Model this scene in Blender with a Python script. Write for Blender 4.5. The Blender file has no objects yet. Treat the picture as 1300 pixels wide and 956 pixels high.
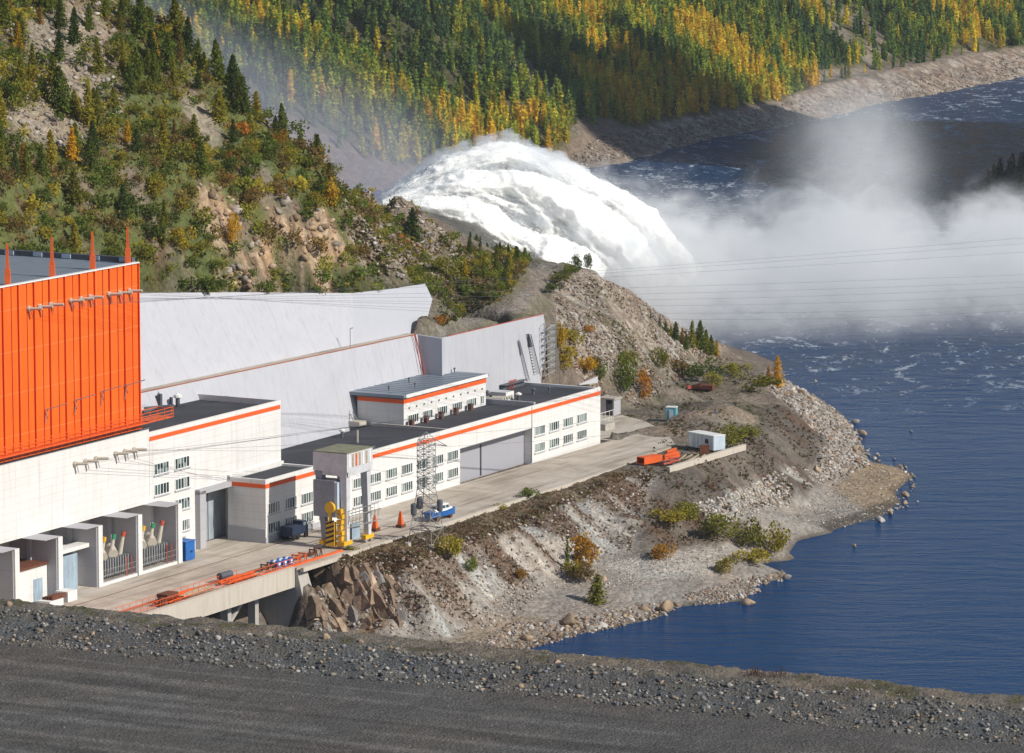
import bpy, math, random
import numpy as np
from mathutils import Vector, Matrix
from mathutils.bvhtree import BVHTree
from mathutils.geometry import delaunay_2d_cdt
R = math.radians
rnd = random.Random(7)
nprng = np.random.RandomState(11)
sc = bpy.context.scene
COL = sc.collection

# ------------------------------------------------------------------ camera
F = 5200.0; PW, PH = 1300.0, 956.0
PITCH = math.atan((478 + 255) / F)
HC = 115.0
cd = bpy.data.cameras.new('camera'); cam = bpy.data.objects.new('camera', cd); COL.objects.link(cam)
cam.location = (0, 0, HC); cam.rotation_euler = (math.pi / 2 - PITCH, 0, 0)
cd.sensor_width = 36; cd.lens = 36 * F / PW; cd.clip_start = 5; cd.clip_end = 12000
sc.camera = cam
CP, SP = math.cos(PITCH), math.sin(PITCH)
AX = np.array([.4705, .8824, 0.]); BX = np.array([.8824, -.4705, 0.])
ZW = -12.5

def ray(u, v):
    x = (u - 650) / F; y = -(v - 478) / F
    return np.array([x, CP + y * SP, -SP + y * CP])
def Pz(u, v, z):                      # world point seen at photo pixel u,v at height z
    r = ray(u, v); t = (z - HC) / r[2]
    return (r[0] * t, r[1] * t, z)
def Pt(u, v, t):                      # world point on vertical plane t = const
    r = ray(u, v); k = t / (r @ BX)
    return (r[0] * k, r[1] * k, HC + r[2] * k)
def L(s, t, z=0.):                    # plant axes -> world
    return (AX[0] * s + BX[0] * t, AX[1] * s + BX[1] * t, z)
def proj(P):
    P = np.asarray(P, float); d = P - np.array([0, 0, HC])
    fw = d[..., 1] * CP - d[..., 2] * SP; up = d[..., 1] * SP + d[..., 2] * CP
    return 650 + F * d[..., 0] / fw, 478 - F * up / fw

# ------------------------------------------------------------------ noise
def _h(ix, iy, seed):
    n = (ix * 374761393 + iy * 668265263 + seed * 974634777) & 0xffffffff
    n = ((n ^ (n >> 13)) * 1274126177) & 0xffffffff
    return ((n ^ (n >> 16)) & 0xffff) / 65535.0
def vnoise(x, y, seed=0):
    x = np.asarray(x, float); y = np.asarray(y, float)
    ix = np.floor(x).astype(np.int64); iy = np.floor(y).astype(np.int64)
    fx = x - ix; fy = y - iy; fx = fx * fx * (3 - 2 * fx); fy = fy * fy * (3 - 2 * fy)
    a = _h(ix, iy, seed); b = _h(ix + 1, iy, seed); c = _h(ix, iy + 1, seed); d = _h(ix + 1, iy + 1, seed)
    return (a * (1 - fx) + b * fx) * (1 - fy) + (c * (1 - fx) + d * fx) * fy
def fbm(x, y, seed=0, o=4):
    r = 0; a = .5; n = 0
    for k in range(o):
        r = r + a * vnoise(x * 2 ** k, y * 2 ** k, seed + k * 17); n += a; a *= .5
    return r / n

# ------------------------------------------------------------------ objects
def link(name, me, mats, parent=None):
    o = bpy.data.objects.new(name, me); COL.objects.link(o)
    for m in (mats if isinstance(mats, (list, tuple)) else [mats]):
        if len(me.materials) < (len(mats) if isinstance(mats, (list, tuple)) else 1): me.materials.append(m)
    if parent is not None: o.parent = parent
    return o
def tag(o, label=None, cat=None, group=None, kind=None):
    if label: o['label'] = label
    if cat: o['category'] = cat
    if group: o['group'] = group
    if kind: o['kind'] = kind
    return o
def thing(name, label, cat, loc, group=None, rz=0):
    o = bpy.data.objects.new(name, None); COL.objects.link(o)
    o.location = loc; o.rotation_euler = (0, 0, rz); o.empty_display_size = 1
    return tag(o, label, cat, group)
def copy_tree(o, parent=None):
    c = o.copy(); COL.objects.link(c); c.parent = parent
    for ch in list(o.children): copy_tree(ch, c)
    return c

class MB:
    def __init__(s): s.v = []; s.f = []; s.m = []
    def add(s, vs, fs, mi=0):
        n = len(s.v); s.v += [tuple(map(float, p)) for p in vs]; s.f += [tuple(i + n for i in f) for f in fs]; s.m += [mi] * len(fs)
        return s
    def hexa(s, p, mi=0):             # 8 pts: bottom 4 (ccw), top 4
        return s.add(p, [(3, 2, 1, 0), (4, 5, 6, 7), (0, 1, 5, 4), (1, 2, 6, 5), (2, 3, 7, 6), (3, 0, 4, 7)], mi)
    def box(s, s0, s1, t0, t1, z0, z1, mi=0):   # in plant axes (left-handed order fixed here)
        if s0 > s1: s0, s1 = s1, s0
        if t0 > t1: t0, t1 = t1, t0
        q = [(s0, t0), (s0, t1), (s1, t1), (s1, t0)]
        return s.hexa([L(a, b, z0) for a, b in q] + [L(a, b, z1) for a, b in q], mi)
    def bx(s, x0, x1, y0, y1, z0, z1, mi=0):
        q = [(x0, y0), (x1, y0), (x1, y1), (x0, y1)]
        return s.hexa([(a, b, z0) for a, b in q] + [(a, b, z1) for a, b in q], mi)
    def prism(s, poly, z0, z1, mi=0):  # poly world xy ccw from above
        n = len(poly); ar = sum(poly[i][0] * poly[(i + 1) % n][1] - poly[(i + 1) % n][0] * poly[i][1] for i in range(n))
        if ar < 0: poly = poly[::-1]
        vs = [(p[0], p[1], z0) for p in poly] + [(p[0], p[1], z1) for p in poly]
        return s.add(vs, [tuple(range(n))[::-1], tuple(range(n, 2 * n))] + [(i, (i + 1) % n, n + (i + 1) % n, n + i) for i in range(n)], mi)
    def tube(s, a, b, r, r2=None, n=6, mi=0, cap=True):
        a = Vector(a); b = Vector(b); d = (b - a)
        if d.length < 1e-6: return s
        r2 = r if r2 is None else r2
        x = d.normalized().orthogonal().normalized(); y = d.normalized().cross(x)
        vs = []
        for c, rr in ((a, r), (b, r2)):
            for k in range(n):
                w = 2 * math.pi * k / n; vs.append(c + (x * math.cos(w) + y * math.sin(w)) * rr)
        fs = [(k, (k + 1) % n, n + (k + 1) % n, n + k) for k in range(n)]
        if cap: fs += [tuple(range(n))[::-1], tuple(range(n, 2 * n))]
        return s.add(vs, fs, mi)
    def bar(s, a, b, w=.1, mi=0): return s.tube(a, b, w * .7, n=4, mi=mi)
    def lathe(s, c, prof, n=12, mi=0):  # prof list (r,z)
        vs = []; fs = []
        for r, z in prof:
            for k in range(n):
                w = 2 * math.pi * k / n; vs.append((c[0] + r * math.cos(w), c[1] + r * math.sin(w), c[2] + z))
        m = len(prof)
        for i in range(m - 1):
            for k in range(n): fs.append((i * n + k, i * n + (k + 1) % n, (i + 1) * n + (k + 1) % n, (i + 1) * n + k))
        fs += [tuple(range(n))[::-1], tuple((m - 1) * n + k for k in range(n))]
        return s.add(vs, fs, mi)
    def build(s, name, mats, parent=None, smooth=False, origin=None):
        me = bpy.data.meshes.new(name)
        if parent is not None and origin is None:
            org = Vector((0, 0, 0)); p = parent
            while p is not None: org += Vector(p.location); p = p.parent
            vs = [(x - org.x, y - org.y, z - org.z) for x, y, z in s.v]
        elif origin is not None: vs = [(x - origin[0], y - origin[1], z - origin[2]) for x, y, z in s.v]
        else: vs = s.v
        me.from_pydata(vs, [], s.f)
        me.polygons.foreach_set('material_index', s.m)
        if smooth: me.polygons.foreach_set('use_smooth', [True] * len(s.f))
        me.update()
        o = link(name, me, mats, parent)
        if origin is not None: o.location = origin
        return o

def np_mesh(name, V, Fa, col=None, smooth=False, extra=None):
    V = np.ascontiguousarray(V, dtype=np.float32); Fa = np.ascontiguousarray(Fa, dtype=np.int32)
    me = bpy.data.meshes.new(name); k = Fa.shape[1]
    me.vertices.add(len(V)); me.vertices.foreach_set('co', V.ravel())
    me.loops.add(Fa.size); me.loops.foreach_set('vertex_index', Fa.ravel())
    me.polygons.add(len(Fa)); me.polygons.foreach_set('loop_start', np.arange(0, Fa.size, k, dtype=np.int32))
    me.update(calc_edges=True)
    if smooth: me.polygons.foreach_set('use_smooth', np.ones(len(Fa), dtype=bool))
    for nm, c in ([('Col', col)] if col is not None else []) + (extra or []):
        a = me.color_attributes.new(nm, 'FLOAT_COLOR', 'POINT')
        c4 = np.ones((len(V), 4), dtype=np.float32); c4[:, :3] = c; a.data.foreach_set('color', c4.ravel())
    me.validate()
    return me

# ------------------------------------------------------------------ materials
class NT:
    def __init__(s, name):
        s.mat = bpy.data.materials.new(name); s.mat.use_nodes = True; s.t = s.mat.node_tree; s.t.nodes.clear()
        s.out = s.t.nodes.new('ShaderNodeOutputMaterial')
    def n(s, ty, **kw):
        nd = s.t.nodes.new('ShaderNode' + ty)
        for k, v in kw.items(): setattr(nd, k, v)
        return nd
    def l(s, a, b): s.t.links.new(a, b)
    def noise(s, scale, detail=4, rough=.55, vec=None, dist=0.):
        nd = s.n('TexNoise'); nd.inputs['Scale'].default_value = scale; nd.inputs['Detail'].default_value = detail
        nd.inputs['Roughness'].default_value = rough; nd.inputs['Distortion'].default_value = dist
        if vec is not None: s.l(vec, nd.inputs['Vector'])
        return nd.outputs['Fac']
    def ramp(s, fac, stops):
        nd = s.n('ValToRGB'); e = nd.color_ramp.elements
        while len(e) < len(stops): e.new(.5)
        for i, (p, c) in enumerate(stops):
            e[i].position = p; e[i].color = (c, c, c, 1) if isinstance(c, (int, float)) else (*c, 1)
        s.l(fac, nd.inputs['Fac']); return nd.outputs['Color']
    def mix(s, fac, a, b, mode='MIX'):
        nd = s.n('Mix', data_type='RGBA', blend_type=mode)
        for i, x in ((0, fac), (6, a), (7, b)):
            if hasattr(x, 'is_linked') or isinstance(x, bpy.types.NodeSocket): s.l(x, nd.inputs[i])
            elif i == 0: nd.inputs[0].default_value = x
            else: nd.inputs[i].default_value = (*x, 1) if len(x) == 3 else x
        return nd.outputs[2]
    def math(s, op, a, b=0., c=0.):
        nd = s.n('Math', operation=op)
        for i, x in enumerate((a, b, c)):
            if isinstance(x, bpy.types.NodeSocket): s.l(x, nd.inputs[i])
            else: nd.inputs[i].default_value = x
        return nd.outputs[0]
    def coords(s, scale=(1, 1, 1), rot=(0, 0, 0), kind='Object'):
        tc = s.n('TexCoord'); mp = s.n('Mapping'); mp.inputs['Scale'].default_value = scale; mp.inputs['Rotation'].default_value = rot
        if kind == 'World':
            g = s.n('NewGeometry'); s.l(g.outputs['Position'], mp.inputs['Vector'])
        else: s.l(tc.outputs[kind], mp.inputs['Vector'])
        return mp.outputs['Vector']
    def bsdf(s, color, rough=.8, metal=0., bump=None, bstr=.3, bdist=.1, spec=.3, rsock=None):
        b = s.n('BsdfPrincipled')
        if isinstance(color, bpy.types.NodeSocket): s.l(color, b.inputs['Base Color'])
        else: b.inputs['Base Color'].default_value = (*color, 1)
        b.inputs['Roughness'].default_value = rough; b.inputs['Metallic'].default_value = metal
        b.inputs['Specular IOR Level'].default_value = spec
        if bump is not None:
            bn = s.n('Bump'); bn.inputs['Strength'].default_value = bstr; bn.inputs['Distance'].default_value = bdist
            s.l(bump, bn.inputs['Height']); s.l(bn.outputs['Normal'], b.inputs['Normal'])
        s.l(b.outputs['BSDF'], s.out.inputs['Surface']); return b

M = {}
def plain(name, col, rough=.7, metal=0., var=.25, scale=.6, streak=False):
    n = NT(name); v = n.coords(kind='World', scale=(1, 1, .25) if streak else (1, 1, 1))
    a = n.noise(scale, 5, .6, v); b = n.noise(scale * 7, 3, .6, v)
    f = n.math('ADD', n.math('MULTIPLY', a, .7), n.math('MULTIPLY', b, .3))
    lo = tuple(c * (1 - var) for c in col); hi = tuple(min(1, c * (1 + var * .5)) for c in col)
    n.bsdf(n.ramp(f, [(.3, lo), (.65, hi)]), rough, metal)
    M[name] = n.mat; return n.mat
def seam_axis(n):       # value = s coordinate, t coordinate, z
    g = n.n('NewGeometry'); sp = n.n('SeparateXYZ'); n.l(g.outputs['Position'], sp.inputs[0])
    s_ = n.math('ADD', n.math('MULTIPLY', sp.outputs[0], .4705), n.math('MULTIPLY', sp.outputs[1], .8824))
    t_ = n.math('ADD', n.math('MULTIPLY', sp.outputs[0], .8824), n.math('MULTIPLY', sp.outputs[1], -.4705))
    return s_, t_, sp.outputs[2]
def line(n, coord, step, w, off=0.):   # 1 on thin line
    f = n.math('FRACT', n.math('DIVIDE', n.math('ADD', coord, off + step * 1000), step))
    return n.math('LESS_THAN', f, w / step)
def wall_mat(name, col, sstep=6., zstep=1.2, dark=.8, dirt=.12, lw=.09, warm=(.55, .47, .4)):
    n = NT(name); s_, t_, z_ = seam_axis(n)
    v = n.coords(kind='World'); vs = n.coords(kind='World', scale=(1, 1, .12))
    a = n.noise(.25, 5, .6, v); st = n.noise(1.2, 4, .6, vs)
    c = n.mix(n.math('MULTIPLY', n.ramp(st, [(.5, 0.), (.75, 1.)]), dirt), col, warm)
    c = n.mix(n.math('MULTIPLY', n.ramp(a, [(.4, 0.), (.7, 1.)]), dirt * .8), c, tuple(x * .82 for x in col))
    ln = n.math('MAXIMUM', line(n, s_, sstep, lw), line(n, z_, zstep, lw * .6))
    ln = n.math('MULTIPLY', ln, 1 - dark)
    c = n.mix(ln, c, (.25, .24, .24))
    n.bsdf(c, .75); M[name] = n.mat
wall_mat('white_wall', (.73, .72, .70), 6., 1.2, .7, .42)
wall_mat('grey_wall', (.50, .50, .52), 6., 1.2, .85, .15)
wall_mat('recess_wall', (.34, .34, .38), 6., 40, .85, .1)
wall_mat('slope_sheet', (.47, .475, .515), 7.5, 60., .72, .35, .12, (.30, .29, .29))
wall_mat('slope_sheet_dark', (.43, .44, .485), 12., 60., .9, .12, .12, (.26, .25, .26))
wall_mat('shade_toned_concrete', (.42, .415, .44), 30., 3.0, .5, .35, .1, (.42, .38, .34))  # concrete darkened and blued; shade on the fin sides put into the colour
wall_mat('girder_concrete', (.56, .50, .42), 1.2, 30., .82, .5, .08, (.34, .27, .2))
wall_mat('old_concrete', (.44, .41, .37), 4., 2.2, .7, .6, .1, (.26, .22, .18))
plain('stripe_orange', (.78, .12, .025), .6, var=.12)
plain('white_paint', (.78, .78, .76), .5, var=.1)
plain('blue_paint', (.02, .13, .42), .45, var=.25)
plain('cyan_paint', (.16, .42, .50), .5, var=.25)
plain('container_paint', (.50, .58, .66), .5, var=.15)
plain('orange_paint', (.75, .13, .03), .5, var=.2)
plain('red_paint', (.45, .09, .06), .6, var=.3)
plain('yellow_paint', (.75, .42, .02), .5, var=.25)
plain('black_paint', (.03, .03, .03), .6)
plain('green_paint', (.04, .28, .14), .5)
plain('rust', (.15, .055, .03), .9, var=.5, scale=2)
plain('steel', (.42, .43, .45), .45, .5, var=.2)
plain('dark_steel', (.12, .13, .15), .6, .3, var=.3)
plain('lattice_steel', (.36, .36, .35), .6, .3, var=.3, scale=3)
plain('porcelain', (.55, .5, .42), .5, var=.2, scale=3)
plain('gate_grey', (.34, .38, .42), .6, var=.45, scale=1.0, streak=True)
plain('door_blue', (.33, .42, .50), .6, var=.4, scale=1.5, streak=True)
plain('wood', (.42, .34, .24), .9, var=.4, scale=3)
plain('crane_steel', (.27, .28, .32), .6, .2, var=.25, scale=.8)
plain('crane_light', (.62, .62, .64), .6, .1, var=.2, scale=.8)
plain('moss_roof', (.22, .22, .15), .95, var=.4, scale=1.5)
plain('roof_metal', (.23, .27, .32), .45, .2, var=.15, scale=.3)
plain('brick_red', (.13, .06, .05), .9)
plain('dark_blue_paint', (.02, .035, .07), .5)
plain('rubber', (.02, .02, .02), .9)
plain('cable', (.10, .10, .11), .8)

n = NT('roof_felt'); v = n.coords(kind='World')
s_, t_, z_ = seam_axis(n)
a = n.noise(.12, 6, .6, v); b = n.noise(2.5, 3, .6, v)
c = n.ramp(n.math('ADD', n.math('MULTIPLY', a, .75), n.math('MULTIPLY', b, .25)), [(.3, (.028, .030, .037)), (.55, (.05, .052, .062)), (.75, (.085, .085, .092))])
c = n.mix(n.math('MULTIPLY', line(n, s_, 1.0, .07), .35), c, (.02, .02, .025))
n.bsdf(c, .85, bump=b, bstr=.3, bdist=.03); M['roof_felt'] = n.mat

# orange corrugated cladding
n = NT('orange_cladding'); s_, t_, z_ = seam_axis(n)
v = n.coords(kind='World', scale=(1, 1, .06)); a = n.noise(.9, 5, .6, v); b = n.noise(.15, 4, .6, n.coords(kind='World'))
c = n.ramp(n.math('ADD', n.math('MULTIPLY', a, .6), n.math('MULTIPLY', b, .4)), [(.3, (.76, .11, .010)), (.5, (.90, .135, .010)), (.7, (.92, .17, .025))])
c = n.mix(n.math('MULTIPLY', n.ramp(n.noise(.5, 5, .65, n.coords(kind='World', scale=(1, 1, .05)), .6), [(.5, 0.), (.72, 1.)]), .35), c, (.42, .09, .03))
c = n.mix(n.math('MULTIPLY', line(n, z_, 6.1, .1), .5), c, (.85, .3, .12))
n.bsdf(c, .6); M['orange_cladding'] = n.mat

# glass panes
n = NT('window_glass'); s_, t_, z_ = seam_axis(n)
wn = n.n('TexWhiteNoise', noise_dimensions='2D'); cb = n.n('CombineXYZ')
n.l(n.math('FLOOR', n.math('MULTIPLY', s_, 1.33)), cb.inputs[0]); n.l(n.math('FLOOR', n.math('MULTIPLY', z_, .5)), cb.inputs[1]); n.l(cb.outputs[0], wn.inputs['Vector'])
c = n.ramp(wn.outputs['Value'], [(0., (.018, .03, .032)), (.45, (.035, .06, .06)), (.62, (.10, .16, .15)), (.9, (.26, .33, .31))])
n.bsdf(c, .12, spec=.6); M['window_glass'] = n.mat

# ground attribute material
def ground_mat(name, fine=1.6, bstr=.8, contrast=.55, streak=True):
    n = NT(name); v = n.coords(kind='World')
    at = n.n('VertexColor', layer_name='Col')
    a = n.noise(.35, 6, .65, v); b = n.noise(fine, 5, .7, v); d = n.noise(.06, 3, .5, v)
    vo = n.n('TexVoronoi'); vo.inputs['Scale'].default_value = fine * .8; n.l(v, vo.inputs['Vector'])
    f = n.math('ADD', n.math('MULTIPLY', a, .4), n.math('MULTIPLY', b, .6))
    k = n.ramp(f, [(.28, 1 - contrast), (.5, .95), (.72, 1 + contrast)])
    c = n.mix(1., at.outputs['Color'], k, 'MULTIPLY')
    sp = n.ramp(vo.outputs['Color'], [(.0, .72), (1., 1.3)])
    c = n.mix(.8, c, sp, 'MULTIPLY')
    tint = n.ramp(d, [(.35, (.93, 1., 1.02)), (.65, (1.08, 1., .92))])
    c = n.mix(.7, c, tint, 'MULTIPLY')
    h = n.math('ADD', n.math('MULTIPLY', a, 1.), n.math('ADD', n.math('MULTIPLY', b, .5), n.math('MULTIPLY', vo.outputs['Distance'], -.35)))
    n.bsdf(c, .95, bump=h, bstr=bstr, bdist=.8, spec=.15); M[name] = n.mat
ground_mat('ground')
ground_mat('far_ground', .7, .8, .5)
ground_mat('near_ground', 5.0, .6, .45)

# concrete yard
n = NT('yard_concrete'); v = n.coords(kind='World'); s_, t_, z_ = seam_axis(n)
a = n.noise(.12, 6, .62, v, 1.); b = n.noise(2.2, 4, .6, v)
vs = n.n('CombineXYZ'); n.l(n.math('MULTIPLY', s_, .04), vs.inputs[0]); n.l(n.math('MULTIPLY', t_, .55), vs.inputs[1]); st = n.noise(1., 4, .6, vs.outputs[0])
c = n.ramp(a, [(.32, (.36, .31, .25)), (.5, (.47, .41, .34)), (.68, (.56, .50, .43))])
c = n.mix(n.math('MULTIPLY', n.ramp(st, [(.5, 0.), (.7, 1.)]), .7), c, (.20, .155, .12))
c = n.mix(.5, c, n.ramp(b, [(.3, .8), (.7, 1.15)]), 'MULTIPLY')
ln = n.math('MAXIMUM', line(n, s_, 3.0, .07), line(n, t_, 3.5, .06))
c = n.mix(n.math('MULTIPLY', ln, .4), c, (.14, .11, .09))
n.bsdf(c, .9, bump=b, bstr=.2, bdist=.05); M['yard_concrete'] = n.mat

# rock materials
def rock_mat(name, c0, c1, c2):
    n = NT(name); v = n.coords(kind='World'); oi = n.n('ObjectInfo')
    a = n.noise(1.2, 6, .65, v); b = n.noise(.25, 2, .5, v)
    f = n.math('ADD', n.math('MULTIPLY', a, .65), n.math('MULTIPLY', b, .35))
    c = n.ramp(f, [(.3, c0), (.5, c1), (.68, c2)])
    c = n.mix(1., c, n.ramp(oi.outputs['Random'], [(0., .7), (1., 1.25)]), 'MULTIPLY')
    n.bsdf(c, .95, bump=a, bstr=.6, bdist=.3, spec=.2); M[name] = n.mat
rock_mat('rock_tan', (.16, .11, .075), (.34, .25, .17), (.48, .38, .27))
rock_mat('rock_brown', (.085, .06, .045), (.19, .135, .095), (.32, .23, .16))
rock_mat('rock_grey', (.13, .12, .11), (.27, .25, .23), (.42, .40, .37))
rock_mat('rock_white', (.26, .25, .23), (.44, .42, .39), (.60, .57, .53))
def attr_mat(name, rough=.95, contrast=.3, scale=2., trans=0.):
    n = NT(name); at = n.n('VertexColor', layer_name='Col'); v = n.coords(kind='World')
    k = n.ramp(n.noise(scale, 3, .6, v), [(.3, 1 - contrast), (.7, 1 + contrast)])
    b = n.bsdf(n.mix(1., at.outputs['Color'], k, 'MULTIPLY'), rough, spec=.15)
    M[name] = n.mat; return n, b
attr_mat('rubble'); 
def leaf_mat(name, col, var=.5, attr=False):
    n = NT(name); v = n.coords(kind='World'); oi = n.n('ObjectInfo')
    if attr: c0 = n.n('VertexColor', layer_name='Col').outputs['Color']
    else:
        c0 = n.ramp(oi.outputs['Random'], [(0., tuple(x * (1 - var * .6) for x in col)), (.5, col), (1., (col[0] * (1 + var), col[1] * (1 + var * .55), col[2] * (1 + var * .1)))])
    k = n.ramp(n.noise(1.3, 3, .6, v), [(.3, .6), (.7, 1.4)])
    c = n.mix(1., c0, k, 'MULTIPLY')
    df = n.n('BsdfDiffuse'); tr = n.n('BsdfTranslucent'); ms = n.n('MixShader'); ms.inputs[0].default_value = .5
    n.l(c, df.inputs['Color']); n.l(c, tr.inputs['Color']); n.l(df.outputs[0], ms.inputs[1]); n.l(tr.outputs[0], ms.inputs[2])
    n.l(ms.outputs[0], n.out.inputs['Surface']); M[name] = n.mat
leaf_mat('needles_green', (.15, .195, .036)); leaf_mat('needles_dark', (.095, .14, .036))
leaf_mat('needles_olive', (.27, .265, .042)); leaf_mat('needles_gold', (.56, .37, .03), .3)
leaf_mat('leaves_orange', (.45, .24, .035), .35); leaf_mat('leaves_brown', (.26, .18, .06), .4)
leaf_mat('leaves_yellowgreen', (.40, .33, .04), .4)
leaf_mat('forest_leaves', (.1, .1, .1), attr=True)
plain('bark', (.12, .09, .07), .95)
plain('birch_bark', (.35, .32, .28), .95)

# ------------------------------------------------------------------ world & sun
SUN_AZ, SUN_EL = 116.0, 36.0        # azimuth clockwise from +Y
w = bpy.data.worlds.new('World'); sc.world = w; w.use_nodes = True
wt = w.node_tree; wt.nodes.clear()
sky = wt.nodes.new('ShaderNodeTexSky'); sky.sky_type = 'NISHITA'; sky.sun_disc = False
sky.sun_elevation = R(SUN_EL); sky.sun_rotation = R(SUN_AZ); sky.air_density = 1.0; sky.dust_density = .6; sky.ozone_density = 1.5
bg = wt.nodes.new('ShaderNodeBackground'); bg.inputs['Strength'].default_value = .085
wo = wt.nodes.new('ShaderNodeOutputWorld'); wt.links.new(sky.outputs[0], bg.inputs[0]); wt.links.new(bg.outputs[0], wo.inputs[0])
sd = bpy.data.lights.new('sun', 'SUN'); sun = bpy.data.objects.new('sun', sd); COL.objects.link(sun)
sd.energy = 4.7; sd.angle = R(.5); sd.color = (1., .95, .86)
SD = Vector((math.sin(R(SUN_AZ)) * math.cos(R(SUN_EL)), math.cos(R(SUN_AZ)) * math.cos(R(SUN_EL)), math.sin(R(SUN_EL))))
sun.rotation_euler = SD.to_track_quat('Z', 'Y').to_euler(); sun.location = (200, 0, 300)
sc.view_settings.view_transform = 'Standard'; sc.view_settings.look = 'None'; sc.view_settings.gamma = 1
sc.view_settings.exposure = 0.0; sc.view_settings.use_curve_mapping = False
sc.cycles.max_bounces = 6; sc.cycles.diffuse_bounces = 3; sc.cycles.transparent_max_bounces = 12
sc.cycles.volume_bounces = 6; sc.cycles.use_denoising = True
# ================================================================== TERRAIN (near bank)
cp = []                      # control points: world x,y,z
def addp(*pts):
    for p in pts: cp.append(tuple(float(c) for c in p))
def px(z, *uv):
    for u, v in uv: addp(Pz(u, v, z))
GS = -.25
# terrace pad (under the yard slab and the soil strip)
for s_ in (522, 540, 560, 580, 600, 624, 640, 656):
    addp(L(s_, -313.6, GS)); addp(L(s_, -328, GS)); addp(L(s_, -360, GS))
for s_ in (440, 470, 500, 521): addp(L(s_, -342, GS), L(s_, -360, GS))
addp(L(521.9, -325, GS), L(521.9, -314.3, GS))
# pit under the bridge deck
for s_ in (440, 470, 495, 519.5): addp(L(s_, -340, -13), L(s_, -318, -14), L(s_, -308, -14), L(s_, -296, -14), L(s_, -270, -14))
# kerb-side strip of dry grass, outer edge
px(-.3, (425, 708), (470, 700), (505, 700), (545, 697), (560, 692), (590, 682), (640, 668), (700, 638), (750, 618), (790, 603), (815, 600))
# cliff below deck abutment
px(-2.0, (400, 722), (395, 735)); px(-6, (405, 760), (440, 765)); px(-9, (400, 785), (440, 790), (485, 800))
px(-1.2, (440, 722), (480, 718), (520, 715)); px(-5, (500, 755), (545, 760))
# bottom of the white slope
px(-11., (540, 812), (575, 806)); px(-10.2, (629, 776)); px(-8.3, (645, 747), (710, 731), (763, 712))
px(-8.6, (800, 712), (835, 712)); px(-8.6, (870, 690))
# mid slope points keep it straight
px(-4.5, (700, 690), (760, 668), (800, 650)); px(-4, (830, 655), (880, 640)); px(-6.5, (905, 665), (950, 645))
# flat pad edge right
px(-.2, (848, 597), (900, 582), (946, 568), (965, 545), (978, 520), (968, 495), (950, 475))
px(-.1, (790, 527), (830, 540), (860, 560), (920, 540), (900, 510), (930, 490), (860, 500), (820, 515))
px(0., (895, 475), (925, 462)); px(0.6, (905, 447))
# dark slope to the beach
px(-3.5, (930, 610), (985, 575), (1005, 545), (1005, 520)); px(-7., (960, 635), (1015, 600), (1035, 565))
px(-9.8, (945, 655), (990, 640), (1045, 610), (1070, 580), (1055, 545))
px(-11.6, (1000, 655), (1060, 640), (1120, 620), (1140, 600), (1090, 600))
# cove beach
px(-9.6, (700, 755), (760, 745), (830, 735), (880, 722), (930, 700)); px(-10.8, (700, 780), (770, 765), (850, 752), (900, 745), (960, 722), (985, 695))
px(-11.2, (650, 795), (620, 815), (740, 785))
# shoreline (water level)
shore = [(600, 850), (700, 819), (760, 803), (850, 784), (862, 772), (900, 769), (950, 764), (965, 742), (1000, 736), (1003, 730), (965, 716), (1002, 703), (1012, 688), (1060, 677), (1130, 658),
         (1150, 640), (1164, 605), (1150, 595), (1105, 585), (1092, 560), (1072, 530), (1040, 505), (1010, 490), (990, 478)]
shw = [Pz(u, v, ZW - .15) for u, v in shore]
hid = [(62, 925), (55, 950), (44, 985), (25, 1040), (0, 1095), (-30, 1150), (-70, 1220)]
shw += [(x, y, ZW - .15) for x, y in hid]
addp(*shw)
left_shore = [Pz(560, 872, ZW), Pz(500, 900, ZW)]
for x, y, z in left_shore: addp((x, y, ZW - 1.))
# under water, offset towards the river
for i, p in enumerate(shw):
    addp((p[0] + 9, p[1] - 6 if i < 16 else p[1] + 2, ZW - 4))
addp(L(440, -225, -17), L(560, -225, -17), L(700, -225, -17), L(980, -225, -17), L(980, -330, -17))
# spoil hill: toe, face, crest
px(.2, (768, 524), (785, 519), (815, 512), (850, 497), (870, 480)); px(1.0, (885, 460)); px(4.8, (752, 505)); px(9.5, (738, 482)); px(15., (722, 445)); px(20.6, (703, 402))
px(22.4, (700, 348), (727, 342), (750, 344)); px(22.2, (690, 372)); px(21.6, (672, 392))
px(18.6, (782, 360)); px(15.2, (812, 378)); px(11.2, (850, 401)); px(6.4, (885, 422)); px(1.8, (922, 441)); px(-.8, (955, 458)); px(-2.2, (978, 472)); px(-5, (990, 486)); px(-8, (1010, 500))
px(12.3, (800, 425)); px(6.5, (820, 465)); px(15., (760, 415))
px(22.6, (690, 334), (655, 326), (725, 333)); px(23.0, (620, 322))
# plateau / service road at berm level
px(21.4, (565, 432), (600, 422), (640, 412)); px(21.9, (545, 424), (560, 414), (600, 405), (640, 392), (668, 372), (690, 352)); px(22.3, (600, 385), (630, 360), (560, 398))
px(22.6, (630, 335), (668, 345))
# mound
px(25.2, (600, 318)); px(29.2, (571, 299)); px(34.5, (541, 269)); px(39.6, (500, 243)); px(41.5, (465, 237)); px(42.3, (436, 238))
px(31.5, (470, 300)); px(29., (520, 330)); px(25.5, (560, 345)); px(24, (545, 372)); px(27, (590, 345))
# behind crest lines (seen by nobody from here, still real ground)
for (x, y, z) in [(20, 850, 8), (35, 870, 0), (45, 890, -6), (0, 870, 12), (-20, 870, 14), (-40, 840, 20), (-60, 830, 22), (-20, 950, -6), (-60, 960, 0), (10, 930, -8), (-50, 1050, -8), (50, 915, -9)]: addp((x, y, z))
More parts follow.
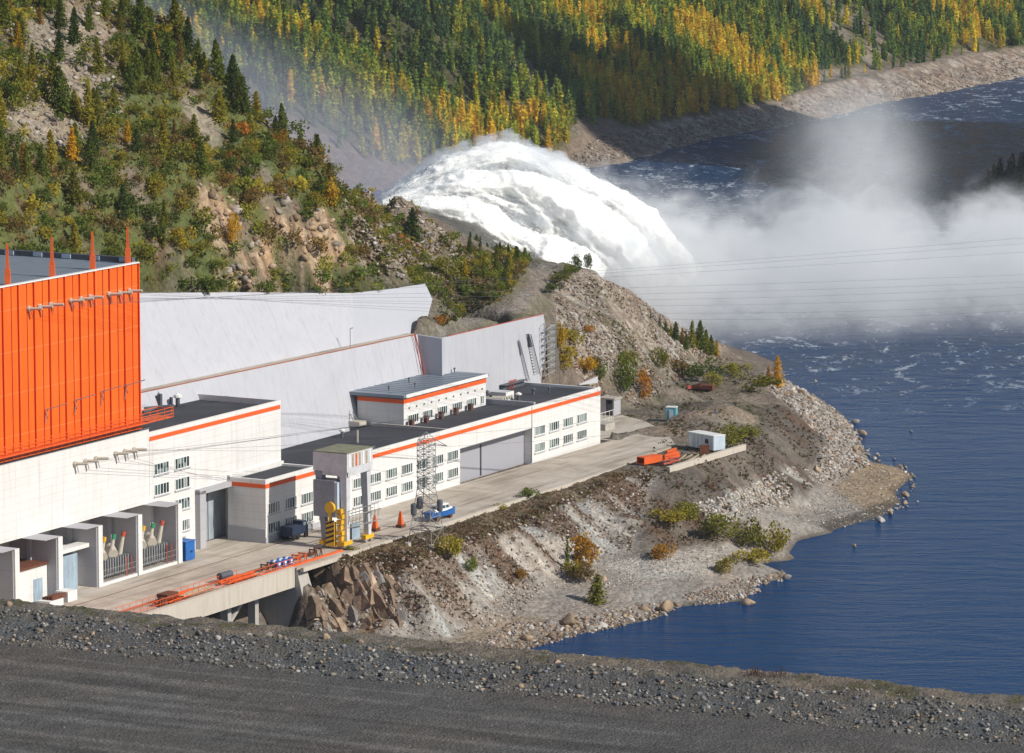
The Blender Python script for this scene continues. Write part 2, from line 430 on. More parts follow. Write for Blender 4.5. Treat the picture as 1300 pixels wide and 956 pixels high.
# steep left hillside: a plane tilted away from the plant
P0 = np.array([-57., 640., 0.])
def hill_z(x, y): return 37.5 - .75 * ((x - P0[0]) * BX[0] + (y - P0[1]) * BX[1])
def ray_hill(u, v):
    r = ray(u, v)
    a = -.75 * (r[0] * BX[0] + r[1] * BX[1]); c0 = hill_z(0, 0)
    k = (c0 - HC) / (r[2] - a); return (r[0] * k, r[1] * k, HC + r[2] * k)
crest = [(0, -60), (110, -30), (170, 8), (205, 32), (262, 100), (330, 150), (400, 200), (438, 240)]
for u in range(-40, 440, 55):
    vc = np.interp(u, [c[0] for c in crest], [c[1] for c in crest])
    v = vc + 18
    while v < 335:
        addp(ray_hill(u, v)); v += 58
for u, v in crest:
    p = ray_hill(u, v); addp(p); addp((p[0] - 6, p[1] + 25, p[2] - 7)); addp((p[0] - 5, p[1] + 75, p[2] - 38))
addp((-95, 880, 40), (-150, 900, 60), (-150, 760, 90), (-140, 700, 115), (-150, 640, 115), (-120, 560, 100), (-170, 1000, 50), (-130, 1100, 10))
# concrete slope faces: terrain follows just behind them
ZB = 21.9
bL = np.array([539.8, -353.7]); bR = np.array([621.6, -350.3])        # berm edge line (s,t)
def berm_t(s): return bL[1] + (s - bL[0]) / (bR[0] - bL[0]) * (bR[1] - bL[1])
UPK = .52                                                              # setback per metre of height
def up_face(u, v):                                                     # point on the upper sloped face
    r = ray(u, v); C = np.array([0, 0, HC]); lo, hi = 300., 1200.
    for _ in range(60):
        k = (lo + hi) / 2; P = C + r * k; s = P @ AX; t = P @ BX
        f = t - (berm_t(s) - 2.2 - UPK * (P[2] - ZB))
        if f < 0: hi = k
        else: lo = k
    # travelling away t decreases
    return (P[0], P[1], P[2])
up_top = [up_face(*q) for q in ((-60, 372), (60, 372), (181, 372), (300, 371), (400, 372), (448, 372), (495, 367), (540, 360))]
up_end = [up_face(*q) for q in ((549, 380), (543, 402), (536, 421))]
for p in up_top: addp((p[0] - 1.2, p[1] + .6, p[2] + .1)); 
addp((up_top[-1][0] - 8, up_top[-1][1] + 14, up_top[-1][2] + 1.5))
for s_ in (500, 530, 560, 590, 615): addp(L(s_, berm_t(s_) - 3.4, ZB - .4)); addp(L(s_, berm_t(s_) - 1.2, ZB - .4)); addp(L(s_, -349.4, 6.))
addp(L(622, -348.2, 12), L(640, -348.0, 12), L(655, -348.2, 12), L(622, -352, 21.1), L(640, -349.5, 21.0), L(655, -349.6, 20.9))
px(30.5, (520, 355)); px(27.5, (556, 372)); px(24.0, (556, 392))

pts2 = [Vector((x, y)) for x, y, z in cp]
vv, ee, ff, ov, oe, of = delaunay_2d_cdt(pts2, [], [], 0, 1e-4)
vz = np.zeros(len(vv)); vxy = np.array([[p.x, p.y] for p in vv])
for i, o in enumerate(ov): vz[i] = cp[o[0]][2] if o else 0
GSTEP = .75
gs = np.arange(448, 1040, GSTEP); gt = np.arange(-520, -226, GSTEP)
SS, TT = np.meshgrid(gs, gt, indexing='ij')
GX = AX[0] * SS + BX[0] * TT; GY = AX[1] * SS + BX[1] * TT
Z = np.full(SS.shape, -17.)
def rast(tri):
    a, b, c = vxy[tri[0]], vxy[tri[1]], vxy[tri[2]]
    P = np.array([a, b, c]); s = P @ AX[:2]; t = P @ BX[:2]
    i0 = max(0, int((s.min() - gs[0]) / GSTEP)); i1 = min(len(gs), int((s.max() - gs[0]) / GSTEP) + 2)
    j0 = max(0, int((t.min() - gt[0]) / GSTEP)); j1 = min(len(gt), int((t.max() - gt[0]) / GSTEP) + 2)
    if i0 >= i1 or j0 >= j1: return
    S, T = SS[i0:i1, j0:j1], TT[i0:i1, j0:j1]
    d = (t[1] - t[2]) * (s[0] - s[2]) + (s[2] - s[1]) * (t[0] - t[2])
    if abs(d) < 1e-9: return
    w0 = ((t[1] - t[2]) * (S - s[2]) + (s[2] - s[1]) * (T - t[2])) / d
    w1 = ((t[2] - t[0]) * (S - s[2]) + (s[0] - s[2]) * (T - t[2])) / d
    w2 = 1 - w0 - w1; m = (w0 > -1e-6) & (w1 > -1e-6) & (w2 > -1e-6)
    zz = w0 * vz[tri[0]] + w1 * vz[tri[1]] + w2 * vz[tri[2]]
    sub = Z[i0:i1, j0:j1]; sub[m] = zz[m]
for f in ff: rast(f)
def blur(A, k):
    for _ in range(k):
        B = A.copy()
        B[1:-1, 1:-1] = (A[1:-1, 1:-1] * 2 + A[:-2, 1:-1] + A[2:, 1:-1] + A[1:-1, :-2] + A[1:-1, 2:]) / 6
        A = B
    return A
Zs = blur(Z, 4)
# projected pixel of every grid vertex, to lay out ground cover
U, V = proj(np.stack([GX, GY, Zs], -1))
def inpoly(poly, u=U, v=V):
    u = np.asarray(u); v = np.asarray(v); r = np.zeros(u.shape, bool); n = len(poly)
    for i in range(n):
        x0, y0 = poly[i]; x1, y1 = poly[(i + 1) % n]
        if y0 == y1: continue
        c = ((y0 > v) != (y1 > v)) & (u < (x1 - x0) * (v - y0) / (y1 - y0) + x0); r ^= c
    return r
flat = ((SS > 450) & (SS < 684) & (TT > -348) & (TT < -314)) | ((SS > 624) & (SS < 700) & (TT < -303) & (TT > -345))
flat &= np.abs(Zs - GS) < .6
amp = np.where(flat, 0., 1.)
for _ in range(3): amp = blur(amp, 2)
hillm = (TT < -346) & (Zs > 23)
# roughness: big lumps + small
nz = (fbm(SS / 9, TT / 9, 3, 4) - .5) * 2.0 + (fbm(SS / 2.2, TT / 2.2, 9, 3) - .5) * 1.0
rock = blur(inpoly([(0, 0), (120, 0), (330, 150), (450, 240), (600, 320), (560, 400), (450, 372), (0, 372)]).astype(float), 3)
nz = nz * (1 + 1.4 * rock)
# gullies down the crushed-rock slope (they run along -t -> +t)
slope_px = [(395, 715), (560, 690), (640, 665), (790, 600), (830, 600), (800, 700), (763, 712), (645, 748), (575, 808), (395, 800)]
sm = blur(inpoly(slope_px).astype(float), 3)
warp = (fbm(SS / 14, TT / 14, 21, 3) - .5) * 8
gul = fbm((SS + warp * .5 + TT * .12) / 2.6, TT / 22, 5, 3)
rill = np.abs(gul - .5) * 2
nz = nz + sm * ((gul - .5) * 3.2)
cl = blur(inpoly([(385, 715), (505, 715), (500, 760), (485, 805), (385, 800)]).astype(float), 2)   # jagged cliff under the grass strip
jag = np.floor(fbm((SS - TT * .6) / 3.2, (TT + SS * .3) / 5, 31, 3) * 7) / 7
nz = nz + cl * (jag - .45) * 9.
shorem = np.clip((Zs - ZW) / 1.2, 0, 1)
beach = blur(((Zs < -7.8) & (Zs > -14)).astype(float), 2)
nz = nz * (1 - .72 * beach)
Zf = Zs + nz * amp * (.25 + .75 * shorem)
# bedrock cliffs on the left hillside
def bulge(poly, h, k=6):
    global Zf
    m = blur(inpoly(poly).astype(float), k); Zf = Zf + m * h * (.6 + .8 * fbm((SS + TT * .5) / 2.0, TT / 14, 44, 3)) + m * (np.abs(fbm((SS + TT * .4) / 1.9, TT / 6, 45, 3) - .5) * -5.5 + np.floor(fbm(SS / 6, (TT + SS * .2) / 2.6, 46, 2) * 6) * .55)
cliff_px = [(322, 262), (350, 250), (375, 262), (392, 290), (402, 262), (425, 280), (441, 305), (440, 345), (418, 330), (385, 335), (355, 300)]
cliff2_px = [(245, 230), (282, 232), (330, 300), (365, 345), (330, 345), (300, 310), (262, 262)]
bulge(cliff_px, 2.2); bulge(cliff2_px, 1.2)
# sand piles beside the turning place
def pile(u, v, rx, h, rot=0.):
    global Zf
    x, y, z = Pz(u, v, 0.); d = np.hypot(GX - x, (GY - y) * .62); Zf = Zf + np.maximum(0, h * (1 - d / rx))
pile(882, 535, 6.5, 2.4); pile(925, 530, 6., 2.2); pile(905, 545, 5., 1.4); pile(835, 548, 5, .7); pile(905, 520, 7, 2.0)
Zf = np.where(flat & (Zf > -0.2) & (TT < -314) & (SS < 656), -.25, Zf)
# keep ground clear of the rear of the buildings
SEND = 649.
bt_arr = bL[1] + (SS - bL[0]) / (bR[0] - bL[0]) * (bR[1] - bL[1])
uplim = ZB + np.clip((bt_arr - 2.2 - TT) / UPK, -99, 60) - 1.6
m_ = ((SS < 621.5) | ((U < 549) & (SS < 664))) & (TT > bt_arr - 25) & (TT < bt_arr - 2.2); Zf = np.where(m_, np.minimum(Zf, uplim), Zf)
m_ = (SS < 622.5) & (TT >= bt_arr - 2.9) & (TT < -346); Zf = np.where(m_, np.minimum(Zf, 20.8 - np.clip((TT - bt_arr + 1.0), 0, 10) * 14), Zf)
m_ = (SS < 623.) & (TT > bt_arr - .5) & (TT < -344.5); Zf = np.where(m_, np.minimum(Zf, 2.), Zf)
m_ = (SS >= 621.) & (SS < 657.5) & (TT > -347.1) & (TT < -340); Zf = np.where(m_, np.minimum(Zf, 2.), Zf)
m_ = (SS >= 621.) & (SS < 657.5) & (TT <= -347.1) & (TT > -351); Zf = np.where(m_, np.minimum(Zf, 20.6), Zf)
m_ = (SS < 684.) & (SS > 652) & (TT > -345.9) & (TT < -330); Zf = np.where(m_, np.minimum(Zf, -.3), Zf)
back = (SS > 505) & (SS < 656) & (TT < -328) & (TT > -346.5); Zf = np.where(back, -.3, Zf)

# ---- ground colours (albedo zones)
C_ = np.zeros(SS.shape + (3,)); C_[:] = (.17, .14, .115)
f1 = fbm(SS / 6, TT / 6, 51, 5); f2 = fbm(SS / 1.6, TT / 1.6, 61, 4); f3 = fbm(SS / 20, TT / 20, 71, 3)
def paint(mask, col, k=2, a=1.):
    m = blur(mask.astype(float), k)[..., None] * a; C_[:] = C_ * (1 - m) + np.array(col) * m
# left hillside soil + undergrowth + scree
H_all = [(-100, -200), (210, 0), (450, 240), (600, 320), (560, 400), (545, 372), (-100, 372)]
hm = inpoly(H_all)
paint(hm, (.11, .13, .048), 1)
paint(hm & (f1 > .50), (.115, .125, .04), 1, .8)
paint(hm & (f1 < .40), (.21, .165, .125), 1, .9)
paint(hm & (f2 > .64), (.12, .07, .035), 0, .7)
scree = [[(90, 0), (130, 20), (150, 60), (120, 140), (75, 130), (45, 90), (30, 30)], [(30, 130), (110, 160), (130, 170), (70, 180), (0, 150)], [(220, 110), (260, 130), (285, 175), (270, 190), (235, 150)], [(0, 130), (60, 160), (80, 190), (20, 175)]]
for s in scree: paint(inpoly(s), (.33, .27, .21), 2, .8)
paint(inpoly(cliff_px), (.40, .27, .17), 1); paint(inpoly(cliff2_px), (.37, .26, .17), 1, .9)
paint(inpoly([(190, 330), (262, 330), (262, 360), (190, 360)]) & (f1 > .45), (.38, .29, .2), 1)
paint(inpoly([(272, 335), (318, 338), (322, 365), (275, 365)]), (.36, .27, .19), 1)
stri = fbm((SS + TT * .3) / .9, TT / 12, 91, 3)
for pl in (cliff_px, cliff2_px): paint(inpoly(pl) & (stri < .44), (.17, .11, .07), 0, .85); paint(inpoly(pl) & (f2 > .6), (.46, .36, .26), 0, .7)
paint(inpoly([(-60, 345), (560, 340), (560, 378), (-60, 378)]), (.07, .08, .03), 1, .8)
# mound: rubble and scrub
mound = [(430, 235), (500, 243), (571, 299), (605, 322), (590, 345), (545, 385), (545, 362), (470, 345), (445, 300)]
paint(inpoly(mound), (.24, .19, .15), 2); paint(inpoly(mound) & (f2 > .6), (.32, .27, .22), 0, .8); paint(inpoly(mound) & (f1 < .4), (.13, .11, .06), 1, .8)
# plateau: grey track, scrub
paint(inpoly([(540, 395), (610, 330), (620, 322), (750, 330), (745, 350), (700, 395), (640, 412), (540, 428)]), (.17, .15, .10), 1)
paint(inpoly([(672, 335), (712, 333), (706, 352), (690, 372), (668, 392), (620, 404), (545, 425), (540, 415), (600, 396), (650, 382), (672, 360)]), (.24, .21, .185), 2)
# spoil hill
spoil = [(700, 345), (752, 344), (812, 378), (850, 401), (922, 441), (900, 455), (860, 485), (815, 514), (765, 528), (745, 505), (705, 400)]
paint(inpoly(spoil), (.31, .26, .215), 2)
diag = fbm((SS * .7 + TT * .7) / 5, (SS - TT) / 14, 81, 4)
paint(inpoly(spoil) & (diag > .56), (.235, .19, .15), 1, .9); paint(inpoly(spoil) & (f2 > .62), (.42, .385, .345), 0, .8); paint(inpoly(spoil) & (f1 < .33), (.12, .11, .055), 1, .7)
paint(inpoly([(755, 470), (860, 460), (900, 470), (880, 500), (815, 520), (765, 528)]), (.155, .13, .095), 2, .7)
# flat spoil ground and track
flat_px = [(765, 526), (815, 512), (870, 480), (905, 445), (950, 470), (980, 520), (965, 548), (946, 568), (848, 597), (800, 600)]
paint(inpoly(flat_px), (.15, .125, .10), 2); paint(inpoly(flat_px) & (f1 > .5), (.21, .175, .145), 1, .8)
paint(inpoly(flat_px) & (f2 < .36), (.095, .095, .045), 1, .7)
for u, v in ((882, 535), (925, 530), (835, 548), (905, 545)):
    x, y, z = Pz(u, v, 0.); paint(np.hypot(GX - x, (GY - y) * .62) < 5.5, (.25, .20, .155), 2)
# right slopes
rs = [(848, 597), (946, 568), (980, 520), (1000, 500), (1060, 560), (1045, 612), (990, 640), (945, 656), (880, 690), (830, 712), (800, 712), (815, 600)]
paint(inpoly(rs), (.125, .105, .09), 2)
paint(inpoly(rs) & (f1 > .55), (.17, .145, .12), 1, .8)
paint(inpoly(rs) & (f1 < .36), (.13, .085, .06), 1, .7)
paint(inpoly([(812, 602), (848, 602), (825, 650), (812, 700), (798, 708), (800, 650)]), (.165, .145, .13), 2)
es = [(975, 470), (1000, 480), (1075, 530), (1105, 590), (1060, 612), (1030, 600), (1050, 560), (1000, 515), (978, 500)]
paint(inpoly(es), (.36, .32, .28), 2); paint(inpoly(es) & (f2 > .55), (.48, .45, .41), 0, .8)
paint(inpoly([(880, 640), (925, 625), (1000, 590), (1040, 610), (1000, 640), (945, 655), (900, 665)]) & (f1 > .42), (.44, .41, .37), 1, .85)
paint(inpoly([(945, 655), (1000, 635), (1060, 605), (1105, 590), (1165, 600), (1160, 640), (1060, 680), (1000, 690), (950, 680)]), (.30, .265, .235), 1)
paint(inpoly([(1080, 585), (1165, 592), (1160, 640), (1110, 655), (1060, 625)]), (.31, .245, .17), 3)
# cove beach
bea = [(645, 748), (710, 731), (763, 712), (830, 712), (880, 692), (930, 690), (1005, 690), (1010, 740), (880, 775), (700, 822), (560, 850), (540, 812), (575, 806)]
paint(inpoly(bea), (.30, .265, .235), 1); paint(inpoly([(760, 715), (880, 700), (940, 690), (900, 730), (800, 735)]), (.44, .41, .37), 2, .8)
paint(inpoly([(540, 815), (640, 780), (700, 785), (700, 825), (560, 850)]), (.30, .235, .17), 3, .8)
# crushed rock slope with rusty scrub between the chutes
paint(inpoly(slope_px), (.39, .365, .335), 2); paint(inpoly(slope_px) & (fbm((SS + TT * .12) / 1.3, TT / 18, 95, 3) > .56), (.29, .255, .22), 0, .8); paint(inpoly(slope_px) & (fbm((SS + TT * .12) / 1.1, TT / 16, 96, 3) > .62), (.50, .475, .44), 0, .8)
top = np.interp(U, [395, 560, 640, 700, 790, 830], [718, 695, 668, 640, 604, 600])
rel = np.clip((V - top) / 85., 0, 1)
veg = (gul + (1 - rel) * .30 + (f1 - .5) * .5)
right_w = np.clip((U - 560) / 60, 0, 1)
paint(inpoly(slope_px) & (veg > .62 + .09 * right_w), (.135, .088, .06), 1, .92)
paint(inpoly(slope_px) & (veg > .60) & (U < 620) & (f2 > .45), (.24, .19, .155), 1, .8)
paint(inpoly([(505, 715), (560, 700), (600, 760), (560, 800), (480, 805)]) & (f2 > .5), (.33, .27, .22), 1, .6)
paint(inpoly([(640, 690), (690, 655), (730, 700), (745, 722), (700, 732), (650, 740)]) & (gul < .56), (.44, .415, .38), 2, .6)
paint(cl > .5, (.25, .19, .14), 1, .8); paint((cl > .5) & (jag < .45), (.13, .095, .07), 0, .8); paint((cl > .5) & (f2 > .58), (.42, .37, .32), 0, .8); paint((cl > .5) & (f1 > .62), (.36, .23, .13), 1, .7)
VEG = (veg + .0) * np.where(U < 1000, 1., 1.); VEGOK = veg > .60 + .10 * right_w
gst = [(395, 712), (460, 693), (565, 668), (700, 624), (790, 596), (815, 598), (760, 625), (700, 648), (640, 678), (560, 702), (520, 722), (440, 726), (400, 728)]
paint(inpoly(gst), (.135, .088, .058), 1, .95); paint(inpoly(gst) & (f2 > .52), (.20, .155, .10), 0, .8); paint(inpoly(gst) & (f2 < .36), (.10, .10, .035), 0, .7)
# wet rim at water line
wet = (Zf < ZW + .35) & (Zf > ZW - 3); paint(wet, (.09, .075, .06), 1, .8)

# ---- build the near ground mesh
ni, nj = SS.shape; idx = np.arange(ni * nj).reshape(ni, nj)
Vt = np.stack([GX, GY, Zf], -1).reshape(-1, 3)
q = np.stack([idx[:-1, :-1], idx[:-1, 1:], idx[1:, 1:], idx[1:, :-1]], -1).reshape(-1, 4)[:, ::-1]
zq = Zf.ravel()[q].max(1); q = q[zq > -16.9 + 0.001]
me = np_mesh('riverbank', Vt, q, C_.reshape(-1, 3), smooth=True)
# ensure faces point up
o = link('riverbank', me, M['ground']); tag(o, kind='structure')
if me.polygons[len(me.polygons) // 2].normal.z < 0: me.flip_normals()
gpoly = [tuple(x) for x in q[:]]
BV = BVHTree.FromPolygons([Vector(p) for p in Vt], gpoly)
def ground(x, y):
    h = BV.ray_cast(Vector((x, y, 400)), Vector((0, 0, -1)))
    return h[0].z if h[0] is not None else None
def hit(u, v):
    r = ray(u, v); h = BV.ray_cast(Vector((0, 0, HC)), Vector(r).normalized())
    return h[0]
def visible(p, h=0.):
    """does a point slightly above the ground see the camera?"""
    q_ = Vector((p[0], p[1], p[2] + h)); d = Vector((0, 0, HC)) - q_
    return BV.ray_cast(q_, d.normalized())[0] is None

# ================================================================== WATER
n = NT('river_water'); v = n.coords(kind='World', scale=(.42, 1.1, 1), rot=(0, 0, R(-4)))
w1 = n.noise(.16, 4, .6, v, .6); w2 = n.noise(.75, 4, .6, v, .4); w3 = n.noise(3.2, 3, .6, v)
g = n.n('NewGeometry'); sp = n.n('SeparateXYZ'); n.l(g.outputs['Position'], sp.inputs[0])
rough_area = n.ramp(n.math('DIVIDE', sp.outputs[1], 2000.), [(.415, 0.), (.47, 1.)])     # livelier downstream
h = n.math('ADD', n.math('MULTIPLY', w1, n.math('MULTIPLY_ADD', rough_area, 2.2, .55)), n.math('ADD', n.math('MULTIPLY', w2, n.math('MULTIPLY_ADD', rough_area, .9, .16)), n.math('MULTIPLY', w3, .05)))
fv = n.coords(kind='World', scale=(1, .5, 1), rot=(0, 0, R(-18)))
fo = n.math('ADD', n.math('MULTIPLY', n.noise(.09, 4, .6, fv, 1.5), .5), n.math('MULTIPLY', n.noise(.6, 5, .65, fv, 1.0), .5))
fm = n.math('MULTIPLY', n.ramp(fo, [(.545, 0.), (.61, 1.)]), rough_area)
c = n.mix(n.math('MULTIPLY', fm, .75), (.001, .038, .122), (.7, .76, .80))
b = n.bsdf(c, .2, bump=h, bstr=1., bdist=1.6, spec=.10); b.inputs['IOR'].default_value = 1.33; b.inputs['Specular Tint'].default_value = (.22, .46, 1., 1)
rs_ = n.math('MULTIPLY_ADD', fm, .5, .2); n.l(rs_, b.inputs['Roughness'])
M['river_water'] = n.mat
wb = MB(); wb.add([(-900, 500, ZW), (1600, 500, ZW), (1600, 5200, ZW), (-900, 5200, ZW)], [(0, 1, 2, 3)])
o = wb.build('river_water', M['river_water']); tag(o, kind='structure')

# ================================================================== FAR HILLSIDE (same bank, past the spillway)
fs = [(-260, 1180), (-150, 1265), (-42, 1345), Pz(715, 216, ZW)[:2], Pz(780, 210, ZW)[:2], Pz(850, 190, ZW)[:2], Pz(920, 172, ZW)[:2], Pz(1000, 161, ZW)[:2], Pz(1060, 148, ZW)[:2], Pz(1110, 132, ZW)[:2], Pz(1180, 121, ZW)[:2], Pz(1300, 97, ZW)[:2], (330, 2050), (520, 2350), (700, 2700)]
fs = np.array([(p[0], p[1]) for p in fs])
dl = np.r_[0, np.cumsum(np.hypot(*np.diff(fs, axis=0).T))]
aa = np.arange(0, dl[-1], 3.0); bb = np.r_[np.arange(-12, 60, 2.0), np.arange(60, 620, 4.0)]
sx = np.interp(aa, dl, fs[:, 0]); sy = np.interp(aa, dl, fs[:, 1])
for _ in range(30): sx[1:-1] = (sx[:-2] + sx[1:-1] * 2 + sx[2:]) / 4; sy[1:-1] = (sy[:-2] + sy[1:-1] * 2 + sy[2:]) / 4
NF = np.array([-.89, .456])
FA, FB = np.meshgrid(aa, bb, indexing='ij')
FX = sx[:, None] + NF[0] * FB; FY = sy[:, None] + NF[1] * FB
def far_profile(A, B):
    # A metres along the shore, B metres up from it
    a715 = dl[3]
    beach_w = np.interp(A, [0, a715 - 60, a715, a715 + 120, a715 + 300, dl[11], dl[-1]], [10, 12, 15, 18, 21, 24, 24])
    beach_s = np.interp(A, [0, a715, a715 + 250, dl[9], dl[11], dl[-1]], [.3, .32, .3, .36, .42, .4])
    z = ZW + np.minimum(B, beach_w) * beach_s + np.clip(B - beach_w, 0, None) * .60
    bench = np.clip((A - dl[7]) / 90, 0, 1) * np.clip((B - beach_w) / 3, 0, 1) * 5.5
    z = z - bench * np.clip((B - beach_w) / 10, 0, 1)
    z = z + (fbm(A / 60, B / 90, 101, 4) - .5) * 22 * np.clip((B - beach_w) / 60, 0, 1)
    # ravine seen at (610,20)-(720,150)
    ga = np.interp(B, [0, 60, 200], [dl[3] + 20, dl[3] + 2, dl[3] - 25])
    d = (A - ga); z = z - 9 * np.exp(-(d / 14) ** 2) * np.clip(B / 40, 0, 1) + 7 * np.exp(-((d - 45) / 30) ** 2) * np.clip(B / 60, 0, 1)
    return z + (fbm(A / 7, B / 7, 111, 3) - .5) * 2.2
FZ = far_profile(FA, FB)
FU, FV = proj(np.stack([FX, FY, FZ], -1))
FC = np.zeros(FA.shape + (3,)); FC[:] = (.10, .095, .045)
g1 = fbm(FA / 12, FB / 12, 121, 4); g2 = fbm(FA / 3, FB / 3, 131, 3)
def fpaint(m, c, a=1., k=1):
    m = blur(m.astype(float), k)[..., None] * a; FC[:] = FC * (1 - m) + np.array(c) * m
fp = lambda poly: inpoly(poly, FU, FV)
fpaint(g1 > .55, (.06, .05, .03), .6)
bw = np.interp(FA, [0, dl[3] - 60, dl[3], dl[3] + 120, dl[3] + 300, dl[11], dl[-1]], [10, 12, 15, 18, 21, 24, 24])
fpaint(FB < bw + 1 + (g1 - .5) * 6, (.27, .21, .165)); fpaint((FB < bw) & (g2 > .58), (.42, .37, .32), .8, 0); fpaint((FB < bw) & (g2 < .4), (.17, .14, .12), .8, 0)
fpaint(fp([(200, 60), (250, 60), (330, 130), (420, 175), (560, 225), (640, 240), (640, 300), (300, 300), (180, 100)]), (.20, .155, .13), .9, 2)
fpaint(fp([(612, 18), (640, 40), (700, 108), (712, 128), (690, 125), (640, 78), (605, 35)]), (.20, .155, .13), .9, 1)
fpaint(fp([(1050, 0), (1100, 10), (1130, 60), (1100, 80), (1050, 50)]) & (g1 > .45), (.22, .18, .155), .8, 1)
fpaint(fp([(1095, 50), (1130, 68), (1110, 85), (1095, 78)]), (.28, .23, .19), .8, 1)
fpaint(fp([(1000, 92), (1120, 85), (1250, 60), (1250, 66), (1130, 92), (1040, 102)]), (.27, .22, .185), .9, 1)
fpaint(fp([(730, 150), (780, 150), (820, 190), (780, 215), (715, 215)]), (.24, .19, .155), .8, 2)
ni2, nj2 = FA.shape; ix = np.arange(ni2 * nj2).reshape(ni2, nj2)
q2 = np.stack([ix[:-1, :-1], ix[1:, :-1], ix[1:, 1:], ix[:-1, 1:]], -1).reshape(-1, 4)
FVt = np.stack([FX, FY, FZ], -1).reshape(-1, 3)
me = np_mesh('far_hillside', FVt, q2, FC.reshape(-1, 3), smooth=True)
if me.polygons[len(me.polygons) // 2].normal.z < 0: me.flip_normals()
o = link('far_hillside', me, M['far_ground']); tag(o, kind='structure')
BVF = BVHTree.FromPolygons([Vector(p) for p in FVt], [tuple(x) for x in q2])
def hitf(u, v): return BVF.ray_cast(Vector((0, 0, HC)), Vector(ray(u, v)).normalized())[0]

# ================================================================== OPPOSITE BANK with an unseen mountain right of the frame, its ridge shaped to shade the far slope
ox = np.arange(120, 1500, 8.0); oy = np.arange(1050, 2300, 8.0)
OX, OY = np.meshgrid(ox, oy, indexing='ij')
edge = np.interp(OY, [1050, 1150, 1250, 1350, 1500, 1700, 2000, 2300], [330, 190, 136, 148, 230, 330, 470, 620])
dist = OX - edge
OZ = ZW - 6 + np.clip(dist + 14, 0, None) * .42
OZ = np.minimum(OZ, 13 + (fbm(OX / 40, OY / 40, 141, 4) - .5) * 8 + np.clip(dist - 90, 0, None) * .02)
sh = np.array([SD.x, SD.y]); shl = np.hypot(*sh); hdir = sh / shl; wdir = np.array([-hdir[1], hdir[0]]); TANE = math.tan(R(SUN_EL))
bpts = []
for u, v in ((640, 190), (700, 150), (690, 118), (668, 92), (640, 60), (612, 25), (715, 8), (728, 18), (755, 46), (786, 70), (808, 61), (838, 74), (869, 86), (905, 96), (960, 135), (1010, 158)):
    p = hitf(u, v)
    if p is not None: bpts.append((p.x * wdir[0] + p.y * wdir[1], p.z - (p.x * hdir[0] + p.y * hdir[1]) * TANE, p.z))
bpts.sort(); print('SHADOW BOUNDARY', [(round(a), round(b), round(c)) for a, b, c in bpts])
bw_ = np.array([b[0] for b in bpts]); bh_ = np.array([b[1] for b in bpts]) - np.array([70. if b[0] < 1330 else 25. if b[0] < 1345 else 0. for b in bpts])
OW = OX * wdir[0] + OY * wdir[1]; OH = OX * hdir[0] + OY * hdir[1]
HR = 0.
wwid = np.interp(OW, np.r_[bw_[0] - 120, bw_, bw_[-1] + 40, bw_[-1] + 160], np.r_[bh_[0] - 90, bh_, bh_[-1] - 110, bh_[-1] - 260])
ridge = wwid + HR * TANE
OZ2 = ridge - np.abs(OH - HR) * np.where(OH < HR, .98, .6) + (fbm(OX / 60, OY / 60, 151, 5) - .5) * 30 * np.clip(np.abs(OH - HR) / 60, 0, 1)
OZ = np.maximum(OZ, np.where(dist > 60, OZ2, -99))
OC = np.zeros(OX.shape + (3,)); OC[:] = (.10, .075, .045); og = fbm(OX / 18, OY / 18, 161, 4)
OC[og > .55] = (.16, .12, .08); OC[og < .4] = (.06, .06, .03); OC[(dist < 6)] = (.2, .17, .14)
ni3, nj3 = OX.shape; ix = np.arange(ni3 * nj3).reshape(ni3, nj3)
q3 = np.stack([ix[:-1, :-1], ix[1:, :-1], ix[1:, 1:], ix[:-1, 1:]], -1).reshape(-1, 4)
q3 = q3[OZ.ravel()[q3].max(1) > ZW - 5.5]
OVt = np.stack([OX, OY, OZ], -1).reshape(-1, 3)
me = np_mesh('opposite_bank', OVt, q3, OC.reshape(-1, 3), smooth=True)
if me.polygons[0].normal.z < 0: me.flip_normals()
o = link('opposite_bank', me, M['far_ground']); tag(o, kind='structure')
BVO = BVHTree.FromPolygons([Vector(p) for p in OVt], [tuple(x) for x in q3])

# ================================================================== NEAR BERM of the dam (gravel road under the camera side)
ZR = 45.0
pa = np.array(Pz(0, 762, ZR + 1)[:2]); pb = np.array(Pz(1100, 866, ZR + 1)[:2])
bd = (pb - pa) / np.linalg.norm(pb - pa); bn = np.array([bd[1], -bd[0]]);  bn = bn if bn[1] < 0 else -bn   # towards camera
na = np.arange(-30, 150, .3); nb = np.r_[np.arange(-60, -6, 1.5), np.arange(-6, 14, .3), np.arange(14, 70, .8)]
NA, NB = np.meshgrid(na, nb, indexing='ij')
NX = pa[0] + bd[0] * NA + bn[0] * NB; NY = pa[1] + bd[1] * NA + bn[1] * NB
prof = np.interp(NB, [-60, -1.2, 0, 1.2, 4.0, 5.0, 9.0, 11, 70], [ZR - 41, ZR + .75, ZR + 1., ZR + .95, ZR + .95, ZR + .75, ZR - .1, ZR - .3, ZR - .3])
NZ = prof + (fbm(NA / 3.5, NB / 2, 171, 4) - .5) * np.interp(NB, [-6, 0, 8, 11, 14], [1.4, .8, 1.0, .25, .12]) + (fbm(NA / .6, NB / .6, 181, 3) - .5) * np.interp(NB, [-6, 9, 12], [.3, .3, .06])
NC = np.zeros(NA.shape + (3,)); NC[:] = (.115, .106, .10); ng = fbm(NA / 2.2, NB / 1.2, 191, 4)
m1 = (NB < 10.2 + (ng - .5) * 3)[..., None]; NC[:] = np.where(m1, np.array((.135, .125, .112)), NC)
m2 = ((NB > 4.5) & (NB < 9.5) & (ng > .42))[..., None]; NC[:] = np.where(m2, np.array((.12, .118, .118)), NC)
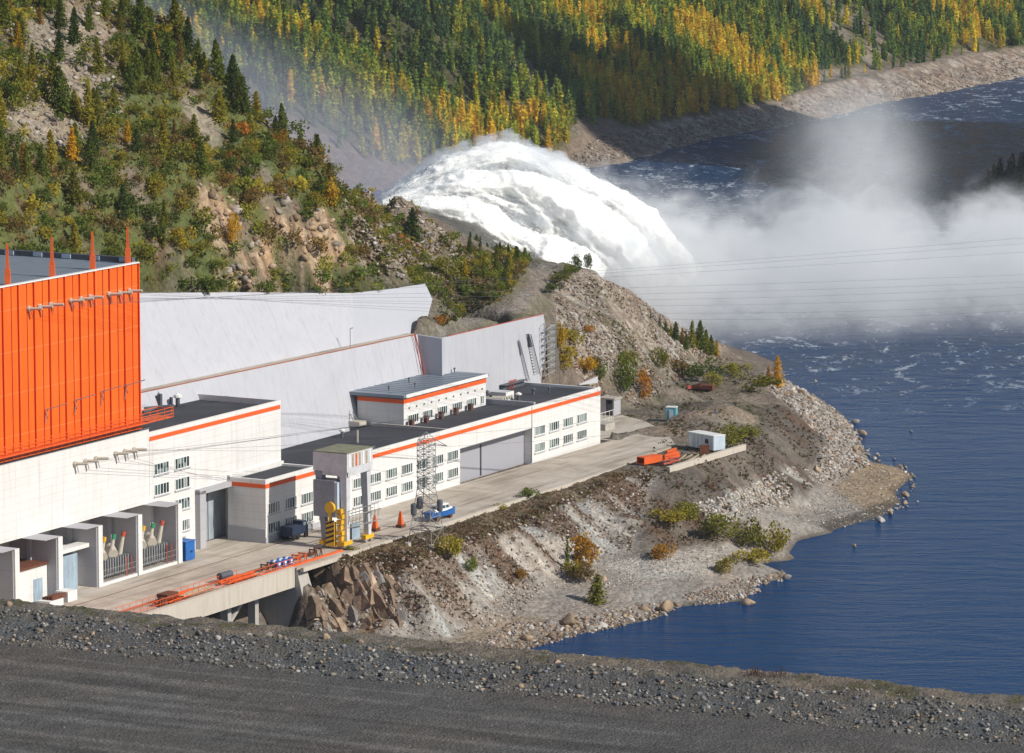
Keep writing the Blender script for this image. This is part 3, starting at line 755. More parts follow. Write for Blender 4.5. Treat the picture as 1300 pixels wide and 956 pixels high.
m3 = ((NB < 4.2) & (ng > .45))[..., None]; NC[:] = np.where(m3, np.array((.185, .155, .125)), NC)
m4 = ((NB < 3.5) & (ng < .38))[..., None]; NC[:] = np.where(m4, np.array((.11, .10, .06)), NC)
trk = fbm(NA / 30, NB / .9, 201, 3); m5 = ((NB > 13) & (trk > .58))[..., None]; NC[:] = np.where(m5, np.array((.16, .147, .138)), NC)
m6 = ((NB > 14) & (np.abs(((NB * .9 + fbm(NA / 25, NB * 0, 211, 2) * 6) % 9) - 4.5) < .9))[..., None]; NC[:] = np.where(m6, NC * .78, NC)
ni4, nj4 = NA.shape; ix = np.arange(ni4 * nj4).reshape(ni4, nj4)
q4 = np.stack([ix[:-1, :-1], ix[1:, :-1], ix[1:, 1:], ix[:-1, 1:]], -1).reshape(-1, 4)
NVt = np.stack([NX, NY, NZ], -1).reshape(-1, 3)
me = np_mesh('gravel_road', NVt, q4, NC.reshape(-1, 3), smooth=True)
if me.polygons[0].normal.z < 0: me.flip_normals()
o = link('gravel_road', me, M['near_ground']); tag(o, kind='structure')
BVN = BVHTree.FromPolygons([Vector(p) for p in NVt], [tuple(x) for x in q4])
def near_pt(a, b):
    x = pa[0] + bd[0] * a + bn[0] * b; y = pa[1] + bd[1] * a + bn[1] * b
    h = BVN.ray_cast(Vector((x, y, 200)), Vector((0, 0, -1)))[0]; return h
# ================================================================== YARD, DECK, SLOPE FACES
yb = MB()
yard_poly = [L(440, -341.2), L(440, -316.2), L(521.5, -316.2), L(521.5, -314.9), L(622, -314.1), L(634, -315), L(655.8, -316.3), Pz(858, 565, 0), Pz(845, 548, 0), Pz(818, 534, 0), Pz(790, 527, 0), L(682, -346), L(655, -346), L(655, -329), L(560, -331), L(540, -339)]
yb.prism([(p[0], p[1]) for p in yard_poly], -.6, 0.); o = yb.build('concrete_yard', M['yard_concrete']); tag(o, kind='structure')
# kerb along the outer edge
kb = MB(); kb.box(521.6, 624, -314.3, -313.75, -.5, .14)
k = kb.build('kerb', M['girder_concrete']); tag(k, kind='structure')
# rails set in the yard
rl = MB()
for t_ in (-316.6, -319.9, -328.2):
    rl.box(455, 566, t_ - .07, t_ + .07, 0.004, .03)
o = rl.build('crane_track', M['rust']); tag(o, kind='structure')

# bridge deck carrying the yard over the tailrace
dk = thing('deck_bridge', 'beige concrete girder bridge carrying the yard edge over a dark pit beside the rock cliff', 'bridge', L(521, -316, -14))
g_ = MB(); g_.box(440, 521.4, -316.1, -315.2, -2.9, .22); g_.build('girder', M['girder_concrete'], dk)
s_ = MB(); s_.box(440, 521.3, -341, -316.2, -1.6, -.62); s_.build('slab', M['old_concrete'], dk)
ab = MB(); ab.hexa([L(521.5, -325, -14), L(521.5, -311.5, -14), L(526, -311.5, -14), L(526, -325, -14), L(521.5, -325, -.62), L(521.5, -314.8, -.62), L(524.3, -314.8, -.62), L(524.3, -325, -.62)])
ab.build('abutment', M['old_concrete'], dk)
bw2 = MB(); bw2.box(440, 521.4, -331, -330, -14, -1.65); bw2.build('rear_wall', M['old_concrete'], dk)
for s0 in (482, 497, 505.5, 513.2):
    c_ = MB(); c_.box(s0, s0 + 1.0, -318.5, -317.2, -14, -2.92 if True else 0); c_.build('pillar', M['old_concrete'], dk)
br = MB(); br.tube(L(498, -318, -12.5), L(511, -318, -3.2), .45, n=4); br.build('brace', M['old_concrete'], dk)
for s0 in (485, 508, 517): 
    c_ = MB(); c_.box(s0, s0 + 1.4, -329.9, -328.7, -14, -1.65); c_.build('pillar', M['old_concrete'], dk)

def edge_mesh(name, quads, mat, label, cat, group=None, thick=.5):
    b_ = MB()
    for q_ in quads:
        a_ = [Vector(p) for p in q_]; nrm = (a_[1] - a_[0]).cross(a_[-1] - a_[0]).normalized()
        if nrm.dot(Vector((.88, -.47, .1))) < 0: a_ = a_[::-1]; nrm = -nrm
        k_ = len(a_); bk = [p - nrm * thick for p in a_]
        b_.add(a_ + bk, [tuple(range(k_)), tuple(range(2 * k_ - 1, k_ - 1, -1))] + [(i, k_ + i, k_ + (i + 1) % k_, (i + 1) % k_) for i in range(k_)])
    o_ = b_.build(name, mat); tag(o_, label, cat, group); return o_
def bt(s, dt=0, z=ZB): return L(s, berm_t(s) + dt, z)
# upper slope face: fan of quads between berm and top line
tops = up_top; us = (-60, 60, 181, 300, 400, 448, 495, 540)
def up_bot(u):                         # berm-back point under pixel column u
    lo, hi = 460., 660.
    for _ in range(50):
        m_ = (lo + hi) / 2; P_ = bt(m_, -2.2); uu, _v = proj(np.array(P_))
        if uu < u: lo = m_
        else: hi = m_
    return bt(lo, -2.2)
bots = [up_bot(u) for u in us[:-1]]
endb = up_end[2]
quads = [[bots[i], bots[i + 1], tops[i + 1], tops[i]] for i in range(5)]
up_main = edge_mesh('retaining_wall', quads, M['slope_sheet'], 'long smooth light grey sloped wall on the hillside above the beige berm', 'retaining wall')
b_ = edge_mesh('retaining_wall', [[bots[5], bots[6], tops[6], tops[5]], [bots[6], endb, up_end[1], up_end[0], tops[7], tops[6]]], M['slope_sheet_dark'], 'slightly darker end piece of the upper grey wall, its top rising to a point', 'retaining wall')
# berm walkway
wb_ = MB(); 
for a_, c_ in ((500, 540), (540, 580), (580, 621.8)):
    p = [bt(a_, 0), bt(c_, 0), bt(c_, -2.3), bt(a_, -2.3)]
    wb_.hexa([(x, y, ZB - .4) for x, y, z in p] + [(x, y, ZB + .05) for x, y, z in p])
o = wb_.build('berm_path', M['wood' if False else 'yard_concrete']); tag(o, kind='structure')
# lower face (nearly vertical) behind the buildings
lowf = [[L(a_, -347.3, 4), L(c_, -347.3, 4), bt(c_, .05, ZB - .03), bt(a_, .05, ZB - .03)] for a_, c_ in ((515, 560), (560, 600), (600, 621.6))]
edge_mesh('retaining_wall', lowf, M['slope_sheet'], 'lower grey wall between the berm and the dark roofs, left of the notch', 'retaining wall')
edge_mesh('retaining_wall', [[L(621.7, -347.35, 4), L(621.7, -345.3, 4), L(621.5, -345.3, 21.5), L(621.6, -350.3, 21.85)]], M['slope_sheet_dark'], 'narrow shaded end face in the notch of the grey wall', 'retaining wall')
w2p = Pt(690, 399, -346.0); w2s = float(np.array(w2p) @ AX)
w2b = Pt(703, 478, -345.6); w2bs = float(np.array(w2b) @ AX)
edge_mesh('retaining_wall', [[L(621.8, -345.6, 4), L(w2bs + 1.2, -345.6, 4), L(w2bs, -345.65, w2b[2]), w2p, L(621.6, -345.6, 21.5)]], M['slope_sheet'], 'bright grey retaining wall right of the notch, under a thin red top edge', 'retaining wall')
# red-brown coping lines
cb_ = MB(); cb_.bar(L(624, -345.7, 21.55), (w2p[0], w2p[1], w2p[2] + .08), .12); 
o = cb_.build('coping_rail', M['red_paint']); tag(o, 'thin red coping rail on top of the grey wall right of the notch', 'rail')
cb_ = MB(); cb_.bar(L(620.6, -350.2, 22.1), L(621.4, -347.1, 10.2), .2); cb_.bar(L(619.6, -350.15, 22.1), L(620.6, -347.1, 10.2), .1)
o = cb_.build('drain_pipe', M['red_paint']); tag(o, 'thin reddish drain pipe running down beside the shaded notch of the wall', 'pipe')
# red kerb along berm edge
cb_ = MB(); cb_.bar(bt(505, .05, ZB + .12), bt(621, .05, ZB + .12), .09); o = cb_.build('coping_rail', M['red_paint']); tag(o, 'thin reddish rail along the outer edge of the beige berm', 'rail')
# stepped low walls right of the building back
def tri_wall(q_, label): edge_mesh('low_wall', [q_], M['grey_wall'], label, 'wall', thick=.4)
tri_wall([L(652.6, -347, 8), Pt(733, 489, -346.5), Pt(733, 472, -346.5), Pt(683, 483, -346.8)], 'low light grey wall tapering behind the dark roof, below the lattice mast')
tri_wall([Pt(736, 489, -345), Pt(759, 486, -345), Pt(759, 478, -345), Pt(736, 488, -345)], 'small wedge of grey wall just above the right end of the long building')
for a_, c_ in (((733, 487), (760, 477)), ((703, 471), (733, 466))):
    cb_ = MB(); cb_.bar(Pt(*a_, -346.3), Pt(*c_, -346.3), .28)
    o = cb_.build('coping_rail', M['rust']); tag(o, 'rusty red coping on the low wall at the foot of the rubble slope' if a_[0] == 733 else 'rusty coping above the tapering low wall by the lattice stair tower', 'rail')

# ================================================================== WINDOWS
def window(parent, s0, s1, z0, z1, t, mull=5, name='window', sill=True):
    f_ = MB(); w_ = .13
    f_.box(s0, s1, t, t + .10, z0, z0 + w_); f_.box(s0, s1, t, t + .10, z1 - w_, z1)
    f_.box(s0, s0 + w_, t, t + .10, z0 + w_ + .001, z1 - w_ - .001); f_.box(s1 - w_, s1, t, t + .10, z0 + w_ + .001, z1 - w_ - .001)
    for i in range(1, mull):
        x = s0 + (s1 - s0) * i / mull; f_.box(x - .07, x + .07, t, t + .085, z0 + w_ + .001, z1 - w_ - .001)
    win = f_.build(name, M['white_paint'], parent)
    p_ = MB(); p_.box(s0 + .04, s1 - .04, t - .02, t + .035, z0 + .04, z1 - .04); p_.build('pane', M['window_glass'], win)
    if sill:
        q_ = MB(); q_.box(s0 - .15, s1 + .15, t, t + .24, z0 - .16, z0 - .02); q_.build('sill', M['grey_wall'], win)
    return win

# ================================================================== MAIN LONG BUILDING
TF, TBk = -330., -345.6
mb = thing('office_building', 'long white two storey building with dark flat roof, largest of the yard', 'building', L(600, -338, 0))
b_ = MB(); b_.box(553.6, 600.2, TBk, TF, -.5, 9.2); b_.box(626.2, 652.8, TBk, TF, -.5, 9.2); b_.box(600.21, 626.19, TBk, TF - 1.6, -.5, 9.2); b_.box(600.21, 626.19, TF - 1.599, TF, 6.1, 9.2)
b_.build('wall', M['white_wall'], mb)
r_ = MB(); r_.box(553.7, 652.4, TBk + .1, TF - .4, 9.205, 9.45); r_.build('roof', M['roof_felt'], mb)
p_ = MB(); p_.box(553.6, 652.8, TF - .35, TF + .02, 9.206, 10.0); p_.box(652.3, 652.82, TBk, TF - .36, 9.206, 9.9); p_.build('parapet', M['white_wall'], mb)
st_ = MB(); st_.box(553.7, 652.7, TF + .021, TF + .07, 8.65, 9.3); st_.build('stripe', M['stripe_orange'], mb)
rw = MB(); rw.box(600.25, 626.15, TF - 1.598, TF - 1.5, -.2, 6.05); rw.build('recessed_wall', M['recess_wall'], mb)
ln_ = MB(); ln_.box(600.2, 626.2, TF + .021, TF + .12, 5.98, 6.12); ln_.build('lintel', M['dark_steel'], mb)
for x in (610.0,): 
    q_ = MB(); q_.box(x, x + .25, TF - 1.5, TF - 1.3, 0, 5.9); q_.build('drain_pipe', M['dark_steel'], mb)
q_ = MB(); q_.box(626.15, 626.3, TF + .01, TF + .06, 0, 9.9); q_.build('joint_strip', M['dark_steel'], mb)
for s0 in (553.6, 559.0, 564.2, 569.6, 574.9, 580.1, 585.3, 590.6, 595.8):
    for z0, z1 in ((1.5, 3.2), (4.5, 6.2)):
        if s0 + 3.7 < 600: window(mb, s0, s0 + 3.65, z0, z1, TF)
for s0 in (627.3, 632.8, 638.1, 643.5):
    for z0, z1 in ((1.5, 3.2), (4.5, 6.2)): window(mb, s0, s0 + 3.8, z0, z1, TF)
# roof expansion curbs
rc = MB(); rc.box(628.1, 628.8, -345.3, TF - .6, 9.46, 10.35); rc.build('roof_curb', M['shade_toned_concrete'], mb)
rc = MB(); rc.box(596.4, 597.0, -345.3, TF - .6, 9.46, 9.95); rc.build('roof_curb', M['old_concrete'], mb)
for s_, lab in ((598.3, ''), (603.4, ''), (608.6, ''), (613.9, ''), (619.2, '')):
    c_ = MB(); c_.box(s_, s_ + .8, -338.9, -338.2, 9.46, 10.7); c_.build('chimney', M['brick_red'], mb)
# roof clutter as separate things
def vent(s, t, z, h, r, lab, mat='steel', cat='vent', grp=None):
    o_ = thing('roof_vent', lab, cat, L(s, t, z), grp)
    a_ = MB(); c = L(s, t, z); a_.lathe(c, [(r * .5, 0), (r * .5, h * .6)], 8); a_.build('pipe', M['dark_steel'], o_)
    a_ = MB(); a_.lathe(c, [(r * .55, h * .601), (r, h * .68), (r * .95, h * .85), (r * .1, h)], 10); a_.build('cowl', M[mat], o_); return o_
vent(583, -343, 9.45, 1.6, .5, 'small light cowled vent at the back roof edge left of the raised block', 'white_paint')
vent(634.5, -337, 9.45, 1.5, .55, 'short white roof vent in the middle of the right part of the dark roof', 'white_paint')
vent(642.0, -338, 9.45, 1.3, .5, 'dark vent cap toward the right end of the long dark roof', 'dark_steel')
vent(643.5, -335.6, 9.45, 1.5, .25, 'thin dark pipe vent toward the right end of the long dark roof', 'dark_steel')
vent(631.2, -341.5, 9.45, 2.0, .4, 'dark pipe rising from ducts on the roof right of the upper storey', 'dark_steel')
o = thing('roof_hatch', 'low dark roof hatch block with a thin mast behind the portal crane', 'hatch', L(573, -333.5, 9.45))
a_ = MB(); a_.box(570.5, 575.3, -335.3, -332.2, 9.46, 10.3); a_.build('hatch_box', M['dark_steel'], o)
a_ = MB(); a_.box(570.0, 575.8, -335.6, -331.9, 10.301, 10.55); a_.build('lid', M['roof_felt'], o)
a_ = MB(); a_.tube(L(573.5, -334.5, 10.56), L(573.5, -334.5, 12.6), .16); a_.build('mast', M['porcelain'], o)
o = thing('duct_unit', 'cluster of beige ducts and dark valves on the roof right of the upper storey', 'duct', L(631, -340, 9.45))
a_ = MB()
for i in range(5):
    a_.tube(L(629.8 + i * .9, -341.6, 10.1), L(630.2 + i * .9, -337.8, 10.2), .28, n=8)
a_.build('duct', M['porcelain'], o)
a_ = MB()
for i in range(6): a_.box(629.6 + i * .75, 629.9 + i * .75, -342 + (i % 3) * 1.3, -341.5 + (i % 3) * 1.3, 9.46, 10.0 + (i % 2) * .7)
a_.build('stand', M['dark_steel'], o)
o = thing('roof_cabin', 'small box cabin with white lit end standing on the right dark roof', 'cabin', L(634, -338.5, 9.45))
a_ = MB(); a_.box(632.2, 635.2, -341.5, -338.4, 9.46, 11.0); a_.build('cabin_box', M['grey_wall'], o)
a_ = MB(); a_.box(632.2, 635.2, -338.399, -338.3, 9.5, 11.02); a_.build('lit_end_panel', M['white_paint'], o)  # white sheet paints the sunlit end brighter than the grey cabin sides
o = thing('roof_frame', 'red pipe frame at the back edge of the dark roof under the lattice mast', 'frame', L(646, -344.6, 9.45))
a_ = MB()
for i in range(5): a_.bar(L(645 + i * .45, -344.8 + .2 * (i % 2), 9.46), L(645.3 + i * .5, -344.4, 11.2), .12)
a_.bar(L(644.8, -344.5, 11.0), L(647.8, -344.5, 11.0), .14); a_.bar(L(644.8, -344.5, 10.4), L(647.8, -344.5, 10.4), .12); a_.build('frame_bars', M['red_paint'], o)
o = MB(); o.box(643.4, 651.5, -345.4, -344.9, 9.46, 10.4); o.box(643.2, 652.0, -345.5, -344.3, 10.401, 10.55); o = o.build('plank_platform', [M['dark_steel']]); tag(o, 'low dark platform with planks at the foot of the lattice mast behind the roof', 'platform')

# upper storey block
T2 = -339.5
ub = thing('rooftop_storey', 'raised white block with grey metal roof and orange stripe standing on the long dark roof', 'building', L(612, -345, 9.4))
b_ = MB(); b_.box(597.7, 626.9, -348.6, T2, 9.46, 14.2); b_.build('wall', M['white_wall'], ub)
r_ = MB()
q_ = [L(596.6, -352.8, 15.0), L(597.2, T2 + .3, 14.95), L(627.5, T2 + .3, 14.95), L(627.2, -352.8, 15.0)]
r_.hexa([(x, y, 14.45) for x, y, z in q_] + q_); r_.build('roof', M['roof_metal'], ub)
r_ = MB()
for s0 in np.arange(599, 627, 2.0): r_.box(s0, s0 + .08, -352.6, T2 + .2, 15.0, 15.06)
r_.build('roof_seam', M['roof_metal'], ub)
r_ = MB(); r_.box(597.5, 627.1, -349., T2 + .05, 14.201, 14.44); r_.build('eave', M['dark_steel'], ub)
r_ = MB(); r_.box(597.9, 627.0, T2 + .301, T2 + .4, 14.4, 15.0); r_.build('fascia', M['white_paint'], ub)
r_ = MB(); r_.box(597.62, 627.0, T2 + .001, T2 + .06, 13.45, 14.15); r_.box(597.60, 597.69, -348.6, T2 + .06, 13.45, 14.15); r_.build('stripe', M['stripe_orange'], ub)
for s0, s1 in ((599.0, 602.7), (604.2, 607.6), (609.4, 612.8), (614.7, 618.1), (619.9, 623.3), (624.9, 626.2)): window(ub, s0, s1, 9.75, 11.35, T2, 5 if s1 - s0 > 2 else 2, sill=False)
for i in range(11):
    h_ = MB(); s0 = 599.3 + i * 2.6; h_.box(s0, s0 + .45, T2 + .01, T2 + .06, 12.35, 12.65); h_.build('vent_hole', M['dark_steel'], ub)
for s0, t0 in ((600.5, -344), (606, -342), (611, -346), (622, -346.5), (625.5, -345)):
    vent(s0, t0, 15.06, .9, .22, {600.5: 'small vent pipe at the near left of the grey metal roof', 606: 'vent pipe near the front edge of the grey metal roof', 611: 'vent pipe at the middle of the grey metal roof', 622: 'vent pipe toward the far right back of the grey metal roof', 625.5: 'vent pipe at the far right end of the grey metal roof'}[s0], 'dark_steel')
# hoist frame leaning at its left end
o = thing('hoist_frame', 'thin rusty hoist frame leaning at the shaded left end of the raised block', 'frame', L(597, -349, 9.4))
a_ = MB(); a_.bar(L(594.8, -348.5, 9.6), L(596.3, -352., 14.0), .13); a_.bar(L(594.8, -347.2, 9.6), L(596.3, -351, 14.0), .13); a_.bar(L(596.8, -347.6, 9.6), L(596.4, -350.6, 14.0), .12)
for i in range(7): z = 10.2 + i * .55; a_.bar(L(594.8 + i * .2, -348.5 - i * .5, z), L(594.9 + i * .2, -347.2 - i * .5, z), .08)
a_.build('lattice', M['lattice_steel'], o)
a_ = MB(); a_.box(594.6, 597.2, -349, -346.4, 9.46, 10.2); a_.build('ballast', M['porcelain'], o)
a_ = MB(); a_.box(595.9, 596.7, -352.3, -350.6, 13.2, 14.1); a_.build('winch', M['rust'], o)

# ================================================================== SMALL ANNEX (in front of the tall white block)
an = thing('annex_building', 'small white annex with orange stripe on two sides, left of the portal crane', 'building', L(545, -333.5, 0))
b_ = MB(); b_.box(537.3, 553.55, -336.9, TF, -.5, 9.2); b_.build('wall', M['white_wall'], an)
b_ = MB(); b_.box(537.4, 553.5, -336.8, TF - .4, 9.205, 9.5); b_.build('roof', M['roof_felt'], an)
b_ = MB(); b_.box(537.25, 553.58, TF - .35, TF + .02, 9.206, 10.0); b_.box(537.25, 537.7, -336.9, TF - .351, 9.206, 10.0); b_.box(537.25, 553.5, -336.95, -336.5, 9.51, 10.25); b_.box(553.0, 553.58, -336.4, TF - .36, 9.206, 9.85); b_.build('parapet', M['white_wall'], an)
b_ = MB(); b_.box(537.2, 553.6, TF + .021, TF + .07, 8.65, 9.3); b_.box(537.16, 537.249, -336.9, TF + .07, 8.65, 9.3); b_.build('stripe', M['stripe_orange'], an)
b_ = MB(); b_.box(537.1, 553.5, TF + .021, TF + .12, -.3, .9); b_.box(537.12, 537.29, -336.9, TF + .02, -.3, 2.2); b_.build('plinth', M['shade_toned_concrete'], an)
for s0 in (537.9, 543.0, 548.0):
    for z0, z1 in ((1.3, 3.1), (4.4, 6.2)): window(an, s0, s0 + 3.6, z0, z1, TF)

# ================================================================== TALL WHITE BLOCK (gate hall)
TB = -337.
gb = thing('gate_hall', 'tall white block with a large grey gate between orange hall and annex', 'building', L(534, -345, 0))
b_ = MB(); b_.box(515.2, 529.6, -356, TB, -.5, 18.9); b_.box(540.6, 553.5, -356, TB, -.5, 18.9); b_.box(529.61, 540.59, -356, TB, 8.6, 18.9); b_.box(529.61, 540.59, -356, TB - 3.0, -.5, 8.599); b_.build('wall', M['white_wall'], gb)
b_ = MB(); b_.box(500, 553.0, -355.8, TB - .4, 18.91, 19.1); b_.build('roof', M['roof_felt'], gb)
b_ = MB(); b_.box(514.8, 553.52, TB - .4, TB + .02, 18.91, 20.0); b_.box(553.0, 553.5, -356, TB - .41, 18.91, 20.0); b_.box(505, 552.9, -356, -355.6, 19.11, 20.3); b_.build('parapet', M['white_wall'], gb)
b_ = MB(); b_.box(515.2, 553.3, TB + .021, TB + .07, 18.65, 19.3); b_.build('stripe', M['stripe_orange'], gb)
gf = MB()
gf.box(527.9, 529.6, TB + .02, TB + .9, -.2, 9.0); gf.box(540.6, 541.6, TB + .02, TB + .3, -.2, 9.0); gf.box(527.9, 541.6, TB + .02, TB + .9, 8.55, 9.3); gf.build('gate_frame', M['shade_toned_concrete'], gb)
gt_ = MB(); gt_.box(530.3, 540.4, TB - 2.6, TB - 2.4, 0, 8.3); g1_ = gt_.build('gate', M['gate_grey'], gb)
h_ = MB(); h_.box(535.2, 535.35, TB - 2.4, TB - 2.33, 0, 8.3)
h_.build('gate_seam', M['dark_steel'], g1_)
h_ = MB(); h_.box(530.25, 540.45, TB - 2.6, TB - 2.35, 8.31, 8.58); h_.build('gate_rail', M['dark_steel'], gb)
for (s0, z0, z1) in ((516.4, 13.2, 15.), (516.4, 10.0, 11.8), (516.4, 6.8, 8.6), (522.2, 13.2, 15.), (522.2, 10., 11.8), (522.2, 6.8, 8.6), (523.6, 3.4, 5.2)):
    window(gb, s0, s0 + (4.1 if z0 > 5 else 2.6), z0, z1, TB)
d_ = MB(); d_.box(522.6, 525.0, TB + .02, TB + .12, 0, 2.6); d_ = d_.build('door', M['grey_wall'], gb)
d2 = MB(); d2.box(523.4, 524.6, TB + .12, TB + .16, .6, 2.4); d2.build('door_window', M['dark_steel'], d_)
vent(545, -351, 19.1, 2.2, .7, 'round white cowl vent on the dark roof of the tall white block', 'white_paint')
vent(543, -353.5, 19.1, 2.6, .35, 'thin dark pipe vent left of the white cowl on the high dark roof', 'dark_steel')
o = thing('duct_unit', 'dark crossing ducts on the back of the high roof beside the orange hall', 'duct', L(541, -352, 19.1))
a_ = MB(); a_.tube(L(535, -351, 19.5), L(542, -352, 19.5), .25); a_.tube(L(538, -353, 19.5), L(543, -350.5, 19.5), .3); a_.box(541.8, 542.4, -352.8, -352.2, 19.11, 21.4); a_.box(542.6, 543.0, -351, -350.6, 19.11, 20.9); a_.build('duct', M['dark_steel'], o)

# ================================================================== ORANGE HALL over white base
oh = thing('turbine_hall', 'huge hall with ribbed orange metal cladding above a white wall, at the left', 'building', L(480, -345, 0))
b_ = MB(); b_.box(430, 515.15, -355, TB, 9.2, 20.7); b_.build('wall', M['white_wall'], oh)
b_ = MB(); b_.box(430, 515.1, -355, -341.2, -.5, 9.19); b_.build('ground_floor_wall', M['white_wall'], oh)
b_ = MB(); b_.box(430, 515.16, TB - .5, TB + .25, 20.701, 20.95); b_.build('ledge', M['dark_steel'], oh)
c_ = MB(); s0 = 430.
c_.box(430, 512.3, -395, -336.9, 20.96, 46.1)
k = 0
while s0 < 512.2:            # folded sheet ribs, real depth
    wdt = 1.35 if k % 3 else .55
    c_.box(s0, min(s0 + wdt, 512.3), -336.899, -336.62 if k % 3 else -336.45, 20.97, 46.15); s0 += wdt + .22; k += 1
c_.build('cladding', M['orange_cladding'], oh)
r_ = MB(); r_.box(430, 511.9, -394, -337.3, 46.11, 46.2); r_.build('roof', M['roof_metal'], oh)
r_ = MB(); r_.box(511.4, 512.28, -395, -337.2, 46.21, 47.0); r_.build('parapet', M['dark_steel'], oh)
for i in range(22):
    if i % 2: 
        q_ = MB(); q_.box(511.25, 511.39, -394 + i * 2.6, -392.4 + i * 2.6, 46.3, 46.9); q_.build('flashing', M['container_paint'], oh)
r_ = MB(); r_.box(430, 512.32, -337.2, -336.4, 46.151, 46.32); r_.build('coping', M['white_paint'], oh)
for (s0, h_) in ((457, 6.), (468.5, 6.), (479.8, 6.0), (491, 5.9), (501.5, 5.7), (510.9, 5.5)):
    q_ = MB()
    b0 = L(s0, -337.6, 46.1); b1 = L(s0, -337.6, 46.1 + 2.3); b2 = L(s0, -337.6, 46.1 + h_)
    q_.tube(b0, b1, .58, .52, n=4); q_.tube(b1, b2, .34, .2, n=4); q_.build('mast', M['orange_paint'], oh)
# gallery walkway along the foot of the cladding
g_ = MB()
g_.box(430, 513, -336.4, -335.3, 21.9, 22.05)
for z in (22.5, 23.0, 23.5): g_.bar(L(430, -335.35, z), L(519.5, -335.35, z), .09)
for i in range(45): s0 = 431 + i * 2.; g_.bar(L(s0, -335.35, 21.95), L(s0, -335.35, 23.5), .08)
for i in range(40): s0 = 432 + i * 2.; g_.bar(L(s0, -336.4, 20.95), L(s0, -335.4, 21.9), .08)
for z in (21.2, 21.5): g_.bar(L(430, -336.2, z), L(512, -336.2, z), .10)
g_.box(512.4, 519.6, -338.2, -335.4, 21.9, 22.05); g_.bar(L(512.4, -338.2, 23.3), L(519.5, -338.2, 23.3), .1); g_.bar(L(519.5, -338.2, 23.3), L(519.5, -335.35, 23.3), .1); g_.bar(L(519.5, -338.2, 22.), L(519.5, -338.2, 23.3), .1); g_.bar(L(519.5, -335.4, 22.), L(519.5, -335.4, 23.3), .1)
g_.build('gallery', M['orange_paint'], oh)
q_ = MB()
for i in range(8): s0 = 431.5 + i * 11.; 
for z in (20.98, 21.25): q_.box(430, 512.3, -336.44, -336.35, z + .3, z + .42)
q_.build('dark_strip', M['dark_steel'], oh)  # two thin dark strips along the cladding foot, below the gallery
# bushings (insulators) sticking out
def bushing(s, z, t=-336.6, ln=4.0, mat='porcelain'):
    o_ = MB(); a0 = L(s, t, z); a1 = L(s + .5, t + ln, z + .1)
    o_.tube(a0, a1, .26, .2, n=8); o_.tube(L(s - .02, t + .0, z), L(s + .08, t + .3, z), .42, n=8); o_.bar(L(s + .1, t + .35, z), L(s + .4, t + .5, z - 1.3), .1)
    return o_
bsh = []
for s0, z0 in ((483.3, 42.4), (486., 42.4), (488.8, 42.4), (494., 42.4), (496.6, 42.4), (499.0, 42.4), (504., 42.3), (506.8, 42.2), (509.5, 42.2)):
    pr = bushing(s0, z0, -336.6, 2.1).build('bushing', M['porcelain'], oh); bsh.append((s0 + .5, z0 + .1, -334.5))
for s0, z0 in ((495., 18.1), (497.8, 18.1), (500.5, 18.1), (505.8, 18.1), (508.3, 18.1), (510.8, 18.)):
    bushing(s0, z0, -337., 2.1).build('bushing', M['porcelain'], oh); bsh.append((s0 + .5, z0 + .1, -334.9))
for s0, z0 in ((487, 27.2), (494.5, 27.6), (501.5, 28.0), (507.8, 28.1)):
    q_ = MB(); q_.bar(L(s0, -336.4, z0), L(s0 + 1.0, -333.4, z0 + 1.0), .14); q_.bar(L(s0, -336.4, z0 - 2), L(s0 + .3, -336.2, z0 + .3), .12); q_.build('bracket', M['lattice_steel'], oh)

# bays under the overhang
FT = -333.
for i, (s0, w_) in enumerate(((473.3, 1.1), (484.2, 1.1), (494.6, 1.1), (505.2, 1.1), (516.2, 1.1), (462, 1.1))):
    f_ = MB(); f_.box(s0, s0 + w_, -341.1, FT, -.2, 9.0); f_.build('fin', M['shade_toned_concrete'], oh)
    f_ = MB(); f_.box(s0 + .15, s0 + 1.25, FT + .001, FT + .3, -.2, 9.15); f_.build('fin_edge', M['white_wall'], oh)
    f_ = MB(); f_.box(s0 - .45, s0 - .001, -337.8, -337.2, 0, 9.1); f_.build('pilaster', M['shade_toned_concrete'], oh)
    if i < 5:
        f_ = MB(); f_.box(s0 - .4, s0 + w_ + .1, -341, FT + .35, 9.01 if False else 9.16, 9.19) if False else f_.box(s0 - 3.0, s0 + w_, -337.1, FT + .25, 9.151, 9.195); f_.build('fin_cap', M['shade_toned_concrete'], oh)
lb = thing('bay_annex', 'low white bay building with flat brown roof between two concrete fins at the lower left', 'building', L(480, -337, 0))
b_ = MB(); b_.box(474.6, 484.1, -341.0, -334.6, -.2, 5.2); b_.build('wall', M['white_wall'], lb)
b_ = MB(); b_.box(474.5, 484.15, -341.0, -334.3, 5.201, 5.5); b_.build('roof', M['rust'], lb)
b_ = MB(); b_.box(480.6, 482.8, -334.6, -334.5, 0, 3.4); b_.build('door', M['door_blue'], lb)
lb = thing('bay_annex', 'white framed bay front with a large pale blue mottled door between two concrete fins', 'building', L(490, -337, 0))
b_ = MB(); b_.box(485.4, 487.0, -341.0, -334.2, -.2, 6.6); b_.box(487.01, 494.5, -341.0, -336.6, -.2, 6.0); b_.box(487.01, 494.5, -336.59, -334.2, 6.0, 6.6); b_.build('wall', M['white_wall'], lb)
b_ = MB(); b_.box(487.6, 492.4, -336.59, -334.9, 0, 5.4); b_.build('door', M['door_blue'], lb)
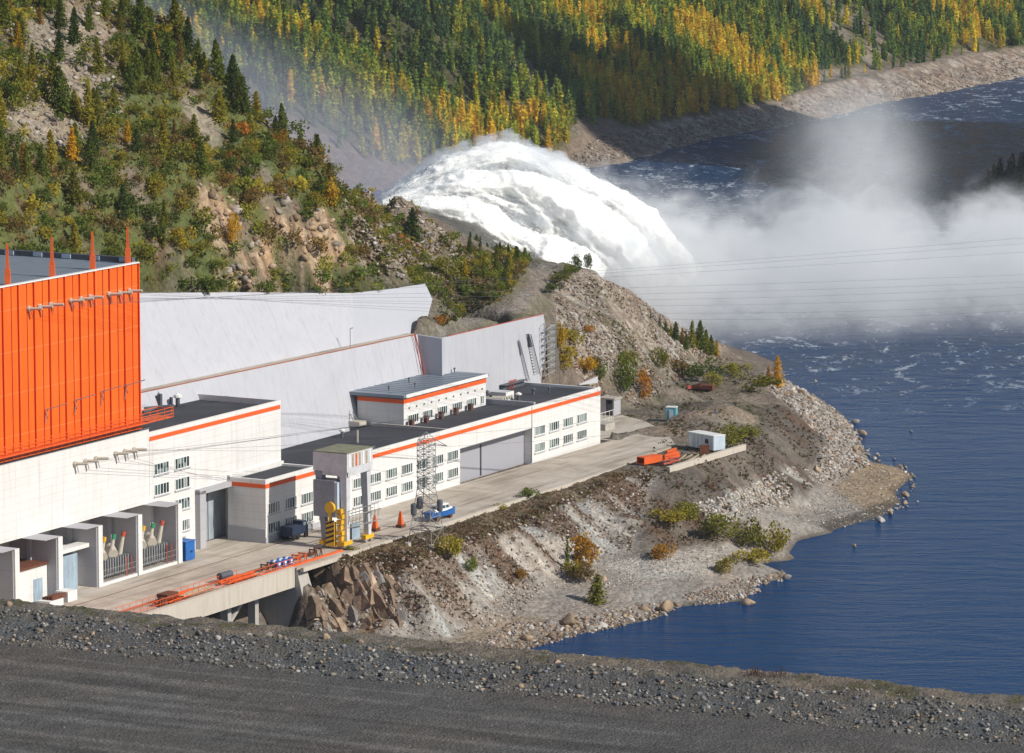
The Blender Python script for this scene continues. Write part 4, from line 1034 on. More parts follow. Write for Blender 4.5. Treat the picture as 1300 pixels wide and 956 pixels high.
def transformer(s0, label):
    o_ = thing('transformer', label, 'transformer', L(s0 + 5, -335, 0))
    a_ = MB(); a_.box(s0 + 3.2, s0 + 9.2, -337.0, -335.0, .5, 2.6); a_.build('tank', M['steel'], o_)
    for i in range(10):
        f_ = MB(); x = s0 + 2.6 + i * .68; f_.box(x, x + .24, -334.99, -334.2, .9, 3.3); f_.build('radiator', M['steel'], o_)
    for x in (s0 + 2.8, s0 + 5.6):
        c_ = MB(); c_.tube(L(x, -334.7, 3.7), L(x + 1.6, -336.4, 4.3), .75, n=12); c_.build('conservator', M['porcelain'], o_)
    for x, cl_ in ((s0 + 3.0, 'yellow_paint'), (s0 + 5.6, 'green_paint'), (s0 + 8.2, 'red_paint')):
        c_ = MB(); a0 = L(x, -335.3, 3.2); a1 = L(x + .5, -335., 5.9); c_.tube(a0, a1, .36, .26, n=10); bu = c_.build('bushing', M['porcelain'], o_)
        c_ = MB(); c_.tube(a1, L(x + .62, -334.95, 6.6), .34, n=10); c_.build('cap', M[cl_], bu)
transformer(506.6, 'grey transformer with coloured bushing caps in the bay nearest the blue box')
transformer(496.0, 'grey transformer with coloured bushing caps in the bay beside the pale blue door')
def fence_panel(s0, s1, label, col='lattice_steel'):
    o_ = thing('mesh_fence', label, 'fence', L((s0 + s1) / 2, FT, 0))
    a_ = MB()
    for i in range(int((s1 - s0) / .5)): a_.bar(L(s0 + i * .5, FT, .35), L(s0 + i * .5, FT, 2.2), .045)
    for z in (.6, 1.4, 2.2): a_.bar(L(s0, FT, z), L(s1, FT, z), .05)
    a_.build('bars', M[col], o_)
    a_ = MB(); a_.box(s0, s1, FT - .2, FT + .25, -.2, .42); a_.build('kerb', M['white_wall'], o_)
    for x in (s1 - 2.5, s1 - 1.2):
        a_ = MB(); a_.bar(L(x, FT, .4), L(x, FT, 3.3), .16); a_.build('post', M['red_paint'], o_)
fence_panel(506.4, 516.1, 'low mesh fence on a white kerb in front of the transformer nearest the blue box')
fence_panel(495.9, 505.1, 'low mesh fence on a white kerb in front of the left transformer')
# blue box
o = thing('metal_cabinet', 'bright blue metal box standing at the foot of the last fin near the grey gate', 'cabinet', L(519.6, -333.4, 0))
a_ = MB(); a_.box(518.2, 520.8, -334.4, -332.6, .1, 2.9); a_.build('body', M['blue_paint'], o)
a_ = MB(); a_.box(518.1, 520.9, -334.5, -332.5, 2.901, 3.05); a_.build('lid', M['blue_paint'], o)
a_ = MB(); a_.box(519.6, 520.0, -332.6, -332.5, 1.2, 1.5); a_.build('handle', M['black_paint'], o)
o = MB(); o.box(478, 481.5, -332.2, -330, 0, 1.0); o.box(483.2, 485.6, -332.6, -330.4, 0, 1.5); o = o.build('concrete_block', [M['white_wall']]); tag(o, 'low white concrete blocks beside the low bay building at the lower left', 'block')
o = MB()
for i in range(4): o.box(479, 482.5, -332 + i * .5, -331.7 + i * .5, 1.01, 1.35 + .1 * i)
o = o.build('scrap_pile', [M['rust']]); tag(o, 'small rusty scrap pile on the low white block at the lower left', 'scrap')

# ================================================================== PORTAL CRANE
GL0, GL1, GT0, GT1 = 538.7, 546.6, -322.2, -316.1
gc = thing('portal_crane', 'tall grey portal crane with flat box top standing on rails at the yard edge', 'crane', L(542.6, -319, 0))
def leg_(sb, tb, stp, ttp):
    a_ = MB(); h = .42
    q0 = [(sb - h, tb - h), (sb - h, tb + h), (sb + h, tb + h), (sb + h, tb - h)]; h2 = .6
    q1 = [(stp - h2, ttp - h2), (stp - h2, ttp + h2), (stp + h2, ttp + h2), (stp + h2, ttp - h2)]
    a_.hexa([L(a, b, 1.2) for a, b in q0] + [L(a, b, 12.0) for a, b in q1]); a_.build('leg', M['crane_steel' if tb < -318 else 'crane_light'], gc)
for sb, stp in ((539.3, 539.5), (546.0, 545.8)):
    leg_(sb, -320.4, stp, -321.4); leg_(sb, -316.7, stp, -316.95)
a_ = MB(); a_.box(GL0, GL1, GT0, GT1, 12.0, 14.9); a_.build('head_box', M['crane_light'], gc)
a_ = MB(); a_.box(GL0 - .02, GL1, GT0, GT1 + .02, 14.901, 15.05); a_.build('roof', M['moss_roof'], gc)
for i in range(7):
    q_ = MB(); s0 = GL0 + .5 + i * 1.05; q_.box(s0, s0 + .5, GT1 + .001, GT1 + .06, 12.7, 14.7); q_.build('panel', M['wood' if i % 2 else 'orange_paint' if i == 2 else 'white_paint'], gc)
a_ = MB(); a_.box(GL0 + .3, GL1 - .3, GT1 - .3, GT1 + .03, 11.4, 11.99); a_.box(GL0 + .3, GL0 + .8, GT0, GT1, 11.3, 11.99); a_.build('cross_beam', M['crane_light'], gc)
a_ = MB(); a_.box(GL0 - .5, GL0 + 2.2, GT0 + .3, GT0 + 4.1, 4.9, 10.6); cab_ = a_.build('machine_cabin', M['crane_steel'], gc)
a_ = MB(); a_.box(GL0 - .45, GL0 + 2.1, GT0 + 4.101, GT0 + 4.6, 4.9, 10.4); a_.build('side_panel', M['container_paint'], gc)
a_ = MB()
for z in (5.0, 3.3): a_.bar(L(539.2, -316.3, z), L(548.5, -315.7, z), .12); a_.bar(L(539.2, -317.6, z), L(548.5, -317.2, z), .1)
for i in range(9): s0 = 539.2 + i * 1.15; a_.bar(L(s0, -316.3, 3.3), L(s0 + .5, -316.2, 5.0), .08); a_.bar(L(s0, -316.2, 3.9), L(s0, -316.2, 5.9), .07)
a_.bar(L(539.2, -316.2, 5.9), L(548.3, -316.0, 5.9), .07); a_.build('walkway', M['lattice_steel'], gc)
a_ = MB(); a_.box(541.2, 543.6, -317.1, -316.7, 1.0, 3.4); a_.build('cabinet', M['door_blue'], gc)
for s0 in (539.3, 546.0):
    for t0, t1 in ((-317.1, -316.3), (-320.8, -320.0)): a_ = MB(); a_.box(s0 - 1.3, s0 + 1.3, t0, t1, .55, 1.2); a_.build('bogie_frame', M['yellow_paint'], gc)
for s0 in (538.5, 540.1, 545.2, 546.8):
    for t0 in (-316.6, -319.9 - .4):
        q_ = MB(); q_.tube(L(s0, t0 - .18, .45), L(s0, t0 + .18, .45), .42, n=12); q_.build('wheel', M['steel'], gc)
# yellow hook block & striped buffer of the crane
hk = thing('hook_block', 'yellow lifting block with black hazard stripes hanging in front of the portal crane legs', 'hook block', L(538.3, -318.2, .2))
a_ = MB(); a_.box(537.9, 538.5, -319.5, -318.0, .4, 4.2); pl = a_.build('plate', M['yellow_paint'], hk)
for i in range(5):
    q_ = MB(); z = .7 + i * .75
    q_.hexa([L(537.86, -319.5, z), L(537.86, -318.0, z + .55), L(537.895, -318.0, z + .55), L(537.895, -319.5, z), L(537.86, -319.5, z + .33), L(537.86, -318.0, z + .88), L(537.895, -318.0, z + .88), L(537.895, -319.5, z + .33)])
    q_.build('hazard_stripe', M['black_paint'], pl)
a_ = MB(); a_.tube(L(538.0, -318.9, 6.4), L(538.5, -318.8, 6.4), .95, n=14); a_.build('pulley', M['yellow_paint'], hk)
a_ = MB(); a_.tube(L(538.3, -318.9, 4.2), L(538.3, -318.9, 5.6), .3, n=8); a_.build('neck', M['yellow_paint'], hk)
a_ = MB()
for i in range(7): a_.box(538.1, 538.9, -317.7 + .12 * (i % 2), -316.9 + .1 * (i % 3), .5 + i * .85, 1.15 + i * .85)
a_.build('pulley_stack', M['yellow_paint'], hk)

# orange wedge buffers
for (s0, t0, lab) in ((554.7, -320.4, 'tall orange buffer wedge standing on the rails, nearer the portal crane'), (559.4, -318.4, 'tall orange buffer wedge standing on the rails, nearer the lattice pylon')):
    o = thing('rail_buffer', lab, 'rail buffer', L(s0, t0, 0), 'orange rail buffers')
    a_ = MB(); a_.hexa([L(s0 - .4, t0 - .42, .5), L(s0 - .4, t0 + .42, .5), L(s0 + .4, t0 + .42, .5), L(s0 + .4, t0 - .42, .5), L(s0 - .1, t0 - .16, 2.6), L(s0 - .1, t0 + .1, 2.6), L(s0 + .1, t0 + .1, 2.6), L(s0 + .1, t0 - .16, 2.6)]); a_.build('wedge', M['orange_paint'], o)
    a_ = MB(); a_.box(s0 - .7, s0 + .8, t0 - .5, t0 + .5, .05, .49); a_.build('trolley', M['rust'], o)

# ================================================================== LATTICE PYLON
py = thing('lattice_pylon', 'grey steel lattice pylon standing on the grass strip in front of the long building', 'pylon', L(550, -310, -.3))
cs, ct = 550.9, -308.9
def lat(z, half):
    return [L(cs - half, ct - half, z), L(cs - half, ct + half, z), L(cs + half, ct + half, z), L(cs + half, ct - half, z)]
lv = [(-.4, 2.1), (2.0, 1.85), (4.0, 1.6), (5.7, 1.4), (7.2, 1.2), (8.4, 1.02)] + [(8.4 + i * .85, 1.05) for i in range(1, 9)] + [(16.1, .95)]
a_ = MB()
for (z0, h0), (z1, h1) in zip(lv[:-1], lv[1:]):
    p0, p1 = lat(z0, h0), lat(z1, h1)
    for k in range(4):
        a_.bar(p0[k], p1[k], .11); kk = (k + 1) % 4
        a_.bar(p0[k], p1[kk], .06); a_.bar(p0[kk], p1[k], .06); a_.bar(p1[k], p1[kk], .07)
tp = L(cs, ct, 17.3)
for k in range(4): a_.bar(lat(16.1, .95)[k], tp, .08)
a_.build('lattice', M['lattice_steel'], py)
for z, r_, n_ in ((15.4, 3.6, 1), (11.9, 1.9, -1), (9.4, 1.9, -1)):
    q_ = MB(); c0 = L(cs, ct, z)
    for sg in (-1, 1):
        rr = r_ if sg == 1 else 1.7; tip = L(cs + sg * .2, ct + sg * rr, z - .1); q_.bar(lat(z, .9)[1 if sg == 1 else 0], tip, .09); q_.bar(lat(z + .7, .9)[2 if sg == 1 else 3], tip, .08); q_.bar(lat(z, .9)[2 if sg == 1 else 3], tip, .09)
    q_.build('cross_arm', M['lattice_steel'], py)
for (a0, b0, z0) in ((549.3, -310.3, 4.2), (549.8, -309.5, 5.2), (552.3, -307.3, 4.6)):
    q_ = MB(); c0 = L(a0, b0, z0); q_.lathe(c0, [(.3, 0), (.46, .15), (.48, 1.6), (.44, 1.75), (.2, 1.9)], 10); q_.build('canister', M['dark_steel'], py)
q_ = MB(); q_.box(546.9, 553.3, -312.9, -306.5, 1.7, 1.85) if False else None
for z, hf in ((2.0, 1.9),):
    p = lat(z, hf)
    for k in range(4): q_.bar(p[k], p[(k + 1) % 4], .16); q_.bar(p[k], p[(k + 2) % 4], .1)
q_.build('platform', M['lattice_steel'], py)
q_ = MB()
for p in lat(-.4, 2.1): q_.lathe((p[0], p[1], -1.6), [(.6, 0), (.5, 1.5)], 8)
q_.build('footing', M['girder_concrete'], py)

# ================================================================== BOAT ashore
bt_ = thing('motor_boat', 'small cabin motor boat with bright blue hull parked on the yard behind the pylon', 'boat', L(569, -315.3, 0))
def bpt(x, y, z):   # x along boat (bow +), y across
    d = np.array([.62, .785]); e_ = np.array([.785, -.62]); c0 = np.array(L(568.6, -316.2)[:2])
    q = c0 + d * x + e_ * y; return (q[0], q[1], z)
st = [(-3.2, .95, .9), (-1.5, 1.05, .8), (.5, 1.0, .8), (2.2, .7, .9), (3.6, .06, 1.2)]
vs = []; fs = []
for x, hw, sh_ in st: vs += [bpt(x, -hw, 1.55 + (.15 if x > 2 else 0)), bpt(x, -hw * .75, .7), bpt(x, 0, .45), bpt(x, hw * .75, .7), bpt(x, hw, 1.55 + (.15 if x > 2 else 0))]
for i in range(4):
    for k in range(4): fs.append((i * 5 + k, (i + 1) * 5 + k, (i + 1) * 5 + k + 1, i * 5 + k + 1))
    fs.append((i * 5, i * 5 + 4, (i + 1) * 5 + 4, (i + 1) * 5))
fs.append((0, 1, 2, 3, 4)); a_ = MB(); a_.add(vs, fs); a_.build('hull', M['blue_paint'], bt_)
def hx(x0, x1, w0, w1, z0, z1, sl=0):
    return [bpt(x0, -w0, z0), bpt(x1, -w1, z0), bpt(x1, w1, z0), bpt(x0, w0, z0), bpt(x0 + sl, -w0 * .85, z1), bpt(x1 - sl * 1.6, -w1 * .85, z1), bpt(x1 - sl * 1.6, w1 * .85, z1), bpt(x0 + sl, w0 * .85, z1)]
a_ = MB(); a_.hexa(hx(-2.4, 2.3, .85, .6, 1.56, 1.95)); a_.hexa(hx(-1.8, 1.2, .8, .7, 2.45, 2.65)); a_.build('cabin', M['white_paint'], bt_)
a_ = MB(); a_.hexa(hx(-1.9, 1.5, .78, .62, 1.951, 2.44, .25)); a_.build('windows', M['window_glass'], bt_)
a_ = MB()
for x in (-1.7, -.7, .3): a_.hexa(hx(x, x + .14, .82, .78, 1.96, 2.44)) 
a_.build('window_post', M['white_paint'], bt_)
a_ = MB(); a_.box(566.2, 567.0, -316.9, -315.5, .1, .55); a_.box(570.6, 571.3, -316.9, -315.5, .1, .6); a_.build('cradle', M['rust'], bt_)
# thin pole on platform etc
# dark blue truck in the crane's shade
tr = thing('parked_truck', 'dark blue truck parked in the shade against the annex wall', 'truck', L(543, -328.3, 0))
a_ = MB(); a_.box(540.4, 543.6, -329.3, -327.2, .7, 2.2); a_.build('cargo_bed', M['dark_blue_paint'], tr)
a_ = MB(); a_.box(543.8, 545.6, -329.2, -327.3, .7, 1.9); a_.hexa([L(543.8, -329.2, 1.9), L(543.8, -327.3, 1.9), L(545.5, -327.3, 1.9), L(545.5, -329.2, 1.9), L(544., -329.1, 2.7), L(544., -327.4, 2.7), L(545.1, -327.4, 2.7), L(545.1, -329.1, 2.7)]); cb2 = a_.build('cab', M['dark_blue_paint'], tr)
a_ = MB(); a_.box(544.2, 545.0, -327.34, -327.27, 2.0, 2.5); a_.build('window', M['window_glass'], cb2)
for s0 in (541.2, 542.4, 544.9):
    for t0 in (-329.2, -327.3): q_ = MB(); q_.tube(L(s0, t0 - .15, .5), L(s0, t0 + .15, .5), .48, n=12); q_.build('wheel', M['rubber'], tr)

# ================================================================== DECK EDGE clutter: red railing, pipes, barrels, trestles
ra = thing('railing', 'long thin red railing along the outer edge of the deck bridge', 'railing', L(495, -316.4, 0))
a_ = MB()
for i in range(33): s0 = 470 + i * 1.7; a_.bar(L(s0, -315.9, .2), L(s0, -315.9, 1.35), .07)
for z in (.7, 1.35): a_.bar(L(470, -315.9, z), L(524.8, -315.9, z), .07)
a_.build('outer_rail', M['orange_paint'], ra)
a_ = MB()
for i in range(20): s0 = 478 + i * 1.7; a_.bar(L(s0, -318.6, 0), L(s0, -318.6, 1.2), .06)
for z in (.6, 1.2): a_.bar(L(478, -318.6, z), L(510.5, -318.6, z), .06)
a_.build('inner_rail', M['orange_paint'], ra)
o = thing('steel_stack', 'heap of orange steel beams by the railing at the near end of the deck', 'steel stack', L(491, -317.4, 0))
a_ = MB()
for i in range(16):
    s0 = 486 + rnd.random() * 6; t0 = -318.3 + rnd.random() * 2; a_.bar(L(s0, t0, .15 + i * .05), L(s0 + 3 + rnd.random() * 3, t0 + rnd.uniform(-.4, .4), .2 + i * .05), .2)
a_.build('beams', M['orange_paint'], o)
a_ = MB(); a_.box(488.2, 491.2, -318.4, -316.6, .9, 1.5); a_.box(486.3, 487.4, -317, -316.3, .2, 1.3); a_.build('crate', M['rust'], o)
o = thing('pipe_stack', 'stack of pale long pipes lying between the orange beams and the railing', 'pipe stack', L(497, -317.2, 0))
a_ = MB()
for i in range(7): a_.tube(L(492.8, -318.2 + i * .28, .3 + .2 * (i % 2)), L(500.5, -318.0 + i * .28, .35 + .2 * (i % 2)), .12, n=6)
a_.build('pipes', M['wood'], o)
o = thing('steel_stack', 'rust brown steel bundle with a dark tank on the middle of the deck edge', 'steel stack', L(508, -317, 0))
a_ = MB()
for i in range(12):
    s0 = 503.5 + rnd.random() * 4; t0 = -318.1 + rnd.random() * 1.6; a_.bar(L(s0, t0, .15 + i * .06), L(s0 + 4 + rnd.random() * 4, t0 + rnd.uniform(-.3, .3), .2 + i * .06), .2)
a_.build('beams', M['orange_paint'], o)
a_ = MB(); a_.tube(L(505.5, -318.6, 1.1), L(508.3, -318.4, 1.1), .55, n=10); a_.build('tank', M['dark_steel'], o)
for i, s0 in enumerate((520.3, 521.9, 523.5)):
    o = thing('barrel', ['blue barrel with white band, nearest to the railing end of three', 'middle one of three blue barrels with white bands at the deck end', 'blue barrel farthest along the deck of the three, next to the rusty trestles'][i], 'barrel', L(s0, -317.9 + .1 * i, 0), 'blue barrels')
    t0 = -317.9 + .1 * i
    a_ = MB(); a_.tube(L(s0, t0 - .7, .62), L(s0, t0 + .7, .62), .6, n=14); a_.build('drum', M['blue_paint'], o)
    a_ = MB(); a_.tube(L(s0, t0 - .2, .62), L(s0, t0 + .2, .62), .62, n=14); a_.tube(L(s0, t0 + .701, .62), L(s0, t0 + .72, .62), .3, n=10); a_.build('band', M['white_paint'], o)
for i, s0 in enumerate((516.6, 518.4, 525.6, 527.6, 530.8, 532.2)):
    o = thing('trestle', ['rusty trestle nearest the steel bundle on the deck edge', 'rusty trestle just before the blue barrels', 'orange trestle just past the blue barrels', 'orange trestle second past the blue barrels', 'rusty trestle second nearest the portal crane', 'rusty trestle nearest the portal crane'][i], 'trestle', L(s0, -317.5, 0), 'steel trestles')
    a_ = MB()
    for t0 in (-318.2, -317.0): a_.bar(L(s0 - .4, t0, 0), L(s0, t0, 1.1), .16); a_.bar(L(s0 + .4, t0, 0), L(s0, t0, 1.1), .16)
    a_.bar(L(s0, -318.3, 1.1), L(s0, -316.9, 1.1), .2); a_.build('frame', M['rust' if i in (0, 1, 4, 5) else 'orange_paint'], o)
o = MB(); o.bar(L(515, -318.4, .35), L(533, -318.3, .35), .25); o = o.build('long_rail', [M['rust']]); tag(o, 'long rusty steel rail lying on the trestles beside the blue barrels', 'rail')
o = MB(); o.box(513, 537, -316.3, -315.9, .02, .3); o = o.build('edge_beam', [M['orange_paint']]); tag(o, 'low orange edge beam on the deck between the barrels and the crane', 'beam')

# ================================================================== YARD BACK: small buildings and blocks
o = thing('concrete_hut', 'small open grey concrete hut standing behind the right end of the long building', 'hut', L(683, -343.3, 0))
a_ = MB(); a_.box(682, 684.8, -345.2, -344.9, 0, 3.0); a_.box(682, 682.3, -344.89, -341.9, 0, 3.0) if False else a_.box(682.0, 684.8, -342.2, -341.9, 0, 3.0); a_.box(684.5, 684.8, -344.89, -342.21, 0, 3.0); a_.box(681.9, 682.2, -344.89, -343.6, 0, 3.); a_.build('wall', M['shade_toned_concrete'], o)
a_ = MB(); a_.box(681.8, 685, -345.4, -341.7, 3.001, 3.3); a_.build('roof', M['old_concrete'], o)
a_ = MB(); a_.box(682.3, 682.5, -343.5, -342.3, 0, 2.2); a_.build('door', M['dark_steel'], o)
o = MB(); o.box(664.5, 668.5, -337.5, -334.9, 0, 1.2); o = o.build('concrete_block', [M['old_concrete']]); tag(o, 'square beige concrete block standing beside the right end wall of the long building', 'block')
o = MB(); o.box(668.8, 676, -340, -339.2, 0, 1.0); o = o.build('concrete_block', [M['old_concrete']]); tag(o, 'low long concrete wall block behind the square block on the yard', 'block')
o = thing('guard_rail', 'thin white railing on the concrete blocks right of the long building', 'railing', L(670, -338, 0))
a_ = MB()
for i in range(8): a_.bar(L(664 + i * 1.6, -338.6, 1.0 if i < 0 else 0), L(664 + i * 1.6, -338.6, 2.3), .07)
a_.bar(L(664, -338.6, 2.3), L(675.3, -338.6, 2.3), .08); a_.build('bars', M['white_paint'], o)
# container, rusty box, orange pipes
def rotbox(mb_, c, hx_, hy, z0, z1, ang, mi=0):
    ca, sa = math.cos(ang), math.sin(ang); q = [(-hx_, -hy), (hx_, -hy), (hx_, hy), (-hx_, hy)]
    P_ = [(c[0] + x * ca - y * sa, c[1] + x * sa + y * ca) for x, y in q]
    return mb_.hexa([(x, y, z0) for x, y in P_] + [(x, y, z1) for x, y in P_], mi)
cA = np.array(Pz(873, 568, 0)); cB = np.array(Pz(906, 574, 0)); cC = np.array(Pz(912, 569, 0))
ang = math.atan2(cB[1] - cA[1], cB[0] - cA[0]); ctr = (cA + cC) / 2
ctr = (cA + cB) / 2 + np.array([-math.sin(ang), math.cos(ang), 0]) * 1.4; hxx = np.linalg.norm(cB - cA) / 2
o = thing('shipping_container', 'white and pale blue cabin container on the far end of the yard', 'container', tuple(ctr), rz=0)
a_ = MB(); rotbox(a_, ctr, hxx, 1.35, .25, 2.75, ang); bd_ = a_.build('body', M['container_paint'], o)
a_ = MB(); rotbox(a_, ctr, hxx + .06, 1.42, 2.751, 2.9, ang); a_.build('roof', M['white_paint'], o)
ux = np.array([math.cos(ang), math.sin(ang), 0]); uy = np.array([-math.sin(ang), math.cos(ang), 0])
for f_ in (-.97, -.62, -.3, .0, .28, .95):
    a_ = MB(); rotbox(a_, ctr + ux * hxx * f_ - uy * 1.38, .09, .05, .25, 2.75, ang); a_.build('rib', M['white_paint'], o)
a_ = MB(); rotbox(a_, ctr + ux * hxx * .45 - uy * 1.38, .4, .04, 1.3, 2.1, ang); a_.build('window', M['black_paint'], o)
a_ = MB(); rotbox(a_, ctr - ux * hxx * .8 - uy * 1.38, .38, .04, .35, 2.3, ang); a_.build('door', M['white_paint'], o)
cR = (np.array(Pz(888, 577, 0)) + np.array(Pz(901, 577, 0))) / 2
o = thing('rusty_box', 'open rusty brown steel box in front of the cabin container', 'box', tuple(cR))
a_ = MB(); rotbox(a_, cR + np.array([0, .9, 0]), .85, .05, 0, 1.6, 0.1); rotbox(a_, cR, .85, .05, 0, 1.6, 0.1); rotbox(a_, cR + np.array([.8, .45, 0]), .05, .4, 0, 1.6, .1); rotbox(a_, cR + np.array([-.8, .45, 0]), .05, .4, 0, 1.6, .1); a_.build('panel', M['rust'], o)
p0 = np.array(Pz(818, 590, 0)); p1 = np.array(Pz(841, 586, 0))
o = thing('square_duct', 'bright orange hollow steel box duct lying on the soil near the beam', 'duct', tuple(p0))
d_ = (p1 - p0) / np.linalg.norm(p1 - p0); sd_ = np.array([-d_[1], d_[0], 0])
a_ = MB()
def slab(c0, c1, o1, o2, z0, z1):
    q = [c0 + sd_ * o1, c1 + sd_ * o1, c1 + sd_ * o2, c0 + sd_ * o2]; a_.hexa([(x[0], x[1], z0) for x in q] + [(x[0], x[1], z1) for x in q])
slab(p0, p1, 0, 1.8, 0, .12); slab(p0, p1, 0, 1.8, 1.1, 1.22); slab(p0, p1, 0, .12, .121, 1.099); slab(p0, p1, 1.68, 1.8, .121, 1.099); a_.build('shell', M['orange_paint'], o)
for i, (u, v, uu, vv) in enumerate(((843, 583, 862, 578), (846, 578, 858, 573), (850, 586, 862, 584), (842, 589, 857, 586))):
    o = thing('steel_beam', ['orange I beam lying topmost of the heap beside the orange duct', 'orange steel beam at the back of the heap by the orange duct', 'dull red steel beam at the right of the heap nearest the concrete beam', 'thin red steel beam in front of the orange heap'][i], 'beam', Pz(u, v, 0), 'orange steel beams')
    a_ = MB(); z = .3 + .25 * (3 - i); a0 = Pz(u, v, z); a1 = Pz(uu, vv, z + .1); a_.bar(a0, a1, .5 if i < 2 else .3); 
    a_.bar((a0[0], a0[1], a0[2] + .6), (a1[0], a1[1], a1[2] + .5), .35 if i < 2 else .2); a_.build('web', M['orange_paint' if i < 2 else 'red_paint'], o)
o = MB(); 
for i in range(7): 
    u = 862 + i * 4; o.bar(Pz(u, 584 - (i % 3), .2), Pz(u + 9, 577 + (i % 2) * 3, .6), .2)
o = o.build('log_pile', [M['wood']]); tag(o, 'loose heap of weathered planks between the orange beams and the rusty box', 'planks')
bm = MB(); A0 = Pz(848, 596, 0); A1 = Pz(945, 567, 0); dd = Vector(A1) - Vector(A0); dd.normalize(); nn = Vector((dd.y, -dd.x, 0)) * .35
bm.hexa([tuple(Vector(A0) + nn + Vector((0, 0, -.6))), tuple(Vector(A1) + nn + Vector((0, 0, -.6))), tuple(Vector(A1) - nn + Vector((0, 0, -.6))), tuple(Vector(A0) - nn + Vector((0, 0, -.6))), tuple(Vector(A0) + nn + Vector((0, 0, .45))), tuple(Vector(A1) + nn + Vector((0, 0, .45))), tuple(Vector(A1) - nn + Vector((0, 0, .45))), tuple(Vector(A0) - nn + Vector((0, 0, .45)))])
o = bm.build('concrete_beam', M['girder_concrete']); tag(o, 'long pale concrete beam edging the soil patch below the cabin container', 'beam')
c = (np.array(Pz(848, 533, 0)) + np.array(Pz(858, 535, 0))) / 2 + np.array([0, 1., 0])
o = thing('metal_cabin', 'small turquoise metal cabin at the foot of the rubble slope', 'cabin', tuple(c))
a_ = MB(); rotbox(a_, c, .95, .9, .05, 2.4, -.25); a_.build('body', M['cyan_paint'], o)
a_ = MB(); rotbox(a_, c, 1.0, .95, 2.401, 2.52, -.25); a_.build('roof', M['white_paint'], o)
a_ = MB(); rotbox(a_, c + np.array([-.2, -.93, 0]), .35, .04, .3, 2.0, -.25); a_.build('door', M['container_paint'], o)
c = np.array(Pz(908, 531, .6)); o = MB()
o.add([tuple(c + np.array(q)) for q in ((-1.4, -1., -.3), (1.3, -1.2, -.3), (1.1, 1.2, -.3), (-1.3, 1.1, -.3), (-.1, 0, 1.7))], [(0, 1, 4), (1, 2, 4), (2, 3, 4), (3, 0, 4), (3, 2, 1, 0)])
o = o.build('canvas_cover', M['dark_steel']); tag(o, 'dark pointed cover standing on the sand heap', 'cover')
c = np.array(hit(893, 496) or Pz(893, 496, 0)); o = thing('scrap_wreck', 'rust red scrapped vehicle body lying at the foot of the rubble slope', 'wreck', tuple(c))
a_ = MB(); rotbox(a_, c + np.array([0, 0, .2]), 2.1, .9, 0, .8, -.35); a_.hexa([tuple(c + np.array(q)) for q in ((-.9, -.8, 1.0), (1.3, -1.2, 1.0), (1.5, .5, 1.0), (-.7, .9, 1.0), (-.5, -.5, 1.55), (1.0, -.8, 1.45), (1.1, .3, 1.45), (-.4, .6, 1.55))]); a_.build('shell', M['rust'], o)
a_ = MB(); rotbox(a_, c + np.array([-2.6, .4, .1]), .7, .5, 0, .5, .3); a_.build('hood', M['red_paint'], o)

# ================================================================== LATTICE MAST and stair tower behind the long building
def lattice_mast(name, lab, cat, base, top, hw, mat, n_=14):
    o_ = thing(name, lab, cat, base); a_ = MB(); b0 = Vector(base); t0 = Vector(top)
    def ring(f):
        c = b0.lerp(t0, f); h = hw * (1 - .25 * f); return [c + Vector((x * h, y * h, 0)) for x, y in ((-1, -1), (1, -1), (1, 1), (-1, 1))]
    for i in range(n_):
        r0, r1 = ring(i / n_), ring((i + 1) / n_)
        for k in range(4): a_.bar(r0[k], r1[k], .09); a_.bar(r0[k], r1[(k + 1) % 4], .045); a_.bar(r1[k], r1[(k + 1) % 4], .045)
    a_.build('lattice', M[mat], o_); return o_
mbse = Pt(682, 476, -343.8); mtop = Pt(671, 425, -343.8)
lm = lattice_mast('crane_mast', 'dark slanting lattice mast leaning over the grey wall behind the dark roof', 'mast', mbse, mtop, .6, 'dark_steel')
a_ = MB(); m2_ = Pt(673, 440, -343.8); a_.tube(m2_, Pt(670.5, 424, -343.8), .5, .2, n=6); a_.build('tip', M['dark_steel'], lm)
s0b = Pt(699, 477, -344.3); s0t = Pt(698, 411, -344.3)
stw = thing('stair_tower', 'white lattice stair tower against the right end of the bright grey wall', 'stair tower', s0b)
a_ = MB(); b0 = Vector(s0b); hgt = s0t[2] - s0b[2]
for sx_, sy_ in ((-1.1, -1.1), (1.1, -1.1), (1.1, 1.1), (-1.1, 1.1)): a_.bar(b0 + Vector((sx_, sy_, 0)), b0 + Vector((sx_, sy_, hgt)), .08)
for i in range(8):
    z = hgt * i / 8; z1 = hgt * (i + 1) / 8
    for p_, q_ in (((-1.1, -1.1), (1.1, -1.1)), ((1.1, -1.1), (1.1, 1.1)), ((-1.1, 1.1), (-1.1, -1.1)), ((1.1, 1.1), (-1.1, 1.1))):
        a_.bar(b0 + Vector((*p_, z1)), b0 + Vector((*q_, z1)), .05); a_.bar(b0 + Vector((*p_, z)), b0 + Vector((*q_, z1)), .035)
a_.build('lattice', M['lattice_steel'], stw)
a_ = MB()
for i in range(8):
    z = hgt * i / 8; z1 = hgt * (i + 1) / 8; a_.hexa([tuple(b0 + Vector(q)) for q in ((-.9, -.5, z), (-.9, .1, z), (.9, .1, z1 - .1), (.9, -.5, z1 - .1), (-.9, -.5, z + .12), (-.9, .1, z + .12), (.9, .1, z1), (.9, -.5, z1))])
a_.build('stairs', M['white_paint'], stw)
a_ = MB(); a_.bx(b0.x - .2, b0.x + 1.05, b0.y + 1.15, b0.y + 1.25, b0.z + 1, b0.z + hgt - .3); a_.build('screen', M['old_concrete'], stw)
